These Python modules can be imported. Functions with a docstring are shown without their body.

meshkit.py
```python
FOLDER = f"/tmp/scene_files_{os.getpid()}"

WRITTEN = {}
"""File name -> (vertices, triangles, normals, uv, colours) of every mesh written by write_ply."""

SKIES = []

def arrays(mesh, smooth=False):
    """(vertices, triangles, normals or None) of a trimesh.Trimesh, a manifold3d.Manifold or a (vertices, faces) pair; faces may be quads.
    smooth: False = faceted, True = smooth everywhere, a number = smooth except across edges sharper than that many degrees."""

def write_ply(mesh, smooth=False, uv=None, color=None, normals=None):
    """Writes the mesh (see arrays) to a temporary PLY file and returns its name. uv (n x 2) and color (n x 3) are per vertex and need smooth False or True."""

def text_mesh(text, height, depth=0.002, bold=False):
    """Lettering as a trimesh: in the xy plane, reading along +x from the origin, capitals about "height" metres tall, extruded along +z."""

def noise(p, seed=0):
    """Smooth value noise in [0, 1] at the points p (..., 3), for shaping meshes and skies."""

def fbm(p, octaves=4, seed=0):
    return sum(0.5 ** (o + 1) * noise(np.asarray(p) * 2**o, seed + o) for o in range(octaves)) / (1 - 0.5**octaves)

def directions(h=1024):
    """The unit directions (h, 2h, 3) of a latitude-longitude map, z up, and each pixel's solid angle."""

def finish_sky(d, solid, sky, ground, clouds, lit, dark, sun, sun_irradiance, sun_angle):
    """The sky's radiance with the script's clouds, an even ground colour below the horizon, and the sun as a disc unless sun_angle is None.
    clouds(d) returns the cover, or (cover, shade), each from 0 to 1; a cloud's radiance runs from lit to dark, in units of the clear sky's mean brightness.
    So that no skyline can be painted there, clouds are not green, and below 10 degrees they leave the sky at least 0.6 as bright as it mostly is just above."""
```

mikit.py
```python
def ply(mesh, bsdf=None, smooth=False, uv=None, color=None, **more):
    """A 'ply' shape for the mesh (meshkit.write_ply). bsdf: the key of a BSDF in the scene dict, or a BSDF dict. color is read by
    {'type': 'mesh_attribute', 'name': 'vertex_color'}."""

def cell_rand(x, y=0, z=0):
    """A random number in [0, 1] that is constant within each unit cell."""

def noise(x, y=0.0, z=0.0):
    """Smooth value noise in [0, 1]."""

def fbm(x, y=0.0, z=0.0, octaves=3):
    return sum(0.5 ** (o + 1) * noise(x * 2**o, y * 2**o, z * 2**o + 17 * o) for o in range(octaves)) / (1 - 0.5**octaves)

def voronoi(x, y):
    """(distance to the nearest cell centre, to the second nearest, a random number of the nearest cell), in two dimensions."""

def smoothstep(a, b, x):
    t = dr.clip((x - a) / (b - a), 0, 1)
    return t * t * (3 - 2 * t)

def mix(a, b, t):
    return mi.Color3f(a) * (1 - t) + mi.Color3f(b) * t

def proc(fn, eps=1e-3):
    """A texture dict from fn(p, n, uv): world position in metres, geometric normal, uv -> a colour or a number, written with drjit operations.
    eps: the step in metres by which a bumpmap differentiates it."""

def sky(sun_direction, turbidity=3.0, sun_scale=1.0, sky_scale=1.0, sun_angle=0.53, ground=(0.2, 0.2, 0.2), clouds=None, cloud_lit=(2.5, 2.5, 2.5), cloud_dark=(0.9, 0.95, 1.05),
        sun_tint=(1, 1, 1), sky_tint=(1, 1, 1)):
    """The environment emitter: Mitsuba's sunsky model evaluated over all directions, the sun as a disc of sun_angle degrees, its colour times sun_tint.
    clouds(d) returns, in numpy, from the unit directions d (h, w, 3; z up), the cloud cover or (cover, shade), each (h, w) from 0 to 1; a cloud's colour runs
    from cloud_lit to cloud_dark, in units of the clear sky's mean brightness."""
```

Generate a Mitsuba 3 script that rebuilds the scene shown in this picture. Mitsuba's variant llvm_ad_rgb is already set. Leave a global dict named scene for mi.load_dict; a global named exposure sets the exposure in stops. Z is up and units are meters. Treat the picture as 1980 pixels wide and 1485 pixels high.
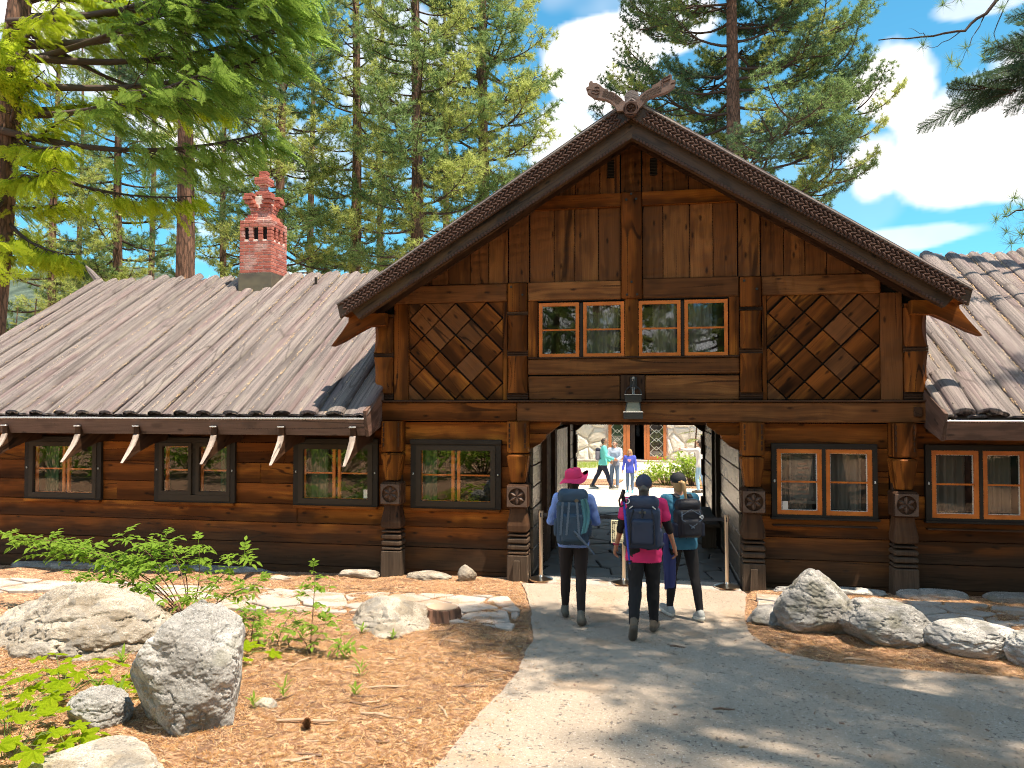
import math, random
import numpy as np, trimesh, mitsuba as mi, mikit, meshkit, drjit as dr
import manifold3d as m3
from shapely.geometry import Polygon, box as sbox, LineString
from shapely import affinity
from mikit import noise, fbm, voronoi, cell_rand, smoothstep, mix, proc
T = mi.ScalarTransform4f
random.seed(7)
R = np.random.default_rng(11)
scene, labels = {}, {}

# ---------------------------------------------------------------- camera, sky, exposure
CAM = (0.0, -11.2, 2.58)
YAW, PITCH = math.radians(10.0), math.atan(37.5 / 1470.0)
FWD = (-math.sin(YAW) * math.cos(PITCH), math.cos(YAW) * math.cos(PITCH), math.sin(PITCH))
scene['camera'] = {'type': 'perspective', 'fov': 2 * math.degrees(math.atan(990 / 1470.0)), 'fov_axis': 'x', 'near_clip': 0.05, 'far_clip': 2000.0,
                   'to_world': T().look_at(origin=list(CAM), target=[CAM[i] + FWD[i] for i in range(3)], up=[0, 0, 1])}
exposure = 2.6
SUN = (0.30, -0.155, 0.94)


def cloud_cover(d):
    az = np.degrees(np.arctan2(d[..., 0], d[..., 1]))
    el = np.degrees(np.arcsin(np.clip(d[..., 2], -1, 1)))
    q = d / (np.abs(d[..., 2:3]) + 0.35)
    n = meshkit.fbm(q * np.array([2.6, 2.6, 5.0]) + 3.1, 5, 5)
    n2 = meshkit.fbm(d * 9.0 + 1.7, 6, 9)
    cover = 0.95 * np.clip((n - 0.475) / 0.10, 0, 1)  # cloud cover out of view, raised to whiten the ambient light
    cover = cover * (1 - np.exp(-((az - 5) / 30.0) ** 4 - ((el - 14) / 18.0) ** 4) * .9)
    # the cumulus in view: azimuth, elevation, half sizes, strength
    for a, e, sa, se, k in ((17.0, 20.3, 2.6, 3.0, 1.0), (21.0, 16.0, 6.0, 4.0, 1.0), (15.6, 15.9, 2.4, 2.8, .9), (18.9, 11.0, 5.0, .8, .5), (-3.9, 24.6, 4.0, 2.4, 1.0), (-6.8, 18.6, 2.4, 2.6, .75), (1.5, 26.5, 3.2, 1.8, .7), (22, 24.4, 3.0, .8, .5), (26, 17, 5, 4, .9), (-17, 24, 4, 4, .5)):
        r2 = ((az - a) / sa) ** 2 + ((el - e) / se) ** 2
        cover = np.maximum(cover, k * np.clip((1.15 - np.sqrt(r2) + (n2 - 0.5) * 2.2) / 0.26, 0, 1))
    shade = np.clip(0.55 - (n2 - 0.35) * 2.0, 0, 0.45)
    return cover, shade


scene['sky'] = mikit.sky(SUN, turbidity=2.2, clouds=cloud_cover, cloud_lit=(3.4, 3.2, 3.1), cloud_dark=(2.0, 2.0, 2.0), sky_tint=(0.50, 1.06, 0.98))

# ---------------------------------------------------------------- names


def fresh(key):
    """key, or key_001, key_002 ... if it is taken"""
    if key not in USED:
        USED.add(key)
        return key
    k = COUNT.get(key, 0)
    while True:
        k += 1
        s = f'{key}_{k:03d}'
        if s not in USED:
            COUNT[key] = k
            USED.add(s)
            return s


USED, COUNT = set(), {}


def thing(name, label, category, group=None, kind=None):
    key = fresh(name)
    labels[key] = {'label': label, 'category': category}
    if group:
        labels[key]['group'] = group
    if kind:
        labels[key]['kind'] = kind
    return key


def structure(name, label=None):
    key = fresh(name)
    labels[key] = {'kind': 'structure'}
    if label:
        labels[key]['label'] = label
    return key


def put(key, shape, at=None):
    scene[key] = {**shape, 'to_world': at} if at is not None else shape
    return key


def part(parent, name, mesh, bsdf=None, smooth=False, at=None, label=None, kind=None, **kw):
    key = fresh(parent + '__' + name)
    put(key, mesh if isinstance(mesh, dict) else mikit.ply(mesh, bsdf, smooth=smooth, **kw), at)
    if label or kind:
        labels[key] = {k: v for k, v in (('label', label), ('kind', kind)) if v}
    return key


# ---------------------------------------------------------------- mesh helpers
def cat(ms):
    vs, fs, o = [], [], 0
    for m in ms:
        v, f = (m.vertices, m.faces) if hasattr(m, 'faces') else m
        f = np.asarray(f)
        if len(f) and f.shape[1] == 4:
            f = np.vstack([f[:, [0, 1, 2]], f[:, [0, 2, 3]]])
        vs.append(np.asarray(v, float)); fs.append(f + o); o += len(v)
    return trimesh.Trimesh(np.vstack(vs), np.vstack(fs), process=False)


def cbox(x0, x1, y0, y1, z0, z1, c=0.006):
    """a box with chamfered edges (44 triangles)"""
    lo, hi = np.minimum((x0, y0, z0), (x1, y1, z1)), np.maximum((x0, y0, z0), (x1, y1, z1))
    c = min(c, 0.3 * (hi - lo).min())
    pts = []
    for i in range(8):
        s = np.array([i & 1, i >> 1 & 1, i >> 2 & 1])
        p = np.where(s, hi, lo)
        inn = np.where(s, -c, c)
        for a in range(3):
            q = p + inn
            q[a] = p[a]
            pts.append(q)
    return hull(pts)


def hull(pts):
    m = m3.Manifold.hull_points(np.asarray(pts, np.float64)) if hasattr(m3.Manifold, 'hull_points') else None
    mm = m.to_mesh()
    return trimesh.Trimesh(np.array(mm.vert_properties[:, :3]), np.array(mm.tri_verts), process=False)


def tube(points, radii, sides=6, cap=True):
    p = np.asarray(points, float)
    r = np.broadcast_to(np.asarray(radii, float), (len(p),))
    t = np.gradient(p, axis=0)
    t /= np.linalg.norm(t, axis=1, keepdims=True) + 1e-12
    a = np.cross(t, np.where(np.abs(t[:, 2:]) < 0.9, [0, 0, 1.0], [1.0, 0, 0]))
    a /= np.linalg.norm(a, axis=1, keepdims=True) + 1e-12
    b = np.cross(t, a)
    ang = np.arange(sides) * 2 * np.pi / sides
    v = (p[:, None] + r[:, None, None] * (np.cos(ang)[None, :, None] * a[:, None] + np.sin(ang)[None, :, None] * b[:, None])).reshape(-1, 3)
    i, j = np.meshgrid(np.arange(len(p) - 1), np.arange(sides), indexing='ij')
    q = np.stack([i * sides + j, i * sides + (j + 1) % sides, (i + 1) * sides + (j + 1) % sides, (i + 1) * sides + j], -1).reshape(-1, 4)
    f = np.vstack([q[:, [0, 1, 2]], q[:, [0, 2, 3]]])
    if cap:
        n = len(v)
        v = np.vstack([v, p[:1], p[-1:]])
        k = np.arange(sides)
        f = np.vstack([f, np.stack([k * 0 + n, (k + 1) % sides, k], 1), np.stack([k * 0 + n + 1, (len(p) - 1) * sides + k, (len(p) - 1) * sides + (k + 1) % sides], 1)])
    return trimesh.Trimesh(v, f, process=False)


def loft(rings):
    """rings: (n, k, 3) closed loops"""
    r = np.asarray(rings, float)
    n, k = r.shape[:2]
    v = r.reshape(-1, 3)
    i, j = np.meshgrid(np.arange(n - 1), np.arange(k), indexing='ij')
    q = np.stack([i * k + j, i * k + (j + 1) % k, (i + 1) * k + (j + 1) % k, (i + 1) * k + j], -1).reshape(-1, 4)
    f = np.vstack([q[:, [0, 1, 2]], q[:, [0, 2, 3]]])
    v = np.vstack([v, r[0].mean(0), r[-1].mean(0)])
    m = np.arange(k)
    f = np.vstack([f, np.stack([m * 0 + n * k, (m + 1) % k, m], 1), np.stack([m * 0 + n * k + 1, (n - 1) * k + m, (n - 1) * k + (m + 1) % k], 1)])
    t = trimesh.Trimesh(v, f, process=False)
    if t.volume < 0:
        t.invert()
    return t


def extrude_xz(poly, y0, y1):
    """polygons in (x, z) extruded from y0 (front) to y1 (back)"""
    out = []
    for g in getattr(poly, 'geoms', [poly]):
        if g.is_empty or g.area < 1e-6:
            continue
        m = trimesh.creation.extrude_polygon(g, abs(y1 - y0), engine='earcut')
        v = m.vertices.copy()
        m.vertices = np.stack([v[:, 0], max(y0, y1) - v[:, 2], v[:, 1]], 1)
        out.append(m)
    return cat(out)


def bevel_xz(poly, y0, y1, c=0.008):
    """as extrude_xz, with the front edge bevelled by c"""
    out = []
    for g in getattr(poly, 'geoms', [poly]):
        if g.is_empty:
            continue
        g = g.buffer(0)
        inner = np.array(g.exterior.coords)[:-1]
        if Polygon(inner).exterior.is_ccw is False:
            inner = inner[::-1]
        n = len(inner)
        e = np.roll(inner, -1, 0) - inner
        e /= np.linalg.norm(e, axis=1, keepdims=True) + 1e-9
        nrm = np.stack([-e[:, 1], e[:, 0]], 1)
        bis = nrm + np.roll(nrm, 1, 0)
        bis /= np.linalg.norm(bis, axis=1, keepdims=True) + 1e-9
        s = c / np.maximum((bis * nrm).sum(1, keepdims=True), .5)
        small = inner + bis * s
        tri = trimesh.creation.triangulate_polygon(Polygon(small).buffer(0), engine='earcut') if Polygon(small).is_valid else None
        if tri is None or len(tri[0]) != n:
            out.append(extrude_xz(g, y0, y1))
            continue
        def lay(p, y):
            return np.stack([p[:, 0], np.full(len(p), y), p[:, 1]], 1)
        v = np.vstack([lay(inner, y1), lay(inner, y0 + c), lay(small, y0), lay(np.array(tri[0]), y0)])
        i = np.arange(n); j = (i + 1) % n
        f = []
        for a in (0, n):
            f += [np.stack([a + i, a + n + i, a + n + j], 1), np.stack([a + i, a + n + j, a + j], 1)]
        f.append(np.array(tri[1])[:, ::-1] + 3 * n)
        m = trimesh.Trimesh(v, np.vstack(f), process=False)
        nn = m.face_normals[-1]
        if nn[1] > 0:
            m.faces = np.vstack([np.vstack(f[:-1]), f[-1][:, ::-1]])
        # make the side walls face outward
        k = 4 * n
        mid = m.triangles_center[:k] - np.array([inner[:, 0].mean(), 0, inner[:, 1].mean()])
        if (m.face_normals[:k] * mid * [1, 0, 1]).sum() < 0:
            ff = m.faces.copy()
            ff[:k] = ff[:k, ::-1]
            m.faces = ff
        out.append(m)
    return cat(out)


def move(m, d):
    v, f = (m.vertices, m.faces) if hasattr(m, 'faces') else m
    return trimesh.Trimesh(np.asarray(v) + np.asarray(d), f, process=False)


def rot(axis, deg):
    a = np.asarray(axis, float) / np.linalg.norm(axis)
    K = np.array([[0, -a[2], a[1]], [a[2], 0, -a[0]], [-a[1], a[0], 0]])
    t = math.radians(deg)
    return np.eye(3) + math.sin(t) * K + (1 - math.cos(t)) * K @ K


def turned(m, mat, d=(0, 0, 0)):
    v, f = (m.vertices, m.faces) if hasattr(m, 'faces') else m
    return trimesh.Trimesh(np.asarray(v) @ np.asarray(mat).T + np.asarray(d), f, process=False)


BOARD = [0]


def grained(m, bsdf, g=(1, 0, 0), smooth=None):
    """a wooden piece: uv in metres, u along the grain, v across it; each piece has its own number in v"""
    BOARD[0] = (BOARD[0] + 37) % 197
    v, f = np.asarray(m.vertices), np.asarray(m.faces)
    tri = v[f]
    n = np.cross(tri[:, 1] - tri[:, 0], tri[:, 2] - tri[:, 0])
    n /= np.linalg.norm(n, axis=1, keepdims=True) + 1e-12
    g = np.asarray(g, float) / np.linalg.norm(g)
    gp = g - (n @ g)[:, None] * n
    end = np.linalg.norm(gp, axis=1) < 0.35
    alt = np.cross(g, [0.3, 0.5, 0.81])
    gp[end] = alt - (n[end] @ alt)[:, None] * n[end]
    gp /= np.linalg.norm(gp, axis=1, keepdims=True) + 1e-12
    t = np.cross(n, gp)
    c = v.mean(0)
    d = tri - c
    uv = np.stack([(d * gp[:, None]).sum(-1), np.clip((d * t[:, None]).sum(-1), -4.9, 4.9) + 10.0 * BOARD[0]], -1)
    if smooth:
        return mikit.ply(m, bsdf, smooth=True, uv=np.stack([(v - c) @ g, np.clip((v - c) @ [1, 0, 0] * 1.0 + .6 * np.abs((v - c) @ np.cross(g, [1, 0, 0])) * 0, -4.9, 4.9) + 10.0 * BOARD[0]], 1))
    return mikit.ply(trimesh.Trimesh(tri.reshape(-1, 3), np.arange(len(f) * 3).reshape(-1, 3), process=False), bsdf, uv=uv.reshape(-1, 2))


# ---------------------------------------------------------------- materials
def rgb(*c):
    return {'type': 'rgb', 'value': list(map(float, c))}


def plain(name, c, rough=0.6, metal=0.0, **kw):
    scene[name] = {'type': 'principled', 'base_color': c if isinstance(c, dict) else rgb(*c), 'roughness': rough, 'metallic': metal, **kw}
    return name


def bumped(name, color_fn, bump_fn=None, scale=1.0, rough=0.7, eps=2e-3, **kw):
    b = {'type': 'principled', 'base_color': proc(color_fn), 'roughness': rough, **kw}
    if bump_fn is not None:
        b = {'type': 'bumpmap', 'arbitrary': proc(bump_fn, eps), 'scale': scale, 'bsdf': b}
    scene[name] = b
    return name


def leafy(name, c, trans=0.9, rough=0.55):
    scene[name] = {'type': 'principledthin', 'base_color': rgb(*c), 'roughness': rough, 'diff_trans': trans, 'spec_trans': 0.0}
    return name


def board_id(uv):
    return dr.floor((uv.y + 5.0) / 10.0)


def wood_tone(light, mid, dark, base_grey, stain_k=.5, band=0.0):
    def fn(p, n, uv):
        k = board_id(uv)
        a, b = cell_rand(k, 3), cell_rand(k, 11)
        u, v = uv.x + a * 31.0, uv.y - 10.0 * k + b * 5.0
        wob = (noise(u * 2.2, v * 3.0, 4.0) - 0.5) * 0.05
        g = fbm(u * 1.1, (v + wob) * 24.0, a * 9.0)
        s = noise(u * 5.0, (v + wob) * 150.0)
        broad = fbm(u * 2.1, v * 3.6, 7.0 + a)
        c = mix(mi.Color3f(dark) * .5 + mi.Color3f(mid) * .5, mid, smoothstep(0.15, 0.55, g))
        c = mix(c, light, smoothstep(0.40, 0.75, broad * 0.75 + (b - 0.5) * 0.45 + (g - 0.5) * 0.5))
        c = c * (0.84 + 0.3 * s)
        c = c * (0.76 + 0.48 * a)
        d1, d2, r = voronoi(u * 1.9 + 7.0 * a, v * 5.0 + 3.0 * b)
        c = mix(c, mi.Color3f(dark) * 0.35, (1 - smoothstep(0.03, 0.13, d1)) * dr.select(r > 0.55, 0.8, 0.0))
        c = mix(c, mi.Color3f(dark) * .3, smoothstep(.022, .006, dr.abs(noise(u * .45, v * 8.0, 3.0 + 9 * b) - .5)) * smoothstep(.45, .65, noise(u * .8, v * 1.5, 6.0)) * .75)
        stain = smoothstep(0.56, 0.72, fbm(u * 2.6 + 3.0, v * 7.0, 2.0 + b))
        c = mix(c, mi.Color3f(dark) * 0.55, stain * stain_k)
        if band:   # the lower half of each plank is darker than its upper half
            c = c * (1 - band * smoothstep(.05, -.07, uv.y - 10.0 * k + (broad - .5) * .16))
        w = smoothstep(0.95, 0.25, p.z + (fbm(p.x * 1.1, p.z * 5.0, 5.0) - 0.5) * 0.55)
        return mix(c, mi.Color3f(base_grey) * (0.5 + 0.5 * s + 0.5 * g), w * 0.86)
    return fn


def wood_relief(adze):
    def fn(p, n, uv):
        k = board_id(uv)
        a = cell_rand(k, 3)
        u, v = uv.x + a * 31.0, uv.y - 10.0 * k
        h = 0.0016 * fbm(u * 2.0, v * 42.0, a * 9.0) + 0.0009 * noise(u * 5.0, v * 150.0)
        if adze:
            w = u * 11.0 + (noise(u * 3.0, v * 3.0, 2.0) - 0.5) * 1.6 + v * 1.5
            h = h + 0.013 * smoothstep(0.40, 0.56, noise(u * 1.3, v * 1.1, 8.0)) * dr.abs(dr.sin(w * 1.9)) + 0.002 * noise(u * 9.0, v * 6.0)
        return h
    return fn


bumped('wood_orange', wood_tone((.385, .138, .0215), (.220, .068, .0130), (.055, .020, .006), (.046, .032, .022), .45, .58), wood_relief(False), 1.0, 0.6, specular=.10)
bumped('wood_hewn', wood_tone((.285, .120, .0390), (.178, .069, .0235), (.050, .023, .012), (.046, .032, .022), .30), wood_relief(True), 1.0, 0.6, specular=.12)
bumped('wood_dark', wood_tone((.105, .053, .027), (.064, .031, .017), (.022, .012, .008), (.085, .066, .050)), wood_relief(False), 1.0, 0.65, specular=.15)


def roof_tone(p, n, uv):
    k = board_id(uv)
    a, b = cell_rand(k, 3), cell_rand(k, 11)
    u, v = uv.x + a * 31.0, uv.y - 10.0 * k
    g = fbm(u * 0.55, v * 46.0, a * 9.0)
    s = noise(u * 2.0, v * 160.0)
    c = mix((.072, .061, .060), (.230, .195, .188), smoothstep(0.2, 0.8, g * 0.7 + s * 0.3))
    c = mix(c, (.165, .105, .110), smoothstep(0.45, 0.8, fbm(u * 0.5, v * 6.0, 3.0 + b)) * 0.6)
    c = mix(c, (.235, .21, .185), smoothstep(0.55, 0.8, fbm(u * 2.0, v * 26.0, 8.0)) * 0.6)
    c = c * (0.86 + 0.28 * b)
    d1, d2, r = voronoi(u * 2.4, v * 7.0)
    c = mix(c, (.035, .028, .026), (1 - smoothstep(0.03, 0.07, d1)) * dr.select(r > 0.5, 0.9, 0.0))
    crack = smoothstep(0.030, 0.0, dr.abs(noise(u * 0.55, v * 7.0, a * 5.0) - 0.5))
    return mix(c, (.06, .047, .044), crack * 0.7)


def roof_relief(p, n, uv):
    k = board_id(uv)
    u, v = uv.x + cell_rand(k, 3) * 31.0, uv.y - 10.0 * k
    return 0.004 * fbm(u * 1.2, v * 40.0, 3.0) + 0.002 * noise(u * 6.0, v * 190.0) + 0.006 * noise(u * 1.5, v * 5.0)


bumped('wood_roof', roof_tone, roof_relief, 1.0, 0.75)
plain('shadow_black', (.012, .010, .009), .9)
bumped('casing_paint', lambda p, n, uv: mix((.020, .015, .012), (.040, .032, .025), fbm(p.x * 3, p.y * 3, p.z * 3)), None, rough=0.6, specular=.2)
plain('casing_light', (.050, .037, .026), .6, specular=.2)
bumped('orange_paint', lambda p, n, uv: mix((.50, .125, .012), (.66, .185, .026), smoothstep(.25, .75, fbm(p.x * 6, p.y * 6, p.z * 6))), None, rough=0.38)
scene['window_glass'] = {'type': 'thindielectric', 'int_ior': 1.62}
bumped('curtain_cloth', lambda p, n, uv: mix((.085, .088, .072), (.15, .15, .125), noise(p.x * 40, p.z * 3)), None, rough=0.9)
plain('green_curtain', (.055, .12, .06), .9)
plain('room_wall', (.045, .04, .034), .9)
plain('white_card', (.75, .75, .72), .7)
plain('iron', (.045, .045, .045), .45, 0.6)
plain('pale_iron', (.55, .55, .53), .5, 0.3)
plain('steel', (.62, .56, .48), .22, 1.0)
plain('belt_black', (.012, .013, .018), .7)
plain('tin_edge', (.72, .70, .70), .35, 0.7)
plain('lantern_glass', (.20, .21, .17), .2)


def brick_tone(p, n, uv):
    k = cell_rand(dr.floor(uv.x * 0.5 + 0.5), 5)
    c = mix((.30, .055, .035), (.46, .130, .085), k)
    c = c * (0.75 + 0.5 * fbm(p.x * 20, p.y * 20, p.z * 20))
    lime = smoothstep(0.52, 0.72, fbm(p.x * 3.2, p.y * 3.2, p.z * 3.6, 4))
    return mix(c, (.55, .40, .36), 0.10 + lime * 0.55)


bumped('brick', brick_tone, lambda p, n, uv: 0.004 * fbm(p.x * 60, p.y * 60, p.z * 60), 1.0, 0.85)
bumped('mortar', lambda p, n, uv: mix((.58, .53, .47), (.74, .70, .64), noise(p.x * 30, p.y * 30, p.z * 30)), None, rough=0.95)
bumped('chimney_lead', lambda p, n, uv: mix((.085, .070, .052), (.16, .14, .085), smoothstep(.3, .75, fbm(p.x * 3, p.y * 3, p.z * 4))), None, rough=0.5)


def granite_tone(warm):
    def fn(p, n, uv):
        sp = noise(p.x * 110, p.y * 110, p.z * 110)
        s2 = noise(p.x * 160, p.y * 160, p.z * 160)
        big = fbm(p.x * 2.6, p.y * 2.6, p.z * 2.6, 4)
        c = mix((.19, .185, .176) if not warm else (.235, .20, .155), (.46, .455, .44) if not warm else (.44, .39, .32), smoothstep(.25, .8, big))
        c = mix(c, (.07, .07, .07), smoothstep(.55, .80, sp) * .55)
        c = mix(c, (.56, .55, .53), smoothstep(.62, .85, s2) * .6)
        lich = smoothstep(.54, .68, fbm(p.x * 5 + 4, p.y * 5, p.z * 5, 4))
        c = mix(c, (.13, .125, .085) if not warm else (.14, .11, .07), lich * .55)
        streak = smoothstep(.58, .70, fbm(p.x * 9 + p.z * 6, p.y * 9, p.z * 2.5, 3))
        vein = smoothstep(.60, .66, noise(p.x * 5 + p.z * 14, p.y * 5 - p.z * 9, p.z * 4 + p.x * 7)) * smoothstep(.4, .7, big)
        c = mix(c, (.16, .16, .155), streak * .5)
        return mix(c, (.10, .10, .098), vein * .5)
    return fn


def granite_relief(p, n, uv):
    return 0.060 * fbm(p.x * 7, p.y * 7, p.z * 9, 4) + 0.010 * fbm(p.x * 28, p.y * 28, p.z * 40, 2) + 0.004 * noise(p.x * 70, p.y * 70, p.z * 70)


bumped('granite_grey', granite_tone(False), granite_relief, 1.0, 0.85, eps=4e-3)
bumped('granite_warm', granite_tone(True), granite_relief, 1.0, 0.85, eps=4e-3)


def floor_litter(p, n, uv):
    a = fbm(p.x * 1.3, p.y * 1.3, 1.0, 4)
    b = fbm(p.x * 24, p.y * 24, 2.0, 3)
    rx, ry = p.x + noise(p.x * 9, p.y * 9, 6.) * .2, p.y + noise(p.x * 9, p.y * 9, 3.) * .2
    st = dr.maximum(noise(rx * 30, ry * 150, 4.), noise(rx * 150, ry * 35, 9.))
    c = mix((.115, .058, .034), (.275, .152, .085), smoothstep(.25, .75, a * .5 + b * .5))
    c = mix(c, (.52, .345, .215), smoothstep(.62, .86, st))
    c = mix(c, (.105, .055, .034), smoothstep(.60, .75, fbm(p.x * 6, p.y * 6, 8., 3)) * .6)
    # a dusty, packed strip by the building and bare brown soil in the courtyard
    return c


bumped('needle_floor', floor_litter, lambda p, n, uv: 0.02 * fbm(p.x * 22, p.y * 22, 1., 4) + 0.008 * noise(p.x * 120, p.y * 40), 1.0, 0.95, eps=3e-3)


def asphalt_tone(p, n, uv):
    b = noise(p.x * 130, p.y * 130, 1.)
    b2 = noise(p.x * 60, p.y * 60, 4.)
    a = fbm(p.x * 1.1, p.y * 1.1, 2., 4)
    c = mix((.275, .230, .184), (.380, .322, .262), a)
    c = c * (.78 + .28 * b + .17 * b2)
    c = mix(c, (.50, .46, .41), smoothstep(.80, .92, noise(p.x * 85, p.y * 85, 7.)) * .7)
    c = mix(c, (.30, .185, .10), smoothstep(.58, .78, fbm(p.x * 2.0, p.y * 2.0, 9., 4)) * .35)
    return mix(c, (.07, .062, .056), smoothstep(.80, .90, noise(p.x * 48 + 9, p.y * 48, 3.)) * .7)


bumped('asphalt', asphalt_tone, lambda p, n, uv: 0.006 * noise(p.x * 130, p.y * 130, 1.) + 0.006 * noise(p.x * 60, p.y * 60, 4.), 1.0, 0.9, eps=2e-3)


def flag_tone(p, n, uv):
    a = fbm(p.x * 3, p.y * 3, 1., 4)
    k = cell_rand(dr.floor(uv.x * .5 + .5), 2)
    c = mix((.27, .235, .205), (.44, .40, .365), a * .6 + k * .4)
    c = mix(c, (.30, .17, .09), smoothstep(.55, .72, fbm(p.x * 5, p.y * 5, 7., 4)) * .55)
    return c * (.85 + .3 * noise(p.x * 70, p.y * 70, 3.))


bumped('flagstone', flag_tone, lambda p, n, uv: 0.012 * fbm(p.x * 8, p.y * 8, 1., 4), 1.0, 0.8, eps=4e-3)
bumped('gravel', lambda p, n, uv: mix((.42, .36, .30), (.60, .54, .47), fbm(p.x * 2, p.y * 2, 1., 4)) * (.85 + .3 * noise(p.x * 40, p.y * 40)), None, rough=.95)
bumped('wall_stone', lambda p, n, uv: mix(mix((.60, .55, .47), (.78, .74, .66), cell_rand(dr.floor(uv.x * .5 + .5), 2)), (.42, .33, .24), smoothstep(.5, .75, fbm(p.x * 4, p.y * 4, p.z * 4, 4)) * .5),
       lambda p, n, uv: 0.06 * fbm(p.x * 5, p.y * 5, p.z * 5, 4), 1.0, .9, eps=1e-2)


def bark_tone(p, n, uv):
    a = p.x * 3.0 + p.y * 3.0
    g = fbm(p.x * 9, p.y * 9, p.z * 1.6, 4)
    d1, d2, r = voronoi(a * 3.0, p.z * 2.2)
    plate = smoothstep(.0, .38, d2 - d1 + (g - .5) * .22)
    c = mix((.075, .044, .032), (.225, .122, .082), plate * (.35 + .9 * g))
    return c * (.75 + .5 * r)


bumped('bark', bark_tone, lambda p, n, uv: 0.05 * fbm(p.x * 10, p.y * 10, p.z * 2, 4), 1.0, .9, eps=1e-2)
plain('limb_bark', (.075, .052, .042), .9)
leafy('needles_sunny', (.50, .57, .19), 1.2)  # tints vary by tree; bright and dark ones also paint highlights and shade
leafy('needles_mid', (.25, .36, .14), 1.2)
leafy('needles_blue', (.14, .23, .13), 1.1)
leafy('cedar_bright', (.48, .58, .045), 1.35)  # lit and shaded copies of one cedar foliage, light painted into the tint
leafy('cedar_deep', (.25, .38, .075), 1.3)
leafy('elder_leaf', (.26, .42, .06), 1.2, .4)
leafy('thimble_leaf', (.36, .50, .022), 1.3, .5)
leafy('shrub_leaf', (.36, .50, .07), 1.2, .5)
plain('stem_brown', (.13, .065, .045), .7)
plain('stem_green', (.14, .20, .05), .7)
plain('stick_wood', (.19, .12, .085), .9)
plain('stick_pale', (.42, .31, .22), .9)
leafy('dry_needle', (.40, .215, .085), .3)
leafy('dry_needle_dark', (.20, .095, .045), .2)
leafy('dry_needle_pale', (.62, .45, .26), .3)
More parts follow.
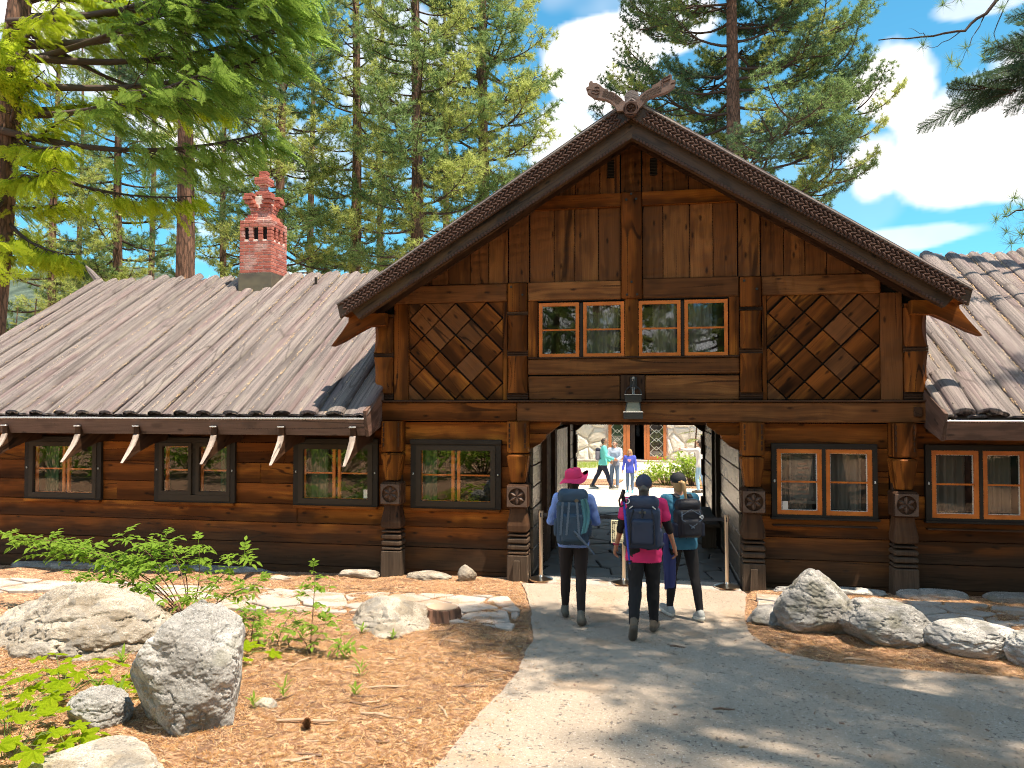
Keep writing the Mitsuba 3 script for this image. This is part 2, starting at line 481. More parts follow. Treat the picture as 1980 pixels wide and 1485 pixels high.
# ---------------------------------------------------------------- the timber lodge
LODGE = thing('timber_lodge', 'long brown timber lodge with carved gable over an open passage and grey log roofs', 'building')
CX = -0.175                                            # the gable's axis
UND = lambda x: 6.44 - 0.642 * abs(x - CX)               # underside of the gable roof
GABLE = Polygon([(CX - 4.2, 2.0), (CX + 4.2, 2.0), (CX + 4.2, UND(CX + 4.2)), (CX, UND(CX)), (CX - 4.2, UND(CX - 4.2))])
EAVE_Z, EAVE_Y, SLOPE = 2.39, -0.80, 0.595
roof_z = lambda y: EAVE_Z + (y - EAVE_Y) * SLOPE
ROOFM = math.degrees(math.atan(SLOPE))

WIN_WING = [(-12.6, -11.2), (-10.23, -8.80), (-7.83, -6.42), (-5.43, -4.05)]
WIN_BAY = (-3.525, -2.13)
WIN_RIGHT = (1.725, 3.112)
WIN_FAR = (3.72, 5.03)
LOW_HOLES = [sbox(a, 1.0, b, 2.02) for a, b in WIN_WING + [WIN_BAY, WIN_RIGHT, WIN_FAR]]
WALL = fresh(LODGE + '__wall')
USED.add(LODGE + '__gable_wall')
GWALL = LODGE + '__gable_wall'
holes = LOW_HOLES[0]
for h in LOW_HOLES[1:]:
    holes = holes.union(h)
shrink = holes.buffer(-0.09, join_style=2)
back_l = sbox(-12.0, -0.35, -1.72, 2.34).difference(shrink)
back_r = sbox(1.34, -0.35, 8.2, 2.34).difference(shrink)
put(WALL, mikit.ply(cat([extrude_xz(back_l, .055, .14), extrude_xz(back_r, .055, .14), cbox(-12, -1.72, 6.7, 6.8, -.3, 2.4), cbox(1.34, 8.2, 6.7, 6.8, -.3, 2.4), cbox(-12.0, -11.9, .14, 6.7, -.3, 2.4), cbox(8.1, 8.2, .14, 6.7, -.3, 2.4)]), 'shadow_black'))
up_hole = sbox(-1.56, 3.25, -.31, 4.05).union(sbox(-.1, 3.25, 1.15, 4.05))
put(GWALL, mikit.ply(cat([extrude_xz(GABLE.intersection(sbox(-4.09, 2.36, 3.75, 7)).difference(up_hole), .03, .12), extrude_xz(GABLE.intersection(sbox(-4.09, 2.36, 3.75, 7)), 6.7, 6.8),
                           cbox(-4.09, -4.0, .12, 6.7, 2.36, 4.0), cbox(3.66, 3.75, .12, 6.7, 2.36, 4.0)]), 'shadow_black'))
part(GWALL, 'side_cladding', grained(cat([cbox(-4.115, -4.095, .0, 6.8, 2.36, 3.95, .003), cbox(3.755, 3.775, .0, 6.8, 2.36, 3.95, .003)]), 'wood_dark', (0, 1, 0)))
# dark rooms behind the windows
room = []
for a, b, z0, z1 in ((-11.8, -1.8, -.02, 2.3), (1.42, 8.0, -.02, 2.3), (-3.9, 3.6, 2.45, 4.6)):
    room += [cbox(a, b, 2.8, 2.85, z0, z1), cbox(a, b, .15, 2.8, z0 - .05, z0), cbox(a, b, .15, 2.8, z1, z1 + .04), cbox(a - .04, a, .15, 2.8, z0, z1), cbox(b, b + .04, .15, 2.8, z0, z1)]
part(LODGE, 'room', cat(room), 'room_wall')


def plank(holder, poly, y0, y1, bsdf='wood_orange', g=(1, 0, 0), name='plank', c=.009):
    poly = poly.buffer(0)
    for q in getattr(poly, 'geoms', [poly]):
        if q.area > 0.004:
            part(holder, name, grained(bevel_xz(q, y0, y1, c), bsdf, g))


EDGES = [-.22, .06, .40, .71, 1.00, 1.32, 1.64, 1.96, 2.30]


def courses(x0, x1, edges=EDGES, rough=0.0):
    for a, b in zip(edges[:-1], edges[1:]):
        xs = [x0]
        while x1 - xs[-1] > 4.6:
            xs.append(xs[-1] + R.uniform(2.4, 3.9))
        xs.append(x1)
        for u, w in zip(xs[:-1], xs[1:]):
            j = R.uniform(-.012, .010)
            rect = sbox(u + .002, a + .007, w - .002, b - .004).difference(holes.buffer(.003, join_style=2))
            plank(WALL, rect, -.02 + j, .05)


courses(-11.95, -3.88)
courses(-3.66, -1.99)
courses(1.59, 3.27)
courses(3.55, 8.2)
# corner boards at the wing's left end
plank(WALL, sbox(-12.1, -.2, -11.96, 2.3), -.06, .1, g=(0, 0, 1))

# ---- main beams and the upper storey's framing
def beam(x0, x1, z0, z1, y0=-.16, y1=.05, bsdf='wood_hewn', g=(1, 0, 0), holder=LODGE, name='beam'):
    return part(holder, name, grained(cbox(x0, x1, y0, y1, z0, z1, .014), bsdf, g))


beam(-4.12, -1.880, 2.315, 2.595, bsdf='wood_orange')
beam(-1.872, 3.74, 2.315, 2.595)
part(LODGE, 'ledge', grained(cbox(-4.13, 3.77, -.195, .03, 2.598, 2.628, .01), 'wood_dark'))
for x in (-4.03, 3.60):
    part(LODGE, 'beam_peg', grained(cbox(x - .05, x + .05, -.20, -.15, 2.40, 2.53), 'wood_dark', (0, 1, 0)))
beam(-3.78, -2.035, 4.105, 4.37, -.075)
beam(-1.725, -.352, 4.10, 4.375, -.075)
beam(-.043, 1.303, 4.10, 4.385, -.075)
beam(1.615, 3.18, 4.10, 4.37, -.075)
beam(-1.725, 1.303, 3.005, 3.235, -.065)
part(LODGE, 'ledge', grained(cbox(-1.725, 1.303, -.085, .03, 3.238, 3.262, .008), 'wood_dark'))
beam(-1.725, -.37, 2.632, 2.985, -.045)
beam(-.012, 1.303, 2.632, 2.985, -.045)
part(LODGE, 'lantern_board', grained(cbox(-.365, -.017, -.055, .03, 2.632, 2.99), 'wood_dark', (0, 0, 1)))
kp = part(LODGE, 'king_post', grained(cbox(-.347, -.048, -.095, .03, 4.10, 5.655, .012), 'wood_orange', (0, 0, 1)))
BOLT = trimesh.creation.cylinder(.017, .03, sections=10)
BOLT.apply_transform(trimesh.transformations.rotation_matrix(math.pi / 2, [1, 0, 0]))
for x, z in ((-.27, 5.54), (-.13, 5.545), (-.2, 5.62), (-.2, 4.34), (-.265, 4.155), (-.12, 4.155)):
    part(kp, 'bolt', move(BOLT, (x, -.1, z)), 'iron')
plank(GWALL, GABLE.intersection(sbox(-1.70, 5.455, -.352, 5.65)), -.075, .028, 'wood_orange')
plank(GWALL, GABLE.intersection(sbox(-.043, 5.455, 1.29, 5.65)), -.075, .028, 'wood_orange')
# vertical boards of the gable
for xs, z0, z1 in (([-3.80, -3.504, -3.217, -2.949, -2.610, -2.331, -2.03], 4.385, 9), ([-2.02, -1.71], 4.385, 9), ([-1.70, -1.336, -1.029, -.68, -.352], 4.385, 5.452), ([-.043, .251, .63, .955, 1.29], 4.395, 5.452),
                   ([1.30, 1.60], 4.385, 9), ([1.61, 1.923, 2.207, 2.495, 2.868, 3.103, 3.45], 4.385, 9), ([-1.64, -1.339, -1.017, -.657, -.36], 5.655, 9), ([-.352, -.055], 5.658, 9), ([-.047, .247, .616, .955, 1.28], 5.655, 9)):
    for a, b in zip(xs[:-1], xs[1:]):
        q = GABLE.intersection(sbox(a + .006, z0, b - .006, z1))
        if a == -.657 and z0 > 5:
            q = q.difference(sbox(-.55, 5.89, -.445, 6.17))
        if a == -.047 and z0 > 5:
            q = q.difference(sbox(.07, 5.90, .176, 6.16))
        plank(GWALL, q, -.012 + R.uniform(-.014, .012) - (.03 if len(xs) == 2 else 0), .028, 'wood_hewn', (0, 0, 1))
for x0, x1 in ((-.55, -.445), (.07, .176)):
    v = part(GWALL, 'vent', cbox(x0 - .004, x1 + .004, .0, .02, 5.885, 6.17), 'shadow_black')
    for k in range(6):
        part(v, 'slat', turned(cbox(x0, x1, -.012, .002, -.006, .006, .002), rot((1, 0, 0), 30), (0, -.004, 5.92 + .045 * k)), 'casing_paint')

# ---- lattice panels
def lattice(x0, x1, z0, z1, lean):
    pan = sbox(x0, z0, x1, z1)
    base = part(GWALL, 'lattice_panel', extrude_xz(pan, .015, .03), 'shadow_black')
    cx, s = (x0 + x1) / 2, 0.343
    for i in range(-6, 7):
        for j in range(-6, 7):
            q = affinity.rotate(sbox(i * s + .014, j * s + .010, (i + 1) * s - .014, (j + 1) * s - .010), 45 if lean > 0 else -45, origin=(0, 0))
            q = affinity.translate(q, cx, z1 + .0).intersection(pan.buffer(-.003))
            if q.area > .003:
                part(base, 'tile', grained(bevel_xz(q, -.04 + R.uniform(-.006, .006), .014, .008), 'wood_orange' if R.random() < .7 else 'wood_hewn', (1, 0, -lean)))


plank(GWALL, sbox(-3.80, 2.632, -3.572, 4.10), -.05, .028, g=(0, 0, 1))
plank(GWALL, sbox(-2.10, 2.632, -2.04, 4.10), -.045, .028, g=(0, 0, 1))
plank(GWALL, sbox(1.62, 2.632, 1.675, 4.10), -.045, .028, g=(0, 0, 1))
plank(GWALL, sbox(3.175, 2.632, 3.455, 4.10), -.05, .028, 'wood_hewn', (0, 0, 1))
lattice(-3.565, -2.107, 2.635, 4.10, 1)
lattice(1.682, 3.168, 2.635, 4.10, -1)

# ---- carved posts
def square_ring(x, y, z, w, d, c):
    w, d = w / 2, d / 2
    return [(x + a, y + b, z) for a, b in ((-w + c, -d), (w - c, -d), (w, -d + c), (w, d), (-w, d), (-w, -d + c))]


def upper_post(x0, x1, top):
    cx, w = (x0 + x1) / 2, x1 - x0
    p = fresh(LODGE + '__upper_post')
    zt = 4.37 if top else min(UND(x0), UND(x1)) - .02
    put(p, grained(cbox(x0 + .005, x1 - .005, -.105, .03, 3.945, zt, .012), 'wood_orange', (0, 0, 1)))
    for z0, z1 in ((3.355, 3.885), (2.735, 3.285)):
        rings = []
        for k in range(13):
            t = k / 12
            c = .012 + .062 * math.sin(math.pi * t) ** .8
            rings.append(square_ring(cx, -.04, z0 + (z1 - z0) * t, w - .012, .15, c))
        part(p, 'block', grained(loft(rings), 'wood_orange', (0, 0, 1)))
    for zc in (3.915, 3.32, 2.69):
        for dz in (-.034, 0, .034) if zc != 3.915 else (-.012, .015):
            part(p, 'ring', grained(tube([(x0 - .008, -.075, zc + dz), (x1 + .008, -.075, zc + dz)], .016, 8), 'wood_dark'))
        part(p, 'neck', cbox(x0 + .01, x1 - .01, -.07, .03, zc - .06, zc + .04), 'casing_paint')
    if top:
        for x, z in ((cx - .09, 4.31), (cx + .08, 4.19)):
            part(p, 'bolt', move(BOLT, (x, -.11, z)), 'iron')


upper_post(-4.11, -3.81, False)
upper_post(-2.028, -1.731, True)
upper_post(1.310, 1.608, True)
upper_post(3.465, 3.765, False)


def rosette(w):
    """a six-petalled flower cut into a square panel, facing -y, centred at the origin"""
    h = w / 2
    out = [extrude_xz(sbox(-h, -h, h, h).difference(Polygon([(.87 * h * math.cos(a), .87 * h * math.sin(a)) for a in np.linspace(0, 2 * math.pi, 33)[:-1]])), -.030, .0)]
    for k in range(6):
        a = math.radians(90 + 60 * k)
        L, W = .84 * h, .21 * h
        ts = np.linspace(0, 1, 9)
        ridge = np.stack([ts * L, -.014 + 0 * ts - .018 * np.sin(math.pi * ts), 0 * ts], 1)
        left = np.stack([ts * L, 0 * ts + .002, W * np.sin(math.pi * ts) ** .8], 1)
        right = left * [1, 1, -1]
        v = np.vstack([ridge, left, right])
        i = np.arange(8)
        f = np.vstack([np.stack([i, i + 1, 9 + i + 1], 1), np.stack([i, 9 + i + 1, 9 + i], 1), np.stack([i + 1, i, 18 + i], 1), np.stack([i + 1, 18 + i, 18 + i + 1], 1)])
        m = trimesh.Trimesh(v, f, process=False)
        if (m.face_normals[:, 1] > 0).mean() > .5:
            m.invert()
        out.append(turned(m, np.array([[math.cos(a), 0, -math.sin(a)], [0, 1, 0], [math.sin(a), 0, math.cos(a)]])))
    for s in (-1, 1):
        for t in (-1, 1):
            out.append(extrude_xz(Polygon([(s * h * .93, t * h * .93), (s * h * .93, t * h * .62), (s * h * .62, t * h * .93)]).buffer(-.004), -.030, -.02))
    return cat(out)


def lower_post(cx, base_z, wedge):
    p = fresh(LODGE + '__post')
    put(p, grained(cbox(cx - .115, cx + .115, -.10, .05, base_z, 2.31), 'wood_dark', (0, 0, 1)))
    yc = -.12
    def blk(name, prof, bsdf='wood_orange', holder=p):
        rings = [square_ring(cx, yc, z, w, d, c) for z, w, d, c in prof]
        return part(holder, name, grained(loft(rings), bsdf, (0, 0, 1)))
    b = blk('top_block', [(1.855, .285, .26, .03), (1.87, .305, .28, .012), (2.312, .305, .28, .012)])
    for s in (-1, 1):
        part(b, 'carved_strip', grained(cat([tube([(cx + s * .115, -.262, z), (cx + s * .115, -.262, z + .055)], .012, 6) for z in (1.93, 2.005, 2.08, 2.155, 2.23)]), 'wood_dark', (0, 0, 1)))
    blk('tapered_block', [(1.425, .20, .20, .02), (1.44, .215, .21, .02), (1.78, .31, .29, .02), (1.81, .315, .295, .02), (1.835, .28, .26, .04)])
    r = blk('rosette_block', [(1.055, .28, .27, .03), (1.075, .318, .30, .015), (1.375, .318, .30, .015), (1.40, .28, .27, .03)], 'wood_dark')  # dark block puts the shade behind the petals into the colour
    part(r, 'rosette', move(rosette(.29), (cx, yc - .150, 1.225)), 'carved_wood')
    blk('vase_block', [(.705, .27, .26, .03), (.725, .305, .29, .02), (.80, .312, .30, .02), (.90, .275, .27, .02), (.98, .245, .24, .02), (1.05, .235, .23, .02)], 'wood_dark')
    for z, h, w in ((.66, .030, .30), (.58, .075, .31), (.485, .075, .31), (.405, .04, .30)):
        blk('ring', [(z - h / 2, w - .04, .24, .02), (z - h / 4, w, .28, .02), (z + h / 4, w, .28, .02), (z + h / 2, w - .04, .24, .02)], 'wood_dark')
    blk('base_block', [(base_z, .315, .30, .012), (.36, .305, .29, .012), (.37, .28, .27, .02)], 'wood_dark')
    if wedge:
        part(p, 'wedge', grained(hull([(cx - .065, -.32, base_z), (cx + .045, -.32, base_z), (cx - .065, -.27, base_z), (cx + .045, -.27, base_z), (cx - .045, -.31, .30), (cx + .04, -.31, .30), (cx - .045, -.27, .30), (cx + .04, -.27, .30)]), 'wood_dark', (0, 0, 1)))


bumped('carved_wood', lambda p, n, uv: mix((.070, .040, .027), (.145, .088, .063), fbm(p.x * 12, p.y * 12, p.z * 12)) * (.8 + .3 * noise(p.x * 8, p.y * 8, p.z * 110)), None, rough=.6)
lower_post(-3.775, -.06, False)
lower_post(-1.852, -.05, True)
lower_post(1.455, -.06, True)
lower_post(3.410, -.08, False)

# ---- windows
GLASS_UV = 0
def pane(w, x0, x1, z0, z1, y):
    part(w, 'pane', (np.array([[x0, y, z0], [x1, y, z0], [x1, y, z1], [x0, y, z1]]), np.array([[0, 1, 2], [0, 2, 3]])), 'window_glass')


def frame_poly(x0, x1, z0, z1, t, b=None):
    return sbox(x0, z0, x1, z1).difference(sbox(x0 + t, z0 + (b or t), x1 - t, z1 - t))


def curtain(w, x0, x1, z0, z1, y, bsdf='curtain_cloth'):
    n = max(8, int((x1 - x0) / .012))
    xs = np.linspace(x0, x1, n)
    ys = y + .022 * np.sin(xs * 55 + x0 * 9) + .012 * np.sin(xs * 23)
    v = np.vstack([np.stack([xs, ys, np.full(n, z0)], 1), np.stack([xs, ys * .9 + y * .1, np.full(n, z1)], 1)])
    i = np.arange(n - 1)
    f = np.vstack([np.stack([i, i + 1, n + i + 1], 1), np.stack([i, n + i + 1, n + i], 1)])
    part(w, 'curtain', (v, f), bsdf)


def sash(w, x0, x1, z0, z1, y, t=.045, bar=True, paint='orange_paint'):
    k = part(w, 'sash', bevel_xz(frame_poly(x0, x1, z0, z1, t), y, y + .04, .005), paint)
    if bar:
        part(w, 'muntin', cbox(x0 + t, x1 - t, y + .006, y + .03, (z0 + z1) / 2 - .012, (z0 + z1) / 2 + .012, .003), paint)


def storm_window(x0, x1, double, curt):
    w = fresh(LODGE + '__window')
    put(w, mikit.ply(bevel_xz(frame_poly(x0, x1, 1.0, 2.02, .085), -.075, .05, .008), 'casing_paint'))
    part(w, 'drip_board', cbox(x0 - .01, x1 + .01, -.10, .04, 1.965, 2.035), 'casing_paint')
    a, b, z0, z1 = x0 + .085, x1 - .085, 1.03, 1.945
    part(w, 'sill', grained(cbox(x0 + .01, x1 - .01, -.10, .04, .955, 1.0), 'wood_orange'))
    if double:
        c = (a + b) / 2
        part(w, 'frame', bevel_xz(frame_poly(a, c - .05, z0 + .09, z1, .055).union(frame_poly(c + .03, b, z0 + .09, z1, .055)).union(sbox(a, z0, b, z0 + .088)), -.085, -.03, .006), 'casing_light')
        pane(w, a + .05, c - .10, z0 + .14, z1 - .05, -.05)
        pane(w, c + .08, b - .05, z0 + .14, z1 - .05, -.05)
        part(w, 'mullion', cbox(c - .05, c + .03, -.06, .0, z0 + .09, z1), 'casing_paint')
        for s, e in ((a + .055, c - .07), (c + .05, b - .055)):
            sash(w, s - .01, e + .03, z0 + .06, z1 - .03, .03)
    else:
        part(w, 'frame', bevel_xz(frame_poly(a, b, z0, z1, .075), -.085, -.03, .006), 'casing_light')
        pane(w, a + .07, b - .07, z0 + .07, z1 - .07, -.05)
        c = (a + b) / 2 - .02
        sash(w, a + .02, c - .022, z0 + .03, z1 - .02, .03)
        sash(w, c + .022, b - .02, z0 + .03, z1 - .02, .03)
    for s, e, m in curt:
        curtain(w, x0 + s * (x1 - x0), x0 + e * (x1 - x0), 1.0, 2.0, .19, m)
    for s in (-1, 1):
        part(w, 'catch', cbox((x0 if s < 0 else x1) - s * .045 - .008, (x0 if s < 0 else x1) - s * .045 + .008, -.092, -.07, 1.50, 1.53, .003), 'pale_iron')
    return w


storm_window(*WIN_WING[0], False, [])
storm_window(*WIN_WING[1], False, [(.1, .3, 'green_curtain')])
storm_window(*WIN_WING[2], True, [(.72, .95, 'green_curtain')])
w3 = storm_window(*WIN_WING[3], False, [(.12, .34, 'green_curtain')])
card = thing('paper_card', 'small white card standing in the lower right corner of the wing window nearest the gable', 'paper')
put(card, mikit.ply(cbox(-4.29, -4.215, -.035, -.031, 1.12, 1.255, .001), 'white_card'))
storm_window(*WIN_BAY, False, [(.08, .24, 'green_curtain')])


def casement(x0, x1, sashes, cur):
    w = fresh(LODGE + '__window')
    fr = sbox(x0, 1.0, x1, 2.02)
    for a, b in sashes:
        fr = fr.difference(sbox(a, 1.035, b, 1.945))
    put(w, mikit.ply(bevel_xz(fr, -.075, .05, .008), 'casing_paint'))
    part(w, 'sill', cbox(x0 - .02, x1 + .02, -.12, .03, .97, 1.0), 'casing_paint')
    part(w, 'sill_rail', grained(cbox(x0 + .01, x1 - .01, -.09, .03, .87, .895), 'wood_dark'))
    for a, b in sashes:
        sash(w, a, b, 1.035, 1.945, -.065, .058)
        pane(w, a + .05, b - .05, 1.085, 1.895, -.045)
        part(w, 'stop', bevel_xz(frame_poly(a + .05, b - .05, 1.08, 1.90, .02), -.035, -.02, .003), 'white_card')
        if cur:
            curtain(w, a + .03, b - .09, 1.0, 2.0, .16)
    for s in (x0 + .035, x1 - .035):
        part(w, 'catch', cbox(s - .01, s + .01, -.095, -.07, 1.48, 1.52, .004), 'pale_iron')
    return w


cw = casement(*WIN_RIGHT, [(1.794, 2.392), (2.442, 3.046)], True)
casement(*WIN_FAR, [(3.795, 4.383), (4.43, 4.951)], True)
pm = cbox(1.87, 1.945, -.040, -.036, 1.095, 1.215, .001)
card2 = thing('paper_card', 'white card in the lower left corner of the orange window right of the passage', 'paper')
put(card2, mikit.ply(pm, 'white_card'))
# a sheet with a drawn frame hangs inside the same window
poster = thing('paper_poster', 'grey poster with a dark drawn border behind the left pane of the orange window', 'poster')
PX, PZ = 2.17, 1.51
put(poster, mikit.ply(cbox(1.985, 2.345, .070, .076, 1.17, 1.88, .002), 'curtain_cloth'))
bd = sbox(2.015, 1.22, 2.315, 1.84)
knots_ = [sbox(x - .022, z - .022, x + .022, z + .022) for x in (2.03, 2.165, 2.30) for z in (1.235, 1.53, 1.825)]
ring = bd.difference(bd.buffer(-.010))
for k in knots_:
    ring = ring.union(k.difference(k.buffer(-.009)))
part(poster, 'border', extrude_xz(ring, .066, .070), 'iron')
rows_ = [sbox(2.08 + .02 * (i % 2), 1.30 + .06 * i, 2.25 - .03 * (i % 3), 1.322 + .06 * i) for i in range(8)]
part(poster, 'print', cat([extrude_xz(q, .0675, .070) for q in rows_]), 'stick_wood')

UW = fresh(LODGE + '__window')
put(UW, mikit.ply(bevel_xz(sbox(-1.725, 3.262, 1.303, 4.097).difference(sbox(-1.60, 3.262, 1.19, 4.09)), -.05, .02, .006), 'casing_paint'))
plank(UW, sbox(-1.722, 3.265, -1.585, 4.095), -.055, .025, g=(0, 0, 1), name='board')
plank(UW, sbox(-.298, 3.265, -.112, 4.095), -.06, .025, g=(0, 0, 1), name='board')
plank(UW, sbox(1.17, 3.265, 1.30, 4.095), -.055, .025, g=(0, 0, 1), name='board')
for a, b in ((-1.56, -.965), (-.905, -.308), (-.10, .493), (.548, 1.149)):
    sash(UW, a, b, 3.262, 4.065, -.06, .05)
    pane(UW, a + .045, b - .045, 3.31, 4.02, -.04)
for a, b in ((-.965, -.905), (.493, .548)):
    part(UW, 'mullion', cbox(a + .003, b - .003, -.045, .02, 3.263, 4.06), 'casing_paint')
for a, b in ((-.86, -.40), (.10, .44), (.62, .95)):
    curtain(UW, a, b, 3.25, 4.08, .14)

# ---- gable roof, bargeboards
def along(x):
    return 6.655 - .640 * abs(x - CX)


USED.add(LODGE + '__gable_roof')
GROOF = LODGE + '__gable_roof'
for s in (-1, 1):
    tipx = CX + s * 4.17
    n = np.array([s * .640, 1.0]) / math.hypot(.640, 1)      # up and outward in (x, z)
    for k in range(16):
        y0, y1 = -.90 + k * .52 + (.004 if k else 0), -.90 + (k + 1) * .52
        q = Polygon([(CX, along(CX) - .02), (tipx, along(tipx) - .02), (tipx + n[0] * .07, along(tipx) - .02 + n[1] * .07), (CX, along(CX) + .075)])
        part(GROOF, 'roof_board', grained(extrude_xz(q, y0, y1), 'wood_roof', (s * 1, 0, -.64)))
    # boarded soffit
    q = Polygon([(CX, along(CX) - .135), (tipx, along(tipx) - .135), (tipx, along(tipx) - .03), (CX, along(CX) - .03)])
    part(GROOF, 'soffit', grained(extrude_xz(q, -.85, .1), 'wood_orange', (0, 1, 0)))
    b = fresh(LODGE + '__bargeboard')
    q = Polygon([(CX, along(CX)), (tipx, along(tipx)), (tipx + s * -.045, along(tipx) - .19), (CX, along(CX) - .245)])
    put(b, grained(bevel_xz(q, -.955, -.90, .006), 'wood_barge', (s, 0, -.64)))
    part(b, 'cap', grained(tube([(CX, -.965, along(CX) + .005), (tipx, -.965, along(tipx) + .005)], .020, 6), 'wood_roof', (s, 0, -.64)))
    # interlace: four strands on a triangle wave, passing over and under
    L = 4.17 * math.hypot(1, .64) - .30
    ax = np.array([s, 0, -.640]) / math.hypot(1, .64)
    nz = np.array([-ax[2] * -s * 0 + n[0], 0, n[1]])
    org = np.array([CX + s * .17, -.957, along(CX + s * .17) - .118 * n[1]]) - nz * 0.0
    strands = []
    rod = np.linspace(-1, 1, 7)
    for row, lat in enumerate((-.066, -.022, .022, .066)):
        sg = 1 if row % 2 else -1
        for c in np.arange(.04 + .017 * (row % 2), L - .03, .068):
            along_, side_ = rod * .043, sg * rod * .022 + .0
            pts = org + ax * (c + along_)[:, None] + nz * (lat + side_)[:, None]
            pts[:, 1] -= .001 + .011 * (1 - rod ** 2)
            strands.append(tube(pts, .0165 * np.sqrt(1.02 - .75 * rod ** 2), 5, False))
    m = cat(strands)
    part(b, 'braid_carving', m, 'carved_barge', smooth=True)
    beads = []
    tt = np.arange(.05, L + .22, .05)
    ico = trimesh.creation.icosphere(subdivisions=1, radius=.019)
    e0, e1 = np.array([CX, along(CX) - .245]), np.array([tipx - s * .045, along(tipx) - .19])
    for a in np.linspace(.01, .99, 100):
        c = e0 + (e1 - e0) * a
        beads.append(move(ico, (c[0], -.955, c[1] + .012)))
    part(b, 'beading', cat(beads), 'carved_barge', smooth=True, kind='stuff')
    # the inner rafter with its toothed lower edge
    q = Polygon([(CX, along(CX) - .10), (tipx - s * .12, along(tipx - s * .12) - .10), (tipx - s * .28, along(tipx - s * .28) - .37), (CX, along(CX) - .47)])
    r = part(LODGE, 'verge_rafter', grained(bevel_xz(q, -.84, -.72, .01), 'wood_barge', (s, 0, -.64)))
    e0, e1 = np.array([CX, along(CX) - .47]), np.array([tipx - s * .28, along(tipx - s * .28) - .37])
    teeth = [move(cbox(-.016, .016, -.012, .012, -.02, .02, .004), (*(e0 + (e1 - e0) * a,)[0][:1], -.845, (e0 + (e1 - e0) * a)[1] + .018)) for a in np.linspace(.02, .99, 90)]
    part(r, 'toothed_edge', cat(teeth), 'carved_barge', kind='stuff')
    # inner frame against the wall, and purlin ends
    q = Polygon([(CX, along(CX) - .10), (tipx - s * .25, along(tipx - s * .25) - .10), (tipx - s * .25, along(tipx - s * .25) - .24), (CX, along(CX) - .30)])
    part(LODGE, 'wall_rafter', grained(bevel_xz(q, -.085, .02, .01), 'wood_dark', (s, 0, -.64)))
    # side bracket: the tusk-shaped end of the wall plate
    tus = [(-3.80, 3.92), (-4.36, 3.895), (-4.372, 3.79), (-4.464, 3.657), (-4.643, 3.437), (-4.479, 3.505), (-4.21, 3.653), (-4.06, 3.724), (-3.80, 3.74)]
    if s > 0:
        tus = [(2 * CX - x, z + .02) for x, z in tus]
    for y in (-.40, 6.3):
        part(LODGE, 'tusk_bracket', grained(bevel_xz(Polygon(tus), y - .08, y + .08, .012), 'wood_orange', (1, 0, s * -.5)))
part(GROOF, 'ridge_log', grained(tube([(CX, -.80, 6.76), (CX, 7.4, 6.76)], .10, 10), 'wood_roof', (0, 1, 0)))

# dragon heads on the crossing
DL = [(-.359, 6.495), (-.396, 6.573), (-.452, 6.629), (-.526, 6.672), (-.601, 6.687), (-.667, 6.705), (-.723, 6.747), (-.765, 6.779), (-.768, 6.796), (-.732, 6.81), (-.704, 6.818), (-.779, 6.823), (-.781, 6.842), (-.742, 6.863), (-.74, 6.901), (-.723, 6.928), (-.694, 6.926), (-.685, 6.902), (-.638, 6.898), (-.591, 6.866), (-.545, 6.82), (-.489, 6.797), (-.479, 6.773), (-.414, 6.754), (-.359, 6.712), (-.303, 6.661), (-.25, 6.60), (-.25, 6.50)]
DR = [(-.11, 6.458), (-.082, 6.504), (-.036, 6.548), (.001, 6.602), (.056, 6.645), (.129, 6.673), (.221, 6.69), (.303, 6.721), (.366, 6.759), (.398, 6.789), (.389, 6.809), (.335, 6.794), (.349, 6.821), (.403, 6.836), (.394, 6.869), (.358, 6.858), (.358, 6.919), (.34, 6.948), (.322, 6.945), (.295, 6.905), (.222, 6.882), (.167, 6.834), (.103, 6.811), (.093, 6.774), (.011, 6.742), (-.054, 6.69), (-.109, 6.628), (-.16, 6.60), (-.16, 6.50)]
for pts, s in ((DL, -1), (DR, 1)):
    d = fresh(LODGE + '__dragon_head')
    put(d, mikit.ply(bevel_xz(Polygon(pts), -1.02, -.93, .012), 'dragon_wood'))
    mid = np.array([(-.33, 6.62), (-.42, 6.70), (-.50, 6.735), (-.56, 6.755)]) if s < 0 else np.array([(-.03, 6.62), (.04, 6.69), (.13, 6.73), (.22, 6.765)])
    sc = []
    for k in range(26):
        t = k / 26 * 2.9
        i = int(t)
        c = mid[i] + (mid[min(i + 1, 3)] - mid[i]) * (t - i)
        dn = mid[min(i + 1, 3)] - mid[i]
        dn = np.array([-dn[1], dn[0]]) / (np.linalg.norm(dn) + 1e-9)
        for o in (-.030, 0, .030):
            q = c + dn * (o + (.006 if k % 2 else -.006))
            sc.append(move(cbox(-.007, .007, -.006, .0, -.007, .007, .002), (q[0], -1.018, q[1])))
    part(d, 'scales', cat(sc), 'wood_barge', kind='stuff')
    e = np.array([(-.66, 6.79), (-.63, 6.80), (-.605, 6.785), (-.605, 6.755), (-.64, 6.742), (-.70, 6.765)]) if s < 0 else np.array([(.235, 6.80), (.225, 6.825), (.25, 6.845), (.30, 6.865), (.335, 6.88)])
    part(d, 'mouth_line', cat([tube([(x, -1.024, z) for x, z in e], .011, 6), tube([(x * 1 + s * .0, -1.022, z + .045) for x, z in e], .008, 6)]), 'carved_barge', smooth=40)
md = fresh(LODGE + '__medallion')
cyl = trimesh.creation.cylinder(.100, .12, sections=28)
put(md, mikit.ply(turned(cyl, rot((1, 0, 0), 90), (CX - .005, -.97, 6.51)), 'carved_barge', smooth=30))
ringm = trimesh.creation.torus(.092, .013, major_sections=28, minor_sections=8)
part(md, 'rim', turned(ringm, rot((1, 0, 0), 90), (CX - .005, -1.032, 6.51)), 'carved_barge', smooth=True)
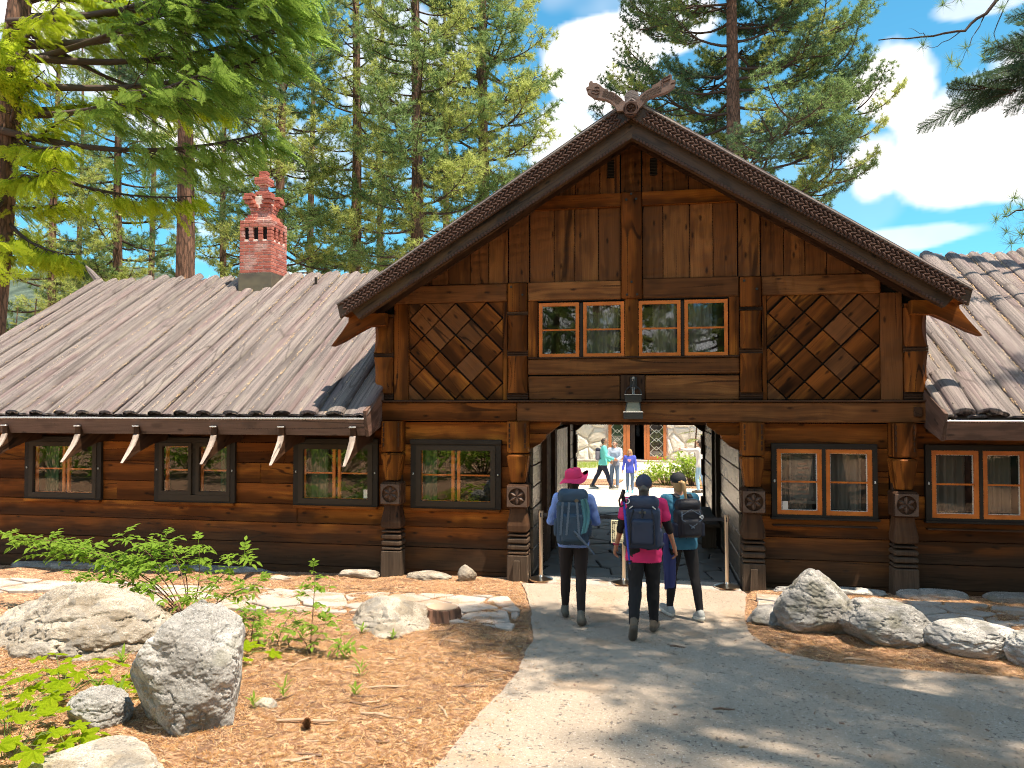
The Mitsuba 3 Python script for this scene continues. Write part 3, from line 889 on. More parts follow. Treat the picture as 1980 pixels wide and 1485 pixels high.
part(md, 'rosette', move(rosette(.15), (CX - .005, -1.028, 6.51)), 'carved_barge')

# ---- wing roofs of half logs
def half_log(w, L, rise, thick, tip):
    """an arched board along -x' (down the slope), origin at its lower end; x across, y up the slope, z out of the roof"""
    n, k = 12, 9
    ys = np.concatenate([np.linspace(0, L - tip, n), [L - tip * .45, L]])
    wid = np.concatenate([np.ones(n), [.86, .5]])
    rings = []
    sd = R.uniform(0, 99)
    for y, q in zip(ys, wid):
        wob = .010 * math.sin(y * 1.3 + sd) + .006 * math.sin(y * 3.1 + sd)
        ww = w * q * (1 + .05 * math.sin(y * 2.2 + sd))  # pale tone paints in the light falling on the arm
        a = np.linspace(0, math.pi, k)
        out = np.stack([wob - np.cos(a) * ww / 2, np.full(k, y), rise * np.sin(a) ** .8 * (.9 + .1 * q)], 1)
        inn = np.stack([wob + np.cos(a) * (ww / 2 - thick), np.full(k, y), np.maximum(rise * np.sin(a) ** .8 * .9 - thick, -.01)], 1)
        rings.append(np.vstack([out, inn]))
    return loft(rings)


RS = rot((1, 0, 0), ROOFM)
USED.add(LODGE + '__wing_roof'); USED.add(LODGE + '__right_roof')


DEBRIS = []


def log_roof(holder, x0, x1, ridge_y=4.13):
    L = (ridge_y - EAVE_Y) / math.cos(math.radians(ROOFM))
    n = int(round((x1 - x0) / .205))
    for i in range(n):
        x = x0 + (i + .5) * (x1 - x0) / n + R.uniform(-.012, .012)
        up = i % 2 == 0
        m = half_log(R.uniform(.235, .28) if up else R.uniform(.21, .25), L + R.uniform(-.06, .16), R.uniform(.066, .080) if up else R.uniform(.038, .050), .022, .12)
        m = turned(m, rot((0, 0, 1), R.uniform(-.35, .35)))
        m = turned(m, RS, (x, EAVE_Y + R.uniform(-.015, .015), EAVE_Z + (.024 if up else 0)))
        part(holder, 'roof_board', grained(m, 'wood_roof', RS @ np.array([0, 1, 0]), smooth=True))
    DEBRIS.append((x0, x1, ridge_y, holder))
    # the slope behind the ridge and the deck underneath
    part(holder, 'deck', cat([hull([(x, y, z + dz) for x in (x0, x1) for y, z in ((EAVE_Y + .03, roof_z(EAVE_Y + .03)), (ridge_y, roof_z(ridge_y))) for dz in (-.03, -.07)]),
                              hull([(x, y, z + dz) for x in (x0, x1) for y, z in ((ridge_y + .02, roof_z(ridge_y) - .02), (8.0, roof_z(ridge_y) - .02 - (8.0 - ridge_y) * SLOPE)) for dz in (0, -.06)])]), 'wood_roof_plain')


scene['wood_roof_plain'] = {'type': 'principled', 'base_color': rgb(.12, .09, .08), 'roughness': .8}
log_roof(LODGE + '__wing_roof', -12.35, -4.13)
log_roof(LODGE + '__right_roof', 3.80, 8.4)


def overlay(holder, xs, y0):
    for x, w in xs:
        m = half_log(w, 1.0 + R.uniform(-.1, .1), .09, .022, .01)
        m = turned(m, RS, (x, EAVE_Y - .01, EAVE_Z + .055))
        part(holder, 'roof_board', grained(m, 'wood_roof', RS @ np.array([0, 1, 0]), smooth=True))


overlay(LODGE + '__right_roof', ((3.95, .28), (4.22, .30)), 0)
for holder, x, w in ((LODGE + '__wing_roof', -4.06, .20), (LODGE + '__right_roof', 3.785, .13)):   # short boards that stop at the gable wall
    m = turned(half_log(w, .93, .05, .022, .01), RS, (x, EAVE_Y, EAVE_Z + .01))
    part(holder, 'roof_board', grained(m, 'wood_roof', RS @ np.array([0, 1, 0]), smooth=True))


def eave(x0, x1, holder):
    e = fresh(holder + '__fascia')
    put(e, grained(hull([(x, y, z) for x in (x0, x1) for y, z in ((-.815, 2.345), (-.775, 2.345), (-.735, 2.115), (-.70, 2.115))]), 'wood_fascia'))
    part(holder, 'drip_edge', cbox(x0 - .01, x1 + .01, -.835, -.80, 2.346, 2.372, .006), 'tin_edge')
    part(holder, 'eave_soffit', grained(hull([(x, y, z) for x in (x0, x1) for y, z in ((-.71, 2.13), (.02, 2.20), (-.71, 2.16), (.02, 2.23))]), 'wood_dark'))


bumped('wood_fascia', wood_tone((.23, .135, .098), (.155, .090, .068), (.055, .033, .026), (.12, .08, .06)), lambda p, n, uv: 0.010 * dr.abs(dr.sin(p.x * 52 + 3 * noise(p.x * 3, p.z * 9))) + .003 * noise(p.x * 40, p.z * 40), 1.0, .6)
bumped('wood_barge', wood_tone((.105, .060, .030), (.066, .036, .020), (.02, .012, .009), (.06, .04, .03)), wood_relief(False), 1.0, .55)
bumped('dragon_wood', lambda p, n, uv: mix((.13, .085, .072), (.26, .185, .160), fbm(p.x * 9, p.y * 9, p.z * 9)), None, rough=.8, specular=.2)
bumped('carved_barge', lambda p, n, uv: mix((.062, .033, .026), (.120, .072, .058), fbm(p.x * 7, p.y * 7, p.z * 7)) * (.8 + .4 * noise(p.x * 60, p.y * 60, p.z * 60)), None, rough=.75, specular=.2)
eave(-12.35, -4.0, LODGE + '__wing_roof')
eave(3.74, 8.4, LODGE + '__right_roof')
# closing boards at the eave ends
part(LODGE + '__wing_roof', 'end_board', grained(hull([(x, y, z) for x in (-4.0, -3.95) for y, z in ((-.83, 2.47), (-.80, 2.33), (-.70, 2.10), (-.10, 2.26), (-.02, 2.42), (-.02, 2.80))]), 'wood_fascia', (0, 1, .5)))
part(LODGE + '__right_roof', 'end_board', grained(hull([(x, y, z) for x in (3.70, 3.74) for y, z in ((-.83, 2.45), (-.80, 2.33), (-.70, 2.10), (-.10, 2.26), (-.02, 2.42), (-.02, 2.80))]), 'wood_fascia', (0, 1, .5)))

# rafter tails: tusks hanging out from under the eave
def tusk(x):
    prof = [(-.02, 2.20), (-.70, 2.235), (-.80, 2.235), (-.80, 2.10), (-.83, 2.03), (-.90, 1.93), (-1.00, 1.82), (-1.12, 1.705), (-.97, 1.765), (-.80, 1.84), (-.45, 1.95), (-.02, 2.0)]
    m = trimesh.creation.extrude_polygon(Polygon(prof), .085, engine='earcut')
    v = m.vertices
    m.vertices = np.stack([v[:, 2] - .0425, v[:, 0], v[:, 1]], 1)
    v = m.vertices.copy()
    k = np.clip((v[:, 1] + .90) / -.30, 0, 1) ** 1.4
    v[:, 0] *= 1 - .85 * k
    p = part(LODGE, 'rafter_tail', grained(trimesh.Trimesh(v + [x, 0, 0], m.faces, process=False), 'wood_dark', (0, 1, .6)))
    fr = [(-.818, 2.10), (-.845, 2.03), (-.912, 1.93), (-1.010, 1.82), (-1.126, 1.700)]  # pale strip on dark wood paints the sunlit front of the tusk
    kk = lambda y: .040 * (1 - .85 * np.clip((y + .90) / -.30, 0, 1) ** 1.4) + .003
    part(p, 'weathered_face', grained(loft([[(x - kk(y), y, z), (x + kk(y), y, z), (x + kk(y), y + .030, z + .012), (x - kk(y), y + .030, z + .012)] for y, z in fr]), 'wood_tail_lit', (0, 1, .6)))
    part(p, 'clip', cbox(x - .05, x + .05, -.84, -.80, 2.225, 2.245, .004), 'tin_edge')


bumped('wood_tail_lit', wood_tone((.50, .42, .36), (.38, .31, .265), (.12, .09, .075), (.5, .4, .34)), wood_relief(False), 1.0, .7)
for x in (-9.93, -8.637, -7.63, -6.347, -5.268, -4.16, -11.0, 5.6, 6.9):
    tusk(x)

# ---- brick chimney
CH = fresh(LODGE + '__chimney')
KB = [0]


def brick(cx, cy, cz, lx, ly, lz, ch=CH):
    KB[0] += 1
    m = cbox(cx - lx / 2, cx + lx / 2, cy - ly / 2, cy + ly / 2, cz - lz / 2, cz + lz / 2, .005)
    m = move(m, (R.uniform(-.003, .003), R.uniform(-.003, .003), 0))
    part(ch, 'brick', m, 'brick', uv=np.full((len(m.vertices), 2), 2.0 * (KB[0] % 400)))


def ring_course(cx, cy, z, sx, sy, off, h=.062, skip=None):
    bl, j = .215, .012
    for side in range(4):
        L = sx if side % 2 == 0 else sy
        pos = -L / 2
        first = True
        while pos < L / 2 - .02:
            l = min((bl if not (first and off) else bl / 2), L / 2 - pos)
            if L / 2 - pos - l < .05:
                l = L / 2 - pos
            c = pos + l / 2
            d = .045
            if skip is None or not skip(c):
                if side == 0: brick(cx + c, cy - sy / 2 + d, z, l - j, .09, h)
                if side == 2: brick(cx + c, cy + sy / 2 - d, z, l - j, .09, h)
                if side == 1 and abs(c) < sy / 2 - .02: brick(cx + sx / 2 - d, cy + c, z, .09, l - j, h)
                if side == 3 and abs(c) < sy / 2 - .02: brick(cx - sx / 2 + d, cy + c, z, .09, l - j, h)
            pos += l
            first = False


qx, qy, sx, sy = -8.00, 3.74, .72, .70
core = [cbox(qx - sx / 2 + .012, qx + sx / 2 - .012, qy - sy / 2 + .012, qy + sy / 2 - .012, 4.3, 6.0)]
z = 5.30
k = 0
while z < 5.96:
    ring_course(qx, qy, z + .035, sx, sy, k % 2)
    z += .074
    k += 1
zs = z
for j in range(4):      # the vented courses: four piers a side
    for side in range(4):
        for c in (-.305, -.105, .105, .305):
            w = .10
            if side == 0: brick(qx + c * sx / .72, qy - sy / 2 + .045, z + .035, w, .09, .062)
            if side == 2: brick(qx + c * sx / .72, qy + sy / 2 - .045, z + .035, w, .09, .062)
            if side == 1: brick(qx + sx / 2 - .045, qy + c * sy / .72 * .98, z + .035, .09, w, .062)
            if side == 3: brick(qx - sx / 2 + .045, qy + c * sy / .72 * .98, z + .035, .09, w, .062)
    z += .074
for s, o in ((.72, 0), (.72, 1), (.58, 0), (.50, 1)):
    ring_course(qx, qy, z + .035, s, s * .97, o)
    core.append(cbox(qx - s / 2 + .02, qx + s / 2 - .02, qy - s / 2 + .03, qy + s / 2 - .03, z - .002, z + .073))
    z += .074
for s, o in ((.40, 0), (.42, 1)):
    ring_course(qx, qy, z + .035, s, s, o)
    core.append(cbox(qx - s / 2 + .02, qx + s / 2 - .02, qy - s / 2 + .02, qy + s / 2 - .02, z - .002, z + .073))
    z += .074
for k in range(4):      # four corner turrets leaning out, then the finial
    for a, b in ((-1, -1), (1, -1), (1, 1), (-1, 1)):
        r = (.13, .19, .22, .20)[k]
        brick(qx + a * r, qy + b * r, z + .035 + .074 * k, .20, .20, .062)
core.append(cbox(qx - .17, qx + .17, qy - .17, qy + .17, z, z + .25))
z += .074 * 4
for s in (.26, .16, .13, .30, .30, .16, .16):
    brick(qx, qy, z + .035, s, s, .062)
    core.append(cbox(qx - s * .4, qx + s * .4, qy - s * .4, qy + s * .4, z - .004, z + .06))
    z += .074
put(CH, mikit.ply(cat(core), 'mortar'))
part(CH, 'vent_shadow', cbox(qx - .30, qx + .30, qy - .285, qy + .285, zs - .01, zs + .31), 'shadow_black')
part(CH, 'flashing', cbox(qx - sx / 2 - .012, qx + sx / 2 + .012, qy - sy / 2 - .012, qy + sy / 2 + .012, 4.55, 5.295, .004), 'chimney_lead')
part(CH, 'saddle', hull([(qx - .36, qy + .4, 4.9), (qx - .7, qy + .2, 5.1), (qx - .36, qy + .1, 5.28), (qx - .36, qy - .1, 5.05), (qx - .6, qy - .1, 4.95)]), 'casing_paint')
part(LODGE, 'vent_pipe', tube([(-6.75, 3.6, 5.0), (-6.75, 3.6, 5.20)], .03, 8), 'casing_paint')
# ridge ornament lying at the far end
part(LODGE, 'ridge_horn', grained(tube([(-12.1, 4.3, 5.2), (-12.35, 4.3, 5.35), (-12.6, 4.3, 5.62), (-12.72, 4.3, 5.75)], [.10, .09, .06, .02], 7), 'wood_roof', (1, 0, -1)))

# ---- the passage
PW = LODGE + '__passage_wall'
USED.add(PW)
for s, x, dx, segs in ((-1, -1.675, -.05, [(.12, 1.15), (5.15, 6.6)]), (1, 1.305, .05, [(.12, 3.0), (3.25, 3.85), (4.0, 6.6)])):
    for (a, b) in segs:
        for z0, z1 in zip(EDGES[:-1], EDGES[1:]):
            if z1 < .02:
                continue
            j = R.uniform(-.008, .008)
            part(PW, 'plank', grained(cbox(x + j, x + dx, a + .004, b - .004, max(z0, .0) + .008, z1 - .008, .007), 'wood_passage', (0, 1, 0)))
    part(PW, 'backing', cbox(x + dx * 1.02, x + dx * 1.6, .06, 6.78, -.2, 2.33), 'shadow_black')
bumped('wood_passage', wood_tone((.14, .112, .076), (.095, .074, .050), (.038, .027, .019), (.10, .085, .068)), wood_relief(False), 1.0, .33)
for y0, y1 in ((3.0, 3.10), (3.14, 3.25), (3.86, 3.99)):
    part(PW, 'batten', cbox(1.24, 1.34, y0, y1, .0, 2.30), 'casing_paint')
door = part(LODGE, 'door', grained(cbox(-1.70, -1.655, 2.62, 4.95, .06, 2.10, .01), 'wood_passage', (0, 0, 1)))
for k in range(5):
    part(door, 'board', grained(cbox(-1.655, -1.64, 2.64 + .46 * k, 2.64 + .46 * k + .44, .07, 2.09, .005), 'wood_passage', (0, 0, 1)))
part(door, 'handle', tube([(-1.62, 4.75, 1.05), (-1.56, 4.75, 1.05), (-1.56, 4.5, 1.05)], .015, 6), 'iron')
for y0, y1 in ((1.16, 1.62), (2.30, 2.60), (4.98, 5.14)):
    part(PW, 'door_post', grained(cbox(-1.72, -1.60, y0, y1, .0, 2.30), 'wood_dark', (0, 0, 1)))
part(PW, 'panel', cbox(-1.70, -1.66, 1.63, 2.29, .0, 2.3), 'casing_paint')
# ceiling joists and corbels
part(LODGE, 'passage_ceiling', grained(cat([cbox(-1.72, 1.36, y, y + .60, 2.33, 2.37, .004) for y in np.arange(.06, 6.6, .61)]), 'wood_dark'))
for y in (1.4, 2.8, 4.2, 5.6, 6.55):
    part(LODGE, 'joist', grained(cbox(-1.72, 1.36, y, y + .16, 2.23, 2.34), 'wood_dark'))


def corbel(s, x, y, big=1.0, bsdf='wood_orange'):
    up = [(0, 2.30), (.455, 2.30), (.44, 2.255), (.36, 2.20), (.285, 2.135), (0, 2.135)]
    lo = [(0, 2.128), (.25, 2.128), (.235, 2.07), (.17, 2.01), (.12, 1.965), (0, 1.905)]
    for q in (up, lo):
        part(LODGE, 'corbel', grained(bevel_xz(Polygon([(x - s * a * big, 2.3 - (2.3 - z) * big) for a, z in q]), y, y + .20, .012), bsdf))


corbel(-1, -1.70, -.03)
corbel(1, 1.30, -.03)
for y in (6.6,):
    for s, x in ((-1, -1.70), (1, 1.33)):
        corbel(s, x, y, 1.0, 'wood_dark')
        p = part(LODGE, 'courtyard_post', grained(cat([cbox(x - .06, x + .07, y, y + .24, 0, 2.3), cbox(x - .10, x + .10, y - .02, y + .26, 1.42, 1.85), cbox(x - .11, x + .11, y - .02, y + .26, 0, .45), cbox(x - .09, x + .09, y, y + .25, .95, 1.3)]), 'wood_dark', (0, 0, 1)))
# the low bench on the right
bench = thing('wooden_bench', 'low dark bench against the right wall inside the passage', 'bench')
USED.add(bench)
part(bench, 'seat', grained(cbox(.92, 1.27, 2.6, 4.9, .40, .46), 'wood_dark', (0, 1, 0)))
for y in (2.8, 4.6):
    part(bench, 'leg', grained(cbox(.97, 1.22, y, y + .07, .0, .40), 'wood_dark', (0, 0, 1)))
# ---------------------------------------------------------------- ground, paths, paving
def gz(x, y):
    x, y = np.asarray(x, float), np.asarray(y, float)
    z = np.where(y < 0, -.055 * np.maximum(y, -14), np.where(y < 6.8, 0, np.maximum(-.045 * (y - 6.8), -.55)))
    z = z + .015 * np.clip(x + 2, -40, 0)
    far = np.clip((np.hypot(x, y) - 45) / 200, 0, 1)
    return z + far * 0


PATH = np.array([(-1.75, -.45), (-1.62, -1.0), (-1.30, -2.46), (-1.16, -3.40), (-1.11, -4.65), (-1.20, -5.70), (-1.28, -6.68), (-1.9, -9.0), (-2.6, -13), (4.2, -13), (3.1, -10), (2.7, -7.6), (2.85, -6.0), (3.05, -4.9), (3.25, -4.2), (3.12, -3.93), (2.04, -3.87), (1.55, -3.75), (1.26, -3.51), (1.06, -2.9), (1.09, -2.2), (1.30, -.6), (1.30, -.42)])


def lumps(x, y, amp):
    p = np.stack([x, y, 0 * x], -1)
    return amp * (meshkit.fbm(p * 1.7 + 5, 4, 3) - .5) + amp * .5 * (meshkit.fbm(p * 7, 3, 8) - .5)


from shapely import contains_xy, distance as sdist, points as spoints
PPOLY = Polygon(PATH)


def on_path(x, y):
    """signed distance to the asphalt: negative inside"""
    d = sdist(PPOLY.exterior, spoints(np.stack([x, y], -1)))
    return np.where(contains_xy(PPOLY, x, y), -d, d)


def litter_h(x, y):
    """the forest floor's height"""
    d = on_path(x, y)
    bank = np.clip(d / .5, 0, 1)
    calm = np.where((y > -.25), .15, 1.0)
    base = gz(x, y) + lumps(x, y, .10) * bank * calm + .015 * bank - .012
    inside = (x > -1.75) & (x < 1.4) & (y > -.4) & (y < 7)
    under = (y > .02) & (y < 7)
    return np.where(inside | under, gz(x, y) - .06, np.where(d < -.05, gz(x, y) - .05, base))


def axis(lo, hi, d0, d1, s, far):
    a = list(np.arange(d0, d1, s))
    x, k = d0, s
    while x > lo:
        k *= 1.25; x -= min(k, far); a.insert(0, x)
    x, k = a[-1], s
    while x < hi:
        k *= 1.25; x += min(k, far); a.append(x)
    return np.array(a)


gx, gy = axis(-420, 420, -9.0, 5.5, .07, 60), axis(-160, 700, -8.0, .4, .07, 60)
X, Y = np.meshgrid(gx, gy, indexing='ij')
Z = litter_h(X.ravel(), Y.ravel())
i, j = np.meshgrid(np.arange(len(gx) - 1), np.arange(len(gy) - 1), indexing='ij')
n = len(gy)
quads = np.stack([i * n + j, (i + 1) * n + j, (i + 1) * n + j + 1, i * n + j + 1], -1).reshape(-1, 4)
put(structure('forest_floor'), mikit.ply((np.stack([X.ravel(), Y.ravel(), Z], 1), quads), 'needle_floor', smooth=True))

# the asphalt path, its edge frayed
dense = []
for a, b in zip(PATH, np.roll(PATH, -1, 0)):
    m = max(2, int(np.hypot(*(b - a)) / .08))
    for t in np.arange(m) / m:
        q = a + (b - a) * t
        o = .035 * (meshkit.fbm(np.array([q[0] * 3, q[1] * 3, 2.]), 4) - .5) * 2
        dense.append(q + o)
cells = []
PD = Polygon(dense).buffer(0)
pts2 = [(x, y) for x in np.arange(-3, 9, .25) for y in np.arange(-13.2, -.3, .25)]
tri = trimesh.creation.triangulate_polygon(PD, engine='earcut')
pv, pf = trimesh.remesh.subdivide_to_size(np.column_stack([tri[0], np.zeros(len(tri[0]))]), tri[1], .35, max_iter=12)
pv[:, 2] = gz(pv[:, 0], pv[:, 1]) + .006
pth = trimesh.Trimesh(pv, pf, process=False)
if pth.face_normals[:, 2].mean() < 0:
    pth.invert()
put(structure('asphalt_path'), mikit.ply(pth, 'asphalt'))

# irregular flagstones
from scipy.spatial import Voronoi


def paving(holder, region, spacing, height, gap, bsdf, zfun, relax=1, keep=1.0):
    x0, y0, x1, y1 = region.bounds
    nx, ny = int((x1 - x0) / spacing[0]) + 1, int((y1 - y0) / spacing[1]) + 1
    pts = np.array([(x0 + (a + .5 * (b % 2) + R.uniform(-.33, .33)) * spacing[0], y0 + (b + R.uniform(-.33, .33)) * spacing[1]) for a in range(-1, nx + 1) for b in range(-1, ny + 1)])
    vor = Voronoi(pts)
    k = 0
    for reg in vor.point_region:
        ids = vor.regions[reg]
        if -1 in ids or len(ids) < 3:
            continue
        q = Polygon(vor.vertices[ids]).intersection(region).buffer(-gap).buffer(-.03).buffer(.03, quad_segs=2).simplify(.01)
        if q.is_empty or q.geom_type != 'Polygon' or q.area < .02 or R.random() > keep:
            continue
        k += 1
        c = np.array(q.exterior.coords)[:-1]
        if not q.exterior.is_ccw:
            c = c[::-1]
        c = c + R.uniform(-.012, .012, c.shape)
        h = height + R.uniform(-.008, .012)
        m = c.mean(0)
        tilt = R.uniform(-.02, .02, 2)
        def lay(p, dz):
            return np.column_stack([p, zfun(p[:, 0], p[:, 1]) + dz + (p - m) @ tilt])
        inn = m + (c - m) * (1 - .02 / max(.1, np.sqrt(q.area)))
        v = np.vstack([lay(c, -.06), lay(c, h - .010), lay(inn, h), [[*m, float(zfun(m[0], m[1])) + h + R.uniform(0, .006)]]])
        nn = len(c)
        a = np.arange(nn); b = (a + 1) % nn
        f = []
        for o in (0, nn):
            f += [np.stack([o + a, o + b, o + nn + b], 1), np.stack([o + a, o + nn + b, o + nn + a], 1)]
        f.append(np.stack([2 * nn + a, 2 * nn + b, a * 0 + 3 * nn], 1))
        part(holder, 'stone', trimesh.Trimesh(v, np.vstack(f), process=False), bsdf, uv=np.full((len(v), 2), 2.0 * k))


FL = structure('flagstone_path')
paving(FL, Polygon([(-12, -1.2), (-8, -1.35), (-5.5, -1.45), (-3.5, -1.45), (-1.75, -1.55), (-1.45, -2.3), (-1.38, -3.25), (-1.9, -3.1), (-3.2, -2.75), (-5.0, -2.8), (-8, -2.75), (-12, -2.7)]), (.62, .48), .022, .018, 'flagstone', gz, keep=.93)
FR = structure('flagstone_path')
paving(FR, Polygon([(1.42, -.55), (1.3, -1.6), (1.45, -1.95), (2.2, -2.1), (3.7, -2.0), (5.2, -1.9), (8, -1.9), (8, -.75), (4, -.72), (2.9, -.6)]), (.62, .46), .022, .016, 'flagstone', gz)
PF = structure('passage_floor')
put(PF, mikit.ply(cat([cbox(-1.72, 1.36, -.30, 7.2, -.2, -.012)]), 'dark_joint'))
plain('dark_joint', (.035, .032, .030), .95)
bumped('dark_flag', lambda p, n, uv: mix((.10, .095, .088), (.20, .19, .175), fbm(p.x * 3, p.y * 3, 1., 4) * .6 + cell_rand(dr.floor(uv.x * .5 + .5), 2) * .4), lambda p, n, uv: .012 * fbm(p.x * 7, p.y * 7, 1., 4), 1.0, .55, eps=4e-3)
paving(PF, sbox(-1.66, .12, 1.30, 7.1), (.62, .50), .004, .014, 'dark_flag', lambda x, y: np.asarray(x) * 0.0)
part(PF, 'threshold_stone', move(cbox(-1.60, -.2, -.36, .10, -.2, .03, .02), (0, 0, 0)), 'flagstone', uv=np.full((24, 2), 4.0))
part(PF, 'threshold_stone', cbox(-.19, 1.28, -.37, .10, -.2, .027, .02), 'flagstone', uv=np.full((24, 2), 10.0))

# courtyard beyond the passage
cy_x, cy_y = np.linspace(-14, 14, 57), np.concatenate([np.arange(7.0, 24, .4), np.arange(24, 36, 2.0)])
X, Y = np.meshgrid(cy_x, cy_y, indexing='ij')
Zc = gz(X.ravel(), Y.ravel()) + .02
i, j = np.meshgrid(np.arange(len(cy_x) - 1), np.arange(len(cy_y) - 1), indexing='ij')
n = len(cy_y)
put(structure('courtyard'), mikit.ply((np.stack([X.ravel(), Y.ravel(), Zc], 1), np.stack([i * n + j, (i + 1) * n + j, (i + 1) * n + j + 1, i * n + j + 1], -1).reshape(-1, 4)), 'gravel', smooth=True))
bed = structure('planting_bed')
bv = [(-.6, 16.6), (4.5, 15.6), (5, 20), (-.2, 21)]
put(bed, mikit.ply(cat([hull([(x, y, float(gz(x, y)) + d) for x, y in bv for d in (.0, .06)]), hull([(x, y, float(gz(x, y)) + d) for x, y in [(-4.5, 17.5), (-1.2, 17.0), (-.9, 20), (-5, 20.5)] for d in (.0, .06)])]), 'needle_floor'))
plain('grass_green', (.20, .30, .03), .8)

# ---------------------------------------------------------------- the stone house across the courtyard
SH = thing('stone_house', 'pale boulder walled house across the courtyard with orange framed leaded windows', 'house')
HY = 30.0
HZ = -.50
open_ = sbox(-2.0, -.42, 1.05, 1.72)
put(SH + '__wall', mikit.ply(cat([extrude_xz(sbox(-13, -.8, 13, 4.2).difference(open_), HY + .05, HY + .6), cbox(-13, 13, HY + 9, HY + 9.3, -.8, 4.2), cbox(-13, -12.6, HY + .6, HY + 9, -.8, 4.2), cbox(12.6, 13, HY + .6, HY + 9, -.8, 4.2)]), 'mortar'))
USED.add(SH + '__wall')
pts = np.array([(x + R.uniform(-.28, .28), z + R.uniform(-.22, .22)) for x in np.arange(-8.5, 7.5, .85) for z in np.arange(-1.6, 5.2, .66)])
vor = Voronoi(pts)
kk = 0
for reg in vor.point_region:
    ids = vor.regions[reg]
    if -1 in ids or len(ids) < 3:
        continue
    q = Polygon(vor.vertices[ids]).intersection(sbox(-7, -.8, 6, 3.2)).difference(open_.buffer(.02)).buffer(-.08).buffer(.06, quad_segs=2)
    if q.geom_type != 'Polygon' or q.area < .05:
        continue
    kk += 1
    c = np.array(q.exterior.coords)[:-1]
    m = c.mean(0)
    rings = []
    for sc, d in ((1, .05), (.95, -.03), (.75, -.08), (.35, -.10)):
        cc = m + (c - m) * sc
        rings.append(np.column_stack([cc[:, 0], HY + d + R.uniform(-.012, .012, len(cc)), cc[:, 1]]))
    mm = loft(rings)
    part(SH + '__wall', 'stone', mm, 'wall_stone', uv=np.full((len(mm.vertices), 2), 2.0 * kk))
part(SH, 'plinth', cbox(-6, 5, HY - .5, HY - .12, -.8, -.42, .03), 'flagstone', uv=np.full((24, 2), 6.0))
part(SH, 'roof', cat([hull([(x, y, z) for x in (-13.5, 13.5) for y, z in ((HY - .6, 4.0), (HY - .6, 4.2), (HY + 4.6, 6.6), (HY + 4.6, 6.8))]), hull([(x, y, z) for x in (-13.5, 13.5) for y, z in ((HY + 10, 4.0), (HY + 10, 4.2), (HY + 4.62, 6.6), (HY + 4.62, 6.8))])]), 'wood_roof_plain')
part(SH, 'interior', cat([cbox(-4, -3.9, HY + .6, HY + 6, -.45, 2.6), cbox(3, 3.1, HY + .6, HY + 6, -.45, 2.6), cbox(-4, 3.1, HY + .6, HY + 6, -.55, -.45), cbox(-4, 3.1, HY + .6, HY + 6, 2.6, 2.7),
                           extrude_xz(sbox(-4, -.45, 3.1, 2.6).difference(sbox(-.60, .55, -.40, 1.45)), HY + 6, HY + 6.2)]), 'room_wall')
for a, b in ((-2.0, -1.05), (.02, 1.05)):
    w = part(SH, 'window', bevel_xz(frame_poly(a, b, -.42, 1.70, .16), HY - .10, HY + .3, .015), 'red_paint')
    part(w, 'pane', (np.array([[a + .15, HY + .06, -.3], [b - .15, HY + .06, -.3], [b - .15, HY + .06, 1.6], [a + .15, HY + .06, 1.6]]), np.array([[0, 1, 2], [0, 2, 3]])), 'window_glass')
    part(w, 'curtain', cbox(a + .1, b - .1, HY + .35, HY + .37, -.3, 1.6), 'green_curtain' if a < -1 else 'room_wall')
    ww, hh = b - a - .32, 1.80
    lines = []
    for k in range(-1, 4):
        for s in (-1, 1):
            cz = -.26 + .45 * (k + .5)
            l = LineString([(a + .16, cz - s * .225), (b - .16, cz + s * .225 * 1)]).buffer(.014, cap_style=2).intersection(sbox(a + .16, -.26, b - .16, 1.54))
            l2 = LineString([(a + .16, cz), ((a + b) / 2, cz + s * .32), (b - .16, cz)]).buffer(.014, cap_style=2).intersection(sbox(a + .16, -.26, b - .16, 1.54))
            lines.append(l2)
    part(w, 'leading', extrude_xz(__import__('shapely').union_all(lines), HY + .03, HY + .05), 'lead_came')
plain('red_paint', (.46, .150, .045), .45)
plain('lead_came', (.55, .58, .52), .6)
dr_ = part(SH, 'doorway', bevel_xz(sbox(-1.04, -.42, .01, 1.72).difference(sbox(-.86, -.42, -.12, 1.64)), HY - .12, HY + .3, .015), 'red_paint')
part(dr_, 'lintel', cbox(-2.02, 1.07, HY - .14, HY + .3, 1.725, 1.95, .02), 'red_paint')
part(SH, 'door', cbox(-.16, -.12, HY + .3, HY + 1.1, -.42, 1.62), 'casing_paint')
part(SH, 'door', cbox(-.86, -.60, HY + .32, HY + .38, -.42, 1.62), 'room_wall', label='brown inner door leaf standing ajar')

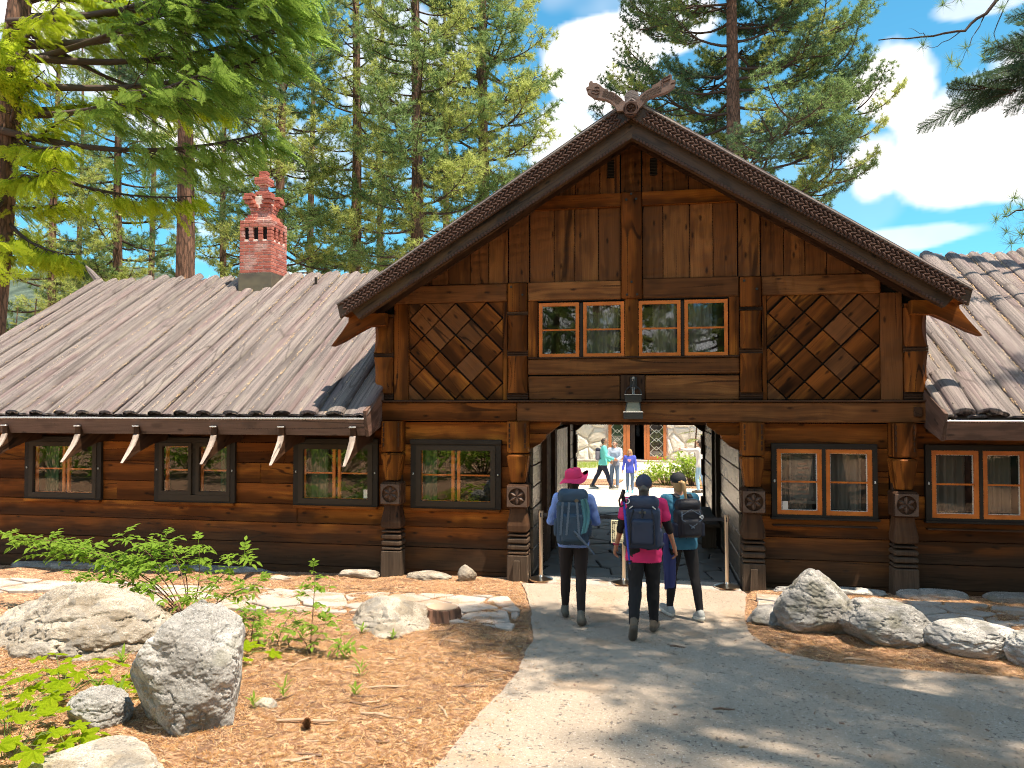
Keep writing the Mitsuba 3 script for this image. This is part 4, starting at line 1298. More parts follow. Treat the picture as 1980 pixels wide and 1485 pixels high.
# ---------------------------------------------------------------- rocks
def rock(name, label, c, size, seed, bsdf, group=None, cuts=9, sub=5, rough=.10, flat=None, yaw=0, extra=(), power=26.0):
    """an angular boulder: a sphere cut back by planes, softened and roughened"""
    r = np.random.default_rng(seed)
    m = trimesh.creation.icosphere(subdivisions=sub, radius=1.0)
    v = m.vertices
    nn = r.normal(size=(cuts, 3))
    nn /= np.linalg.norm(nn, axis=1, keepdims=True)
    dd = r.uniform(.62, .95, cuts)
    for e in extra:
        q = np.array(e[:3], float)
        nn = np.vstack([nn, q / np.linalg.norm(q)]); dd = np.append(dd, e[3])
    proj = np.maximum(v @ nn.T, 1e-6) / dd
    rad = 1.0 / (np.sum(np.maximum(proj, 0) ** power, 1) + 1.0) ** (1 / power) * 1.06
    rg = np.abs(meshkit.fbm(v * 2.6 + seed * 1.7, 4, 7) - .5)
    rad = rad * (1 - .060 * np.exp(-rg / .022))
    rad = rad * (1 + rough * 2 * (meshkit.fbm(v * 1.8 + seed, 4, seed % 50) - .5) + rough * .9 * (meshkit.fbm(v * 6 + seed, 3, 3) - .5))
    p = v * rad[:, None] * np.array(size)
    p = p @ rot((0, 0, 1), yaw).T + np.array(c)
    key = thing(name, label, 'rock', group)
    put(key, mikit.ply(trimesh.Trimesh(p, m.faces, process=False), bsdf, smooth=True))
    return key


rock('boulder', 'broad pale tan boulder at the left edge below the shrubs', (-5.72, -4.25, .10), (1.10, .75, .56), 5, 'granite_warm', cuts=8, rough=.13, yaw=-12, sub=6)
rock('boulder', 'tall pointed grey boulder with a shaded hollow facing left', (-3.24, -6.15, .575), (.47, .42, .55), 23, 'granite_grey', cuts=1, rough=.075, sub=6, extra=((-.55, -.74, -.40, .60), (-.72, -.1, .70, .72), (.50, -.25, .83, .76), (.97, -.15, .05, .84), (-.98, -.1, -.1, .80), (.25, -.92, .26, .74), (.75, -.60, -.28, .80), (0, .3, -1, .7)))
rock('boulder', 'small speckled white rock left of the tall pointed boulder', (-3.86, -6.30, .38), (.215, .19, .175), 31, 'granite_grey', cuts=7, rough=.12)
rock('boulder', 'low pale slab of rock cut off by the bottom left corner', (-3.35, -7.0, .26), (.66, .40, .25), 44, 'granite_warm', cuts=6, rough=.10, extra=((0, 0, 1, .60),))
rock('boulder', 'half buried pale boulder sloping to a point beside the tree stump', (-2.72, -3.22, .13), (.58, .46, .34), 57, 'granite_warm', cuts=5, rough=.09, extra=((.75, -.2, .55, .55), (-.4, -.5, .7, .62)))
rock('boulder', 'small square rock resting against the wall between window and passage', (-2.56, -.40, .10), (.135, .12, .135), 61, 'granite_warm', cuts=6, rough=.06, sub=4)
rock('boulder', 'tallest grey boulder of the row right of the path', (1.80, -2.42, .36), (.40, .38, .40), 73, 'granite_grey', cuts=9, rough=.08, yaw=-20, extra=((.6, 0, .6, .70), (-.7, -.2, .6, .75)))
rock('boulder', 'wide flat topped grey boulder second in the row right of the path', (2.40, -2.78, .31), (.47, .36, .27), 82, 'granite_grey', cuts=7, rough=.08, yaw=-14, extra=((0, 0, 1, .78),))
rock('boulder', 'smooth brownish grey boulder third in the row right of the path', (3.11, -3.02, .27), (.42, .32, .22), 91, 'granite_grey', cuts=6, rough=.07, yaw=-16, extra=((0, -.2, 1, .78),))
rock('boulder', 'rounded grey boulder at the right edge ending the row', (3.56, -3.40, .29), (.27, .25, .22), 104, 'granite_grey', cuts=7, rough=.09)
rock('boulder', 'low flat grey rock half hidden left of the tallest boulder', (1.36, -2.20, .14), (.26, .20, .14), 112, 'granite_grey', cuts=7, rough=.12, sub=4)
rock('boulder', 'small pale stone among seedlings on the needle floor', (-2.82, -5.85, .32), (.085, .06, .05), 123, 'granite_warm', cuts=6, rough=.12, sub=4)
for k, (x, y, sx, sy, sz, lab) in enumerate(((-4.25, -.28, .34, .16, .085, 'flat foundation stone left of the leftmost carved post'), (-3.15, -.34, .36, .20, .10, 'flat white foundation stone under the window left of the passage'), (-5.30, -.72, .17, .11, .04, 'small flat white stone on the needle floor before the wing'),
                                             (3.70, -.30, .48, .18, .10, 'long dark foundation stone right of the rightmost carved post'), (4.75, -.30, .46, .18, .10, 'dark foundation stone at the right edge under the wing'), (-6.6, -.14, 1.25, .15, .12, 'long grey foundation stone under the wing wall'), (2.45, -.30, .80, .18, .085, 'long grey foundation stone under the orange window'), (-9.3, -.14, 1.2, .15, .12, 'grey foundation stone under the far left wing window'))):
    rock('foundation_stone', lab, (x, y, float(gz(x, y)) + (.02 if sx < 1 else -.02)), (sx, sy, sz), 200 + k, 'granite_warm' if x < 0 and sx < 1 else 'granite_grey', cuts=6, rough=.07, sub=4, extra=((0, 0, 1, .75), (0, -1, 0, .8), (1, 0, 0, .85), (-1, 0, 0, .85)))

# tree stump
ST = thing('tree_stump', 'low reddish cut tree stump beside the half buried boulder', 'stump')
a = np.linspace(0, 2 * math.pi, 49)[:-1]
rings = []
for z, r in ((-.05, .25), (.02, .215), (.07, .20), (.135, .192), (.14, .18)):
    rr = r * (1 + .05 * np.sin(a * 17) + .04 * np.sin(a * 5 + 1))
    rings.append(np.column_stack([-2.27 + rr * np.cos(a), -2.84 + .85 * rr * np.sin(a), np.full(48, .145 + z)]))
put(ST + '__wood', grained(loft(rings), 'bark'))
part(ST, 'cut_face', turned(trimesh.creation.cylinder(.175, .008, sections=32), np.diag([1, .85, 1]), (-2.27, -2.84, .29)), 'stick_pale')
# ---------------------------------------------------------------- trees
def tris_from(base, tip, side, w):
    """thin triangles: base +- side*w/2 to tip"""
    n = len(base)
    v = np.stack([base - side * (w / 2), base + side * (w / 2), tip], 1).reshape(-1, 3)
    return v, np.arange(3 * n).reshape(-1, 3)


def unit(v):
    return v / (np.linalg.norm(v, axis=-1, keepdims=True) + 1e-12)


def tufts(c, d, r, n, ln, w, spread=1.0):
    """brushes of n needles at the points c (k, 3) about the directions d"""
    k = len(c)
    dirs = unit(np.repeat(d, n, 0) * .55 + r.normal(size=(k * n, 3)) * .62 * spread)
    base = np.repeat(c, n, 0) + dirs * .01
    tip = base + dirs * (ln * r.uniform(.65, 1.1, (k * n, 1)))
    tip[:, 2] -= .02 * ln
    return tris_from(base, tip, unit(np.cross(dirs, r.normal(size=dirs.shape))), w)


def pine_bough(seed, n_sub=12, per=5, needles=20, ln=.22, w=.025, L=2.6, curl=.28):
    r = np.random.default_rng(seed)
    t = np.linspace(0, 1, 9)
    main = np.stack([L * t, .16 * np.sin(t * 3 + seed) * t, -.10 * L * np.sin(t * 2.6) + curl * L * t ** 2.6], 1)
    limbs = [tube(main, .050 * (1 - .85 * t), 5, False)]
    cs, ds = [], []
    for k in range(n_sub):
        u = .30 + .68 * (k + r.uniform(0, 1)) / n_sub
        p0 = np.array([np.interp(u, t, main[:, a]) for a in range(3)])
        s = 1 if k % 2 else -1
        ang = math.radians(r.uniform(35, 75)) * s
        sl = L * (.40 - .22 * u) * r.uniform(.75, 1.25)
        q = np.linspace(0, 1, 5)[:, None]
        dr_ = np.array([math.cos(ang), math.sin(ang), r.uniform(-.15, .35)])
        pts = p0 + dr_ * sl * q + np.array([0, 0, .30 * sl]) * q ** 2
        limbs.append(tube(pts, .016 * (1 - .7 * q[:, 0]), 4, False))
        for a in np.linspace(.35, 1.0, per):
            c = p0 + dr_ * sl * a + np.array([0, 0, .30 * sl]) * a ** 2
            cs.append(c + r.normal(size=3) * .06)
            ds.append(unit(dr_ + np.array([0, 0, .6 * a + .2]) + r.normal(size=3) * .35))
    for a in np.linspace(.72, 1, 5):
        cs.append(np.array([np.interp(a, t, main[:, b]) for b in range(3)]))
        ds.append(unit(np.array([1, 0, .6]) + r.normal(size=3) * .3))
    return cat(limbs), tufts(np.array(cs), np.array(ds), r, needles, ln, w)


def cedar_spray(r, size, n=9):
    """a flat, fern-like spray in the local xy plane pointing along +x, tips drooping"""
    v, f, o = [], [], 0
    def leaf(p, d, ln, w):
        nonlocal o
        d = d / np.linalg.norm(d)
        s = np.array([-d[1], d[0], 0])
        q = [p, p + d * ln * .45 + s * w, p + d * ln, p + d * ln * .45 - s * w]
        q = [np.array([a[0], a[1], -.30 * size * (max(a[0], 0) / size) ** 2 + a[2] - .25 * abs(a[1]) ** 1.5]) for a in q]
        v.extend(q); f.extend([[o, o + 1, o + 2], [o, o + 2, o + 3]]); o += 4
    leaf(np.zeros(3), np.array([1., 0, 0]), size, size * .020)
    for k in range(n):
        u = (k + .6) / n
        p = np.array([size * u * .92, 0, 0])
        for s in (-1, 1):
            a = math.radians(r.uniform(38, 52)) * s
            d = np.array([math.cos(a), math.sin(a), 0])
            ln = size * (.40 - .28 * u) * r.uniform(.8, 1.15)
            leaf(p, d, ln, size * .022)
            for j in range(3):
                w = (j + 1) / 3.6
                for s2 in (-1, 1):
                    a2 = a + s2 * math.radians(38)
                    leaf(p + d * ln * w, np.array([math.cos(a2), math.sin(a2), 0]), ln * (.50 - .25 * w), size * .017)
    return np.array(v), np.array(f)


def cedar_bough(seed, L=4.0, n=66, size=.40, start=.40, hang=.5):
    r = np.random.default_rng(seed)
    t = np.linspace(0, 1, 10)
    main = np.stack([L * t, .06 * L * np.sin(t * 3.1 + seed), -.05 * L * np.sin(t * 3.0) + .12 * L * t ** 2.5], 1)
    limbs = [tube(main, .062 * (1 - .86 * t), 6, False)]
    vs, fs, o = [], [], 0
    for k in range(n):
        u = start + (1 - start) * ((k + r.uniform(0, 1)) / n) ** .8
        p0 = np.array([np.interp(u, t, main[:, a]) for a in range(3)])
        s = r.choice([-1, 1])
        az = math.radians(r.uniform(10, 85)) * s
        d = np.array([math.cos(az), math.sin(az), r.uniform(-.55, .15)])
        sl = r.uniform(.1, .34) * L * (1.05 - u * .75)
        p1 = p0 + d * sl + np.array([0, 0, -.12 * sl])
        if r.random() < .6:
            limbs.append(tube(np.array([p0, (p0 + p1) / 2 + [0, 0, .04 * sl], p1]), [.012, .008, .004], 4, False))
        v, f = cedar_spray(r, size * r.uniform(.7, 1.2))
        M = rot((0, 0, 1), math.degrees(az) * .6 + r.uniform(-25, 25)) @ rot((0, 1, 0), r.uniform(0, 60) * hang * 1.4) @ rot((1, 0, 0), r.uniform(-60, 60))
        for q in ((p1, v), (p0 + (p1 - p0) * .5, v * .8)):
            vs.append(q[1] @ M.T + q[0]); fs.append(f + o); o += len(v)
    return cat(limbs), (np.vstack(vs), np.vstack(fs))


def fir_bough(seed, L=3.0, n=34):
    """flat layered bough with short dense needles"""
    r = np.random.default_rng(seed)
    t = np.linspace(0, 1, 9)
    main = np.stack([L * t, .05 * L * np.sin(t * 3 + seed), -.14 * L * t ** 1.8], 1)
    limbs = [tube(main, .040 * (1 - .85 * t), 5, False)]
    B, D = [], []
    for k in range(n):
        u = .12 + .86 * k / n
        p0 = np.array([np.interp(u, t, main[:, a]) for a in range(3)])
        for s in (-1, 1):
            ang = math.radians(r.uniform(42, 62)) * s
            sl = L * .30 * (1.04 - u) ** .55 * r.uniform(.7, 1.1) + .05
            d = np.array([math.cos(ang), math.sin(ang), r.uniform(-.22, -.02)])
            p1 = p0 + d * sl
            limbs.append(tube(np.array([p0, p1]), [.010, .004], 3, False))
            for a in np.arange(.05, 1.0, .028 / sl * 1.6):
                for s2 in (-1, 1):
                    B.append(p0 + d * sl * a); D.append(unit(d * .7 + s2 * np.array([-d[1], d[0], 0]) + np.array([0, 0, r.uniform(-.1, .5)])))
                    B.append(p0 + d * sl * a); D.append(unit(d * .7 + s2 * .7 * np.array([-d[1], d[0], 0]) + np.array([0, 0, r.uniform(-.6, .1)])))
    for a in np.linspace(.08, 1.0, 90):
        p0 = np.array([np.interp(a, t, main[:, b]) for b in range(3)])
        for q in range(6):
            B.append(p0); D.append(unit(np.array([.75, r.normal(0, .6), r.normal(.1, .45)])))
    B, D = np.array(B), np.array(D)
    return cat(limbs), tris_from(B, B + D * r.uniform(.07, .11, (len(B), 1)), unit(np.cross(D, r.normal(size=D.shape))), .020)


def group(name, pair, leaf, limb='limb_bark'):
    scene[name] = {'type': 'shapegroup', 'needles': mikit.ply(pair[1], leaf), 'limb': mikit.ply(pair[0], limb, smooth=True)}


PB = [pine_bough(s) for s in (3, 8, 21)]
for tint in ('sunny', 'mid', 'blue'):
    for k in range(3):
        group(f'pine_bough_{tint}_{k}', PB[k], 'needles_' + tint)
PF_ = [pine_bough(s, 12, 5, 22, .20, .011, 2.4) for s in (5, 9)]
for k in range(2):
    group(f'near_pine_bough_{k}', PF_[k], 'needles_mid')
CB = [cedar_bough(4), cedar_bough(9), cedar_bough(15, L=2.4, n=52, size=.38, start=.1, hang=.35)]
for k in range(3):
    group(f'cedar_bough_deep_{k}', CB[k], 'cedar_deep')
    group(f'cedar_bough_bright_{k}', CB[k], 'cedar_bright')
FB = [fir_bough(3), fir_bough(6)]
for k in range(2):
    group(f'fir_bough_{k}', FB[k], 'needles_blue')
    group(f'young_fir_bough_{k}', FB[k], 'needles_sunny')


def column(name, label, cat_, x, y, h, dia, lean=(0, 0), group_=None, seed=0, sides=14):
    r = np.random.default_rng(seed)
    k = thing(name, label, cat_, group_)
    t = np.linspace(0, 1, 16)
    z0 = float(gz(x, y)) - .1
    pts = np.stack([x + lean[0] * t * h + .05 * np.sin(t * 9 + seed), y + lean[1] * t * h + .05 * np.cos(t * 7 + seed), z0 + h * t], 1)
    rad = dia / 2 * (1 - .82 * t ** 1.1) * (1 + .5 * np.exp(-t * 40))
    put(k + '__trunk', mikit.ply(tube(pts, rad, sides), 'bark', smooth=True))
    USED.add(k + '__trunk')
    at = lambda z: np.array([np.interp(z - z0, h * t, pts[:, a]) for a in range(3)])
    return k, at, r


CN = [0]


def bough_at(k, grp, p, az, pitch, s, roll=0):
    CN[0] += 1
    key = f'{k}__crown__{CN[0]:04d}'
    scene[key] = {'type': 'instance', 'g': {'type': 'ref', 'id': grp}, 'to_world': T().translate([float(a) for a in p]).rotate([0, 0, 1], float(az)).rotate([0, 1, 0], float(-pitch)).rotate([1, 0, 0], float(roll)).scale(float(s))}


def pine(x, y, h, dia, c0, R0, label, tints=('sunny', 'mid'), nb=70, seed=1, top=None, group_=None, name='pine_tree', near=False, snags=6, lean=(0, 0), azr=None):
    k, at, r = column(name, label, 'tree', x, y, h, dia, lean, group_, seed)
    z0, z1 = h * c0, min(top or h, h)
    for i in range(nb):
        u = (i + r.uniform(0, 1)) / nb
        z = z0 + (z1 - z0) * u
        f = (z - z0) / (h - z0)
        rad = R0 * (1 - f) ** .65 * (.55 + .45 * min(1, u * 6)) * r.uniform(.7, 1.15) + .3
        az = i * 137.5 + r.uniform(-25, 25)
        if azr is not None and not (azr[0] <= az % 360 <= azr[1]):
            continue
        grp = f'near_pine_bough_{r.integers(2)}' if near else f'pine_bough_{tints[r.integers(len(tints))]}_{r.integers(3)}'
        bough_at(k, grp, at(z), az, r.uniform(-18, 14) + 22 * f, rad / 2.6, r.uniform(-15, 15))
    sn = []
    for i in range(snags):
        z = h * c0 * r.uniform(.45, 1.0)
        a = r.uniform(0, 6.28)
        q = np.linspace(0, 1, 5)[:, None]
        sn.append(tube(at(z) + np.array([math.cos(a), math.sin(a), -.15]) * q * r.uniform(.6, 1.8) + np.array([0, 0, .25]) * q ** 2 * r.uniform(-1, 1), .03 * (1 - .7 * q[:, 0]), 5))
    if sn:
        put(k + '__dead_branches', mikit.ply(cat(sn), 'limb_bark', smooth=True))
    return k


def px_x(px, y):
    return (y + 11.2) * math.tan(math.atan((px - 990) / 1470.0) - YAW)


# the stand behind the wing, left to right
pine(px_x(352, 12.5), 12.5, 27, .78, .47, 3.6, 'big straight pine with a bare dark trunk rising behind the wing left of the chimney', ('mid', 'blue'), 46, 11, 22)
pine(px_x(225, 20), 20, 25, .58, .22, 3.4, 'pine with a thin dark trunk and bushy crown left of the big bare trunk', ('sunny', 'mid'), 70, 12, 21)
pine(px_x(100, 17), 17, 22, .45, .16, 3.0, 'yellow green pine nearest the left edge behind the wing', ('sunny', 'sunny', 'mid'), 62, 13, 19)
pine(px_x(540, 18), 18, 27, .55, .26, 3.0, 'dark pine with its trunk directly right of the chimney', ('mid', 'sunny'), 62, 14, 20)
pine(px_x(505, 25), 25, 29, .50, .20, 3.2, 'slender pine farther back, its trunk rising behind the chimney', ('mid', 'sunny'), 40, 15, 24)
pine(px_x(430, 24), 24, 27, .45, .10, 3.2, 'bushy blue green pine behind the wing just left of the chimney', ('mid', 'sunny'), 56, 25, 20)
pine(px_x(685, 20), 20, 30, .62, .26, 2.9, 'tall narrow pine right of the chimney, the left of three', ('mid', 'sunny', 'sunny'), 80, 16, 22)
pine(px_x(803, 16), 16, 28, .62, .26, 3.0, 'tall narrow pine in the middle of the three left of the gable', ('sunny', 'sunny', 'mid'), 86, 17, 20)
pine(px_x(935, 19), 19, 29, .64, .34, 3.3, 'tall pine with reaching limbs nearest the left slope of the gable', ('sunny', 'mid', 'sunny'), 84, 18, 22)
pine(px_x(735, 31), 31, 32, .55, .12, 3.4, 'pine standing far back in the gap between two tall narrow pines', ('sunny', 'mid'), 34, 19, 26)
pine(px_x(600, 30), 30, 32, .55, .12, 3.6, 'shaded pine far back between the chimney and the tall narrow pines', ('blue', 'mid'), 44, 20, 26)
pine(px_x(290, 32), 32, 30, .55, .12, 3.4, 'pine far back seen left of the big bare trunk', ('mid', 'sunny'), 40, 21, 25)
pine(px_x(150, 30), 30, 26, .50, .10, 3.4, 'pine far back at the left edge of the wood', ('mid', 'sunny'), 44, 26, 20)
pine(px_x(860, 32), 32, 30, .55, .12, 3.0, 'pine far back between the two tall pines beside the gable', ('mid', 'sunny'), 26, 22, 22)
# the big pine right of the gable's peak
k, at, r = column('pine_tree', 'large spreading pine standing alone right of the gable peak', 'tree', px_x(1421, 41), 41, 44, 1.45, seed=23)
lims = []
for i in range(72):
    u = (i + r.uniform(0, 1)) / 72
    z = 13.5 + 24.5 * u
    az = math.radians(i * 137.5 + r.uniform(-20, 20))
    if 18.5 < z < 29 and abs((math.degrees(az) - 264 + 180) % 360 - 180) < 40:
        continue
    ln = (8.5 * (1 - .50 * u)) * r.uniform(.74, 1.08) * (.62 if u < .06 else 1)
    t = np.linspace(0, 1, 8)
    rise = r.uniform(-.10, .16) + .25 * u
    p = at(z) + np.stack([np.cos(az + .25 * np.sin(3 * t + i)) * t * ln, np.sin(az + .25 * np.sin(3 * t + i)) * t * ln, (rise * t + .16 * t ** 2.4 - .10 * np.sin(3.1 * t)) * ln], 1)
    lims.append(tube(p, .14 * (1 - .85 * t) * (1 - .4 * u), 5, False))
    for m in range(10):
        v = .34 + .66 * (m + r.uniform(0, .8)) / 10
        q = np.array([np.interp(v, t, p[:, a]) for a in range(3)])
        bough_at(k, f"pine_bough_{('mid', 'sunny', 'blue', 'mid')[r.integers(4)]}_{r.integers(3)}", q, math.degrees(az) + (-1) ** m * r.uniform(10, 62), r.uniform(-10, 30), r.uniform(1.0, 1.5), r.uniform(-20, 20))
put(k + '__limbs', mikit.ply(cat(lims), 'limb_bark', smooth=True))
# low growth behind the wing
for px, y, hh, sd, lab in ((70, 9, 6.2, 41, 'young bright green fir at the left end of the wing roof'), (30, 14, 7.0, 42, 'second young fir at the left edge behind the bright one')):
    k, at, r = column('young_fir', lab, 'tree', px_x(px, y), y, hh, .16, seed=sd, sides=8)
    for i in range(56):
        f = (i + .5) / 56
        bough_at(k, f'young_fir_bough_{i % 2}', at(.4 + (hh - .5) * f), i * 137.5, r.uniform(-5, 20), (.14 + 1.5 * (1 - f)) / 3.0)

# foreground cedar at the left edge
k, at, r = column('cedar_tree', 'bright green cedar with drooping fan sprays and a red brown trunk at the left edge', 'tree', -18.15, 6.5, 24, 1.0, (.115, 0), seed=31, sides=18)
for i, (z, az, s, pitch, g_) in enumerate([
        (11.7, 2, 1.75, 8, 'deep_0'), (10.9, -5, 1.80, 4, 'deep_1'), (10.2, 4, 1.92, 1, 'deep_0'), (9.6, -8, 1.75, -3, 'deep_1'), (9.1, 5, 1.85, -6, 'deep_0'),
        (12.4, -2, 1.92, 8, 'deep_1'), (13.2, 4, 2.0, 8, 'deep_0'), (12.0, 11, 1.95, 3, 'deep_1'), (10.9, 9, 2.0, 3, 'deep_0'), (13.9, -4, 1.9, 6, 'bright_1'), (11.3, 1, 2.0, 1, 'deep_1')]):
    bough_at(k, 'cedar_bough_' + g_, at(2.58 + (z - 2.58) * 1.12), az + 3, pitch, s * .97, r.uniform(-15, 15))
for i in range(24):
    z = 6.4 + 8.0 * (i + r.uniform(0, 1)) / 24
    az = r.uniform(-60, 30)
    bough_at(k, f'cedar_bough_bright_{2 if r.random() < .75 else r.integers(2)}', at(z), az, r.uniform(-35, 10), r.uniform(.8, 1.45) if z > 7.6 else r.uniform(.65, 1.0), r.uniform(-30, 30))

# trees right of the path, outside the frame but for a few boughs: they shade the path
k, at, r = column('fir_tree', 'dark fir reaching one flat bough into the upper right of the view', 'tree', 10.2, -2.6, 20, .6, seed=51)
t = np.linspace(0, 1, 10)
fls = []
for x1, z0, z1, m_, lo in ((6.45, 7.2, 1.22, 46, .48), (5.7, 7.9, 1.20, 40, .45), (5.3, 7.0, 1.30, 34, .5), (6.0, 7.55, 1.22, 40, .48)):
    fl = np.stack([10.2 - x1 * t, -2.6 + .3 * t, z0 - .35 * z1 * t - .65 * z1 * t ** 2], 1)
    fls.append(tube(fl, .05 * (1 - .85 * t), 6))
    for m in range(m_):
        u = lo + (1 - lo) * m / (m_ - 1)
        bough_at(k, f'fir_bough_{m % 2}', [np.interp(u, t, fl[:, a]) + (0, r.uniform(-.15, .15), r.uniform(-.12, .10))[a] for a in range(3)], 180 + (-1) ** m * r.uniform(18, 62) * (1.1 - u * .5), r.uniform(-24, 10), r.uniform(.30, .48) * (1.25 - .65 * u), r.uniform(-75, 75))
put(k + '__limb', mikit.ply(cat(fls), 'limb_bark', smooth=True))
for i in range(40):
    z = 8.8 + 10 * i / 40
    bough_at(k, f'fir_bough_{i % 2}', at(z), i * 137.5, r.uniform(-12, 5), (2.2 * (1 - (z - 8) / 13) + .4) / 3.0 * r.uniform(.8, 1.1), 0)

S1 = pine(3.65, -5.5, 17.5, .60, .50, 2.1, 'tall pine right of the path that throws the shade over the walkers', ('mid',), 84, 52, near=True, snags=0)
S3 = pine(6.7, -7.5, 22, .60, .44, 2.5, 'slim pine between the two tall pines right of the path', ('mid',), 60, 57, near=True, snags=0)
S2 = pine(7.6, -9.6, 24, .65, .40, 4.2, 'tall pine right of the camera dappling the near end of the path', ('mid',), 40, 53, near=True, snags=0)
for x, y, hh, sd, lab in ((12.8, -7.8, 21, 81, 'unseen dense dark fir added at the far right of the path'), (14.5, -4.2, 22, 82, 'unseen tall dense fir added right of the lodge'), (11.5, -12.5, 20, 83, 'unseen dense fir added right behind the viewpoint')):  # firs added out of view to darken the right facade
    k, at, r = column('fir_tree', lab, 'tree', x, y, hh, .6, seed=sd)
    for i in range(60):
        f = i / 60
        bough_at(k, f'fir_bough_{i % 2}', at(1.2 + (hh - 1.5) * f), i * 137.5, r.uniform(-12, 5), (3.6 * (1 - f) + .3) / 3.0 * r.uniform(.85, 1.1))
# pine boughs entering the frame at the right
TW = pine(8.3, 2.5, 22, .5, .80, 1.5, 'pine at the right edge with thin bare twigs and needle tufts against the sky', ('mid',), 14, 54, near=True, snags=0)
r = np.random.default_rng(77)
TV = tufts(np.zeros((1, 3)), np.array([[.2, 0, 1.0]]), r, 46, .19, .008, 1.25)
scene['pine_tuft'] = {'type': 'shapegroup', 'needles': mikit.ply(TV, 'needles_mid')}
tw = []
for pts, r0 in (([(8.3, 2.5, 10.0), (6.6, 2.2, 9.9), (5.95, 2.0, 9.45), (5.4, 2.0, 8.85), (5.05, 2.0, 8.60), (4.5, 2.0, 8.55), (3.8, 2.05, 8.57)], .045), ([(5.4, 2.0, 8.85), (5.2, 2.0, 8.45), (4.96, 2.0, 8.0)], .012), ([(5.05, 2.0, 8.6), (4.7, 2.1, 8.40), (4.45, 2.1, 8.42)], .009),
                ([(5.6, 2.0, 9.1), (5.1, 1.9, 9.15), (4.75, 1.9, 9.0)], .012), ([(4.5, 2.0, 8.55), (4.25, 2.0, 8.70)], .007), ([(5.95, 2.0, 9.45), (5.6, 2.1, 8.7), (5.5, 2.1, 8.2)], .014),
                ([(8.3, 2.5, 6.1), (6.9, 2.2, 6.0), (5.95, 2.0, 5.68), (5.6, 2.0, 5.55)], .035), ([(6.4, 2.1, 5.85), (5.95, 2.0, 5.3), (5.75, 2.0, 5.12)], .012), ([(6.1, 2.05, 5.75), (5.8, 2.0, 5.85)], .008)):
    p = np.array(pts, float); t = np.linspace(0, 1, len(p)); q = np.linspace(0, 1, 3 * len(p))
    p = np.stack([np.interp(q, t, p[:, a]) for a in range(3)], 1)
    p[1:-1] += r.normal(0, .012, (len(p) - 2, 3))
    tw.append(tube(p, r0 * (1 - .8 * q), 5))
for (x, z) in ((4.96, 7.98), (4.9, 8.12), (5.1, 8.3), (5.5, 8.2), (5.46, 8.4), (5.35, 8.1), (4.47, 8.42), (4.75, 9.0), (5.0, 9.1), (5.62, 8.9), (5.75, 5.12), (5.85, 5.25), (5.6, 5.55), (5.7, 5.62), (5.8, 5.85), (5.92, 5.72), (5.66, 5.3), (5.5, 5.5), (5.95, 5.45)):
    bough_at(TW, 'pine_tuft', (x, 2.0 + r.uniform(-.1, .1), z), r.uniform(0, 360), r.uniform(-60, 60), r.uniform(.85, 1.2))
put(TW + '__bare_twigs', mikit.ply(cat(tw), 'limb_bark', smooth=True))

# the wood behind the camera (seen in the window panes)
for i, (x, y, h) in enumerate(((-6.5, -21, 13), (1.2, -19, 12), (5.6, -20, 13), (-11, -20, 13), (-2.6, -30, 20), (9.5, -28, 18), (-9, -24, 16), (-4.5, -27, 18), (-1, -23, 14), (3.5, -26, 17), (7.5, -23, 15), (12, -27, 18), (-14, -22, 16))):
    pine(x, y, h, .5, .06, 3.6, 'green pine behind the viewpoint, reflected in the window panes', ('sunny', 'mid'), 46, 60 + i, snags=0, group_='pines behind the viewpoint')

# distant wooded hill at the left
hx, hy = np.linspace(-420, 120, 60), np.linspace(170, 420, 30)
X, Y = np.meshgrid(hx, hy, indexing='ij')
Zh = -1 + 62 * np.exp(-((X + 250) / 130) ** 2) * np.clip((Y - 170) / 120, 0, 1) + 8 * meshkit.fbm(np.stack([X / 22, Y / 22, 0 * X], -1), 4, 2) * np.clip((Y - 170) / 40, 0, 1)
i, j = np.meshgrid(np.arange(59), np.arange(29), indexing='ij')
put(structure('hill'), mikit.ply((np.stack([X.ravel(), Y.ravel(), Zh.ravel()], 1), np.stack([i * 30 + j, (i + 1) * 30 + j, (i + 1) * 30 + j + 1, i * 30 + j + 1], -1).reshape(-1, 4)), 'hill_wood'))
bumped('hill_wood', lambda p, n, uv: mix((.025, .045, .035), (.075, .105, .08), noise(p.x * .35, p.y * .35, p.z * .2)), None, rough=1.0)

# needles and bits lying in the grooves of the roofs
V, D = [], []
for x0, x1, ry, holder in DEBRIS:
    n = int((x1 - x0) * 800)
    gr = x0 + (R.integers(0, int(round((x1 - x0) / .205)), n) + R.choice([0.0, 1.0], n) * .0) * .205 + R.normal(0, .010, n)
    yy = EAVE_Y + (ry - EAVE_Y) * R.uniform(0, 1, n)
    p = np.stack([gr, yy, roof_z(yy) + .050 + R.uniform(0, .02, n)], 1)
    d = unit(np.stack([R.normal(0, .14, n), R.normal(0, 1, n), R.normal(0, 1, n) * .10 + .55 * 0], 1))
    d[:, 2] += d[:, 1] * SLOPE
    V.append(p); D.append(d)
    m = tris_from(p, p + d * R.uniform(.03, .09, (n, 1)), unit(np.cross(d, [0, -.5, .85])), .010)
    key = part(holder, 'fallen_needles', m, 'dry_needle_pale', kind='stuff')
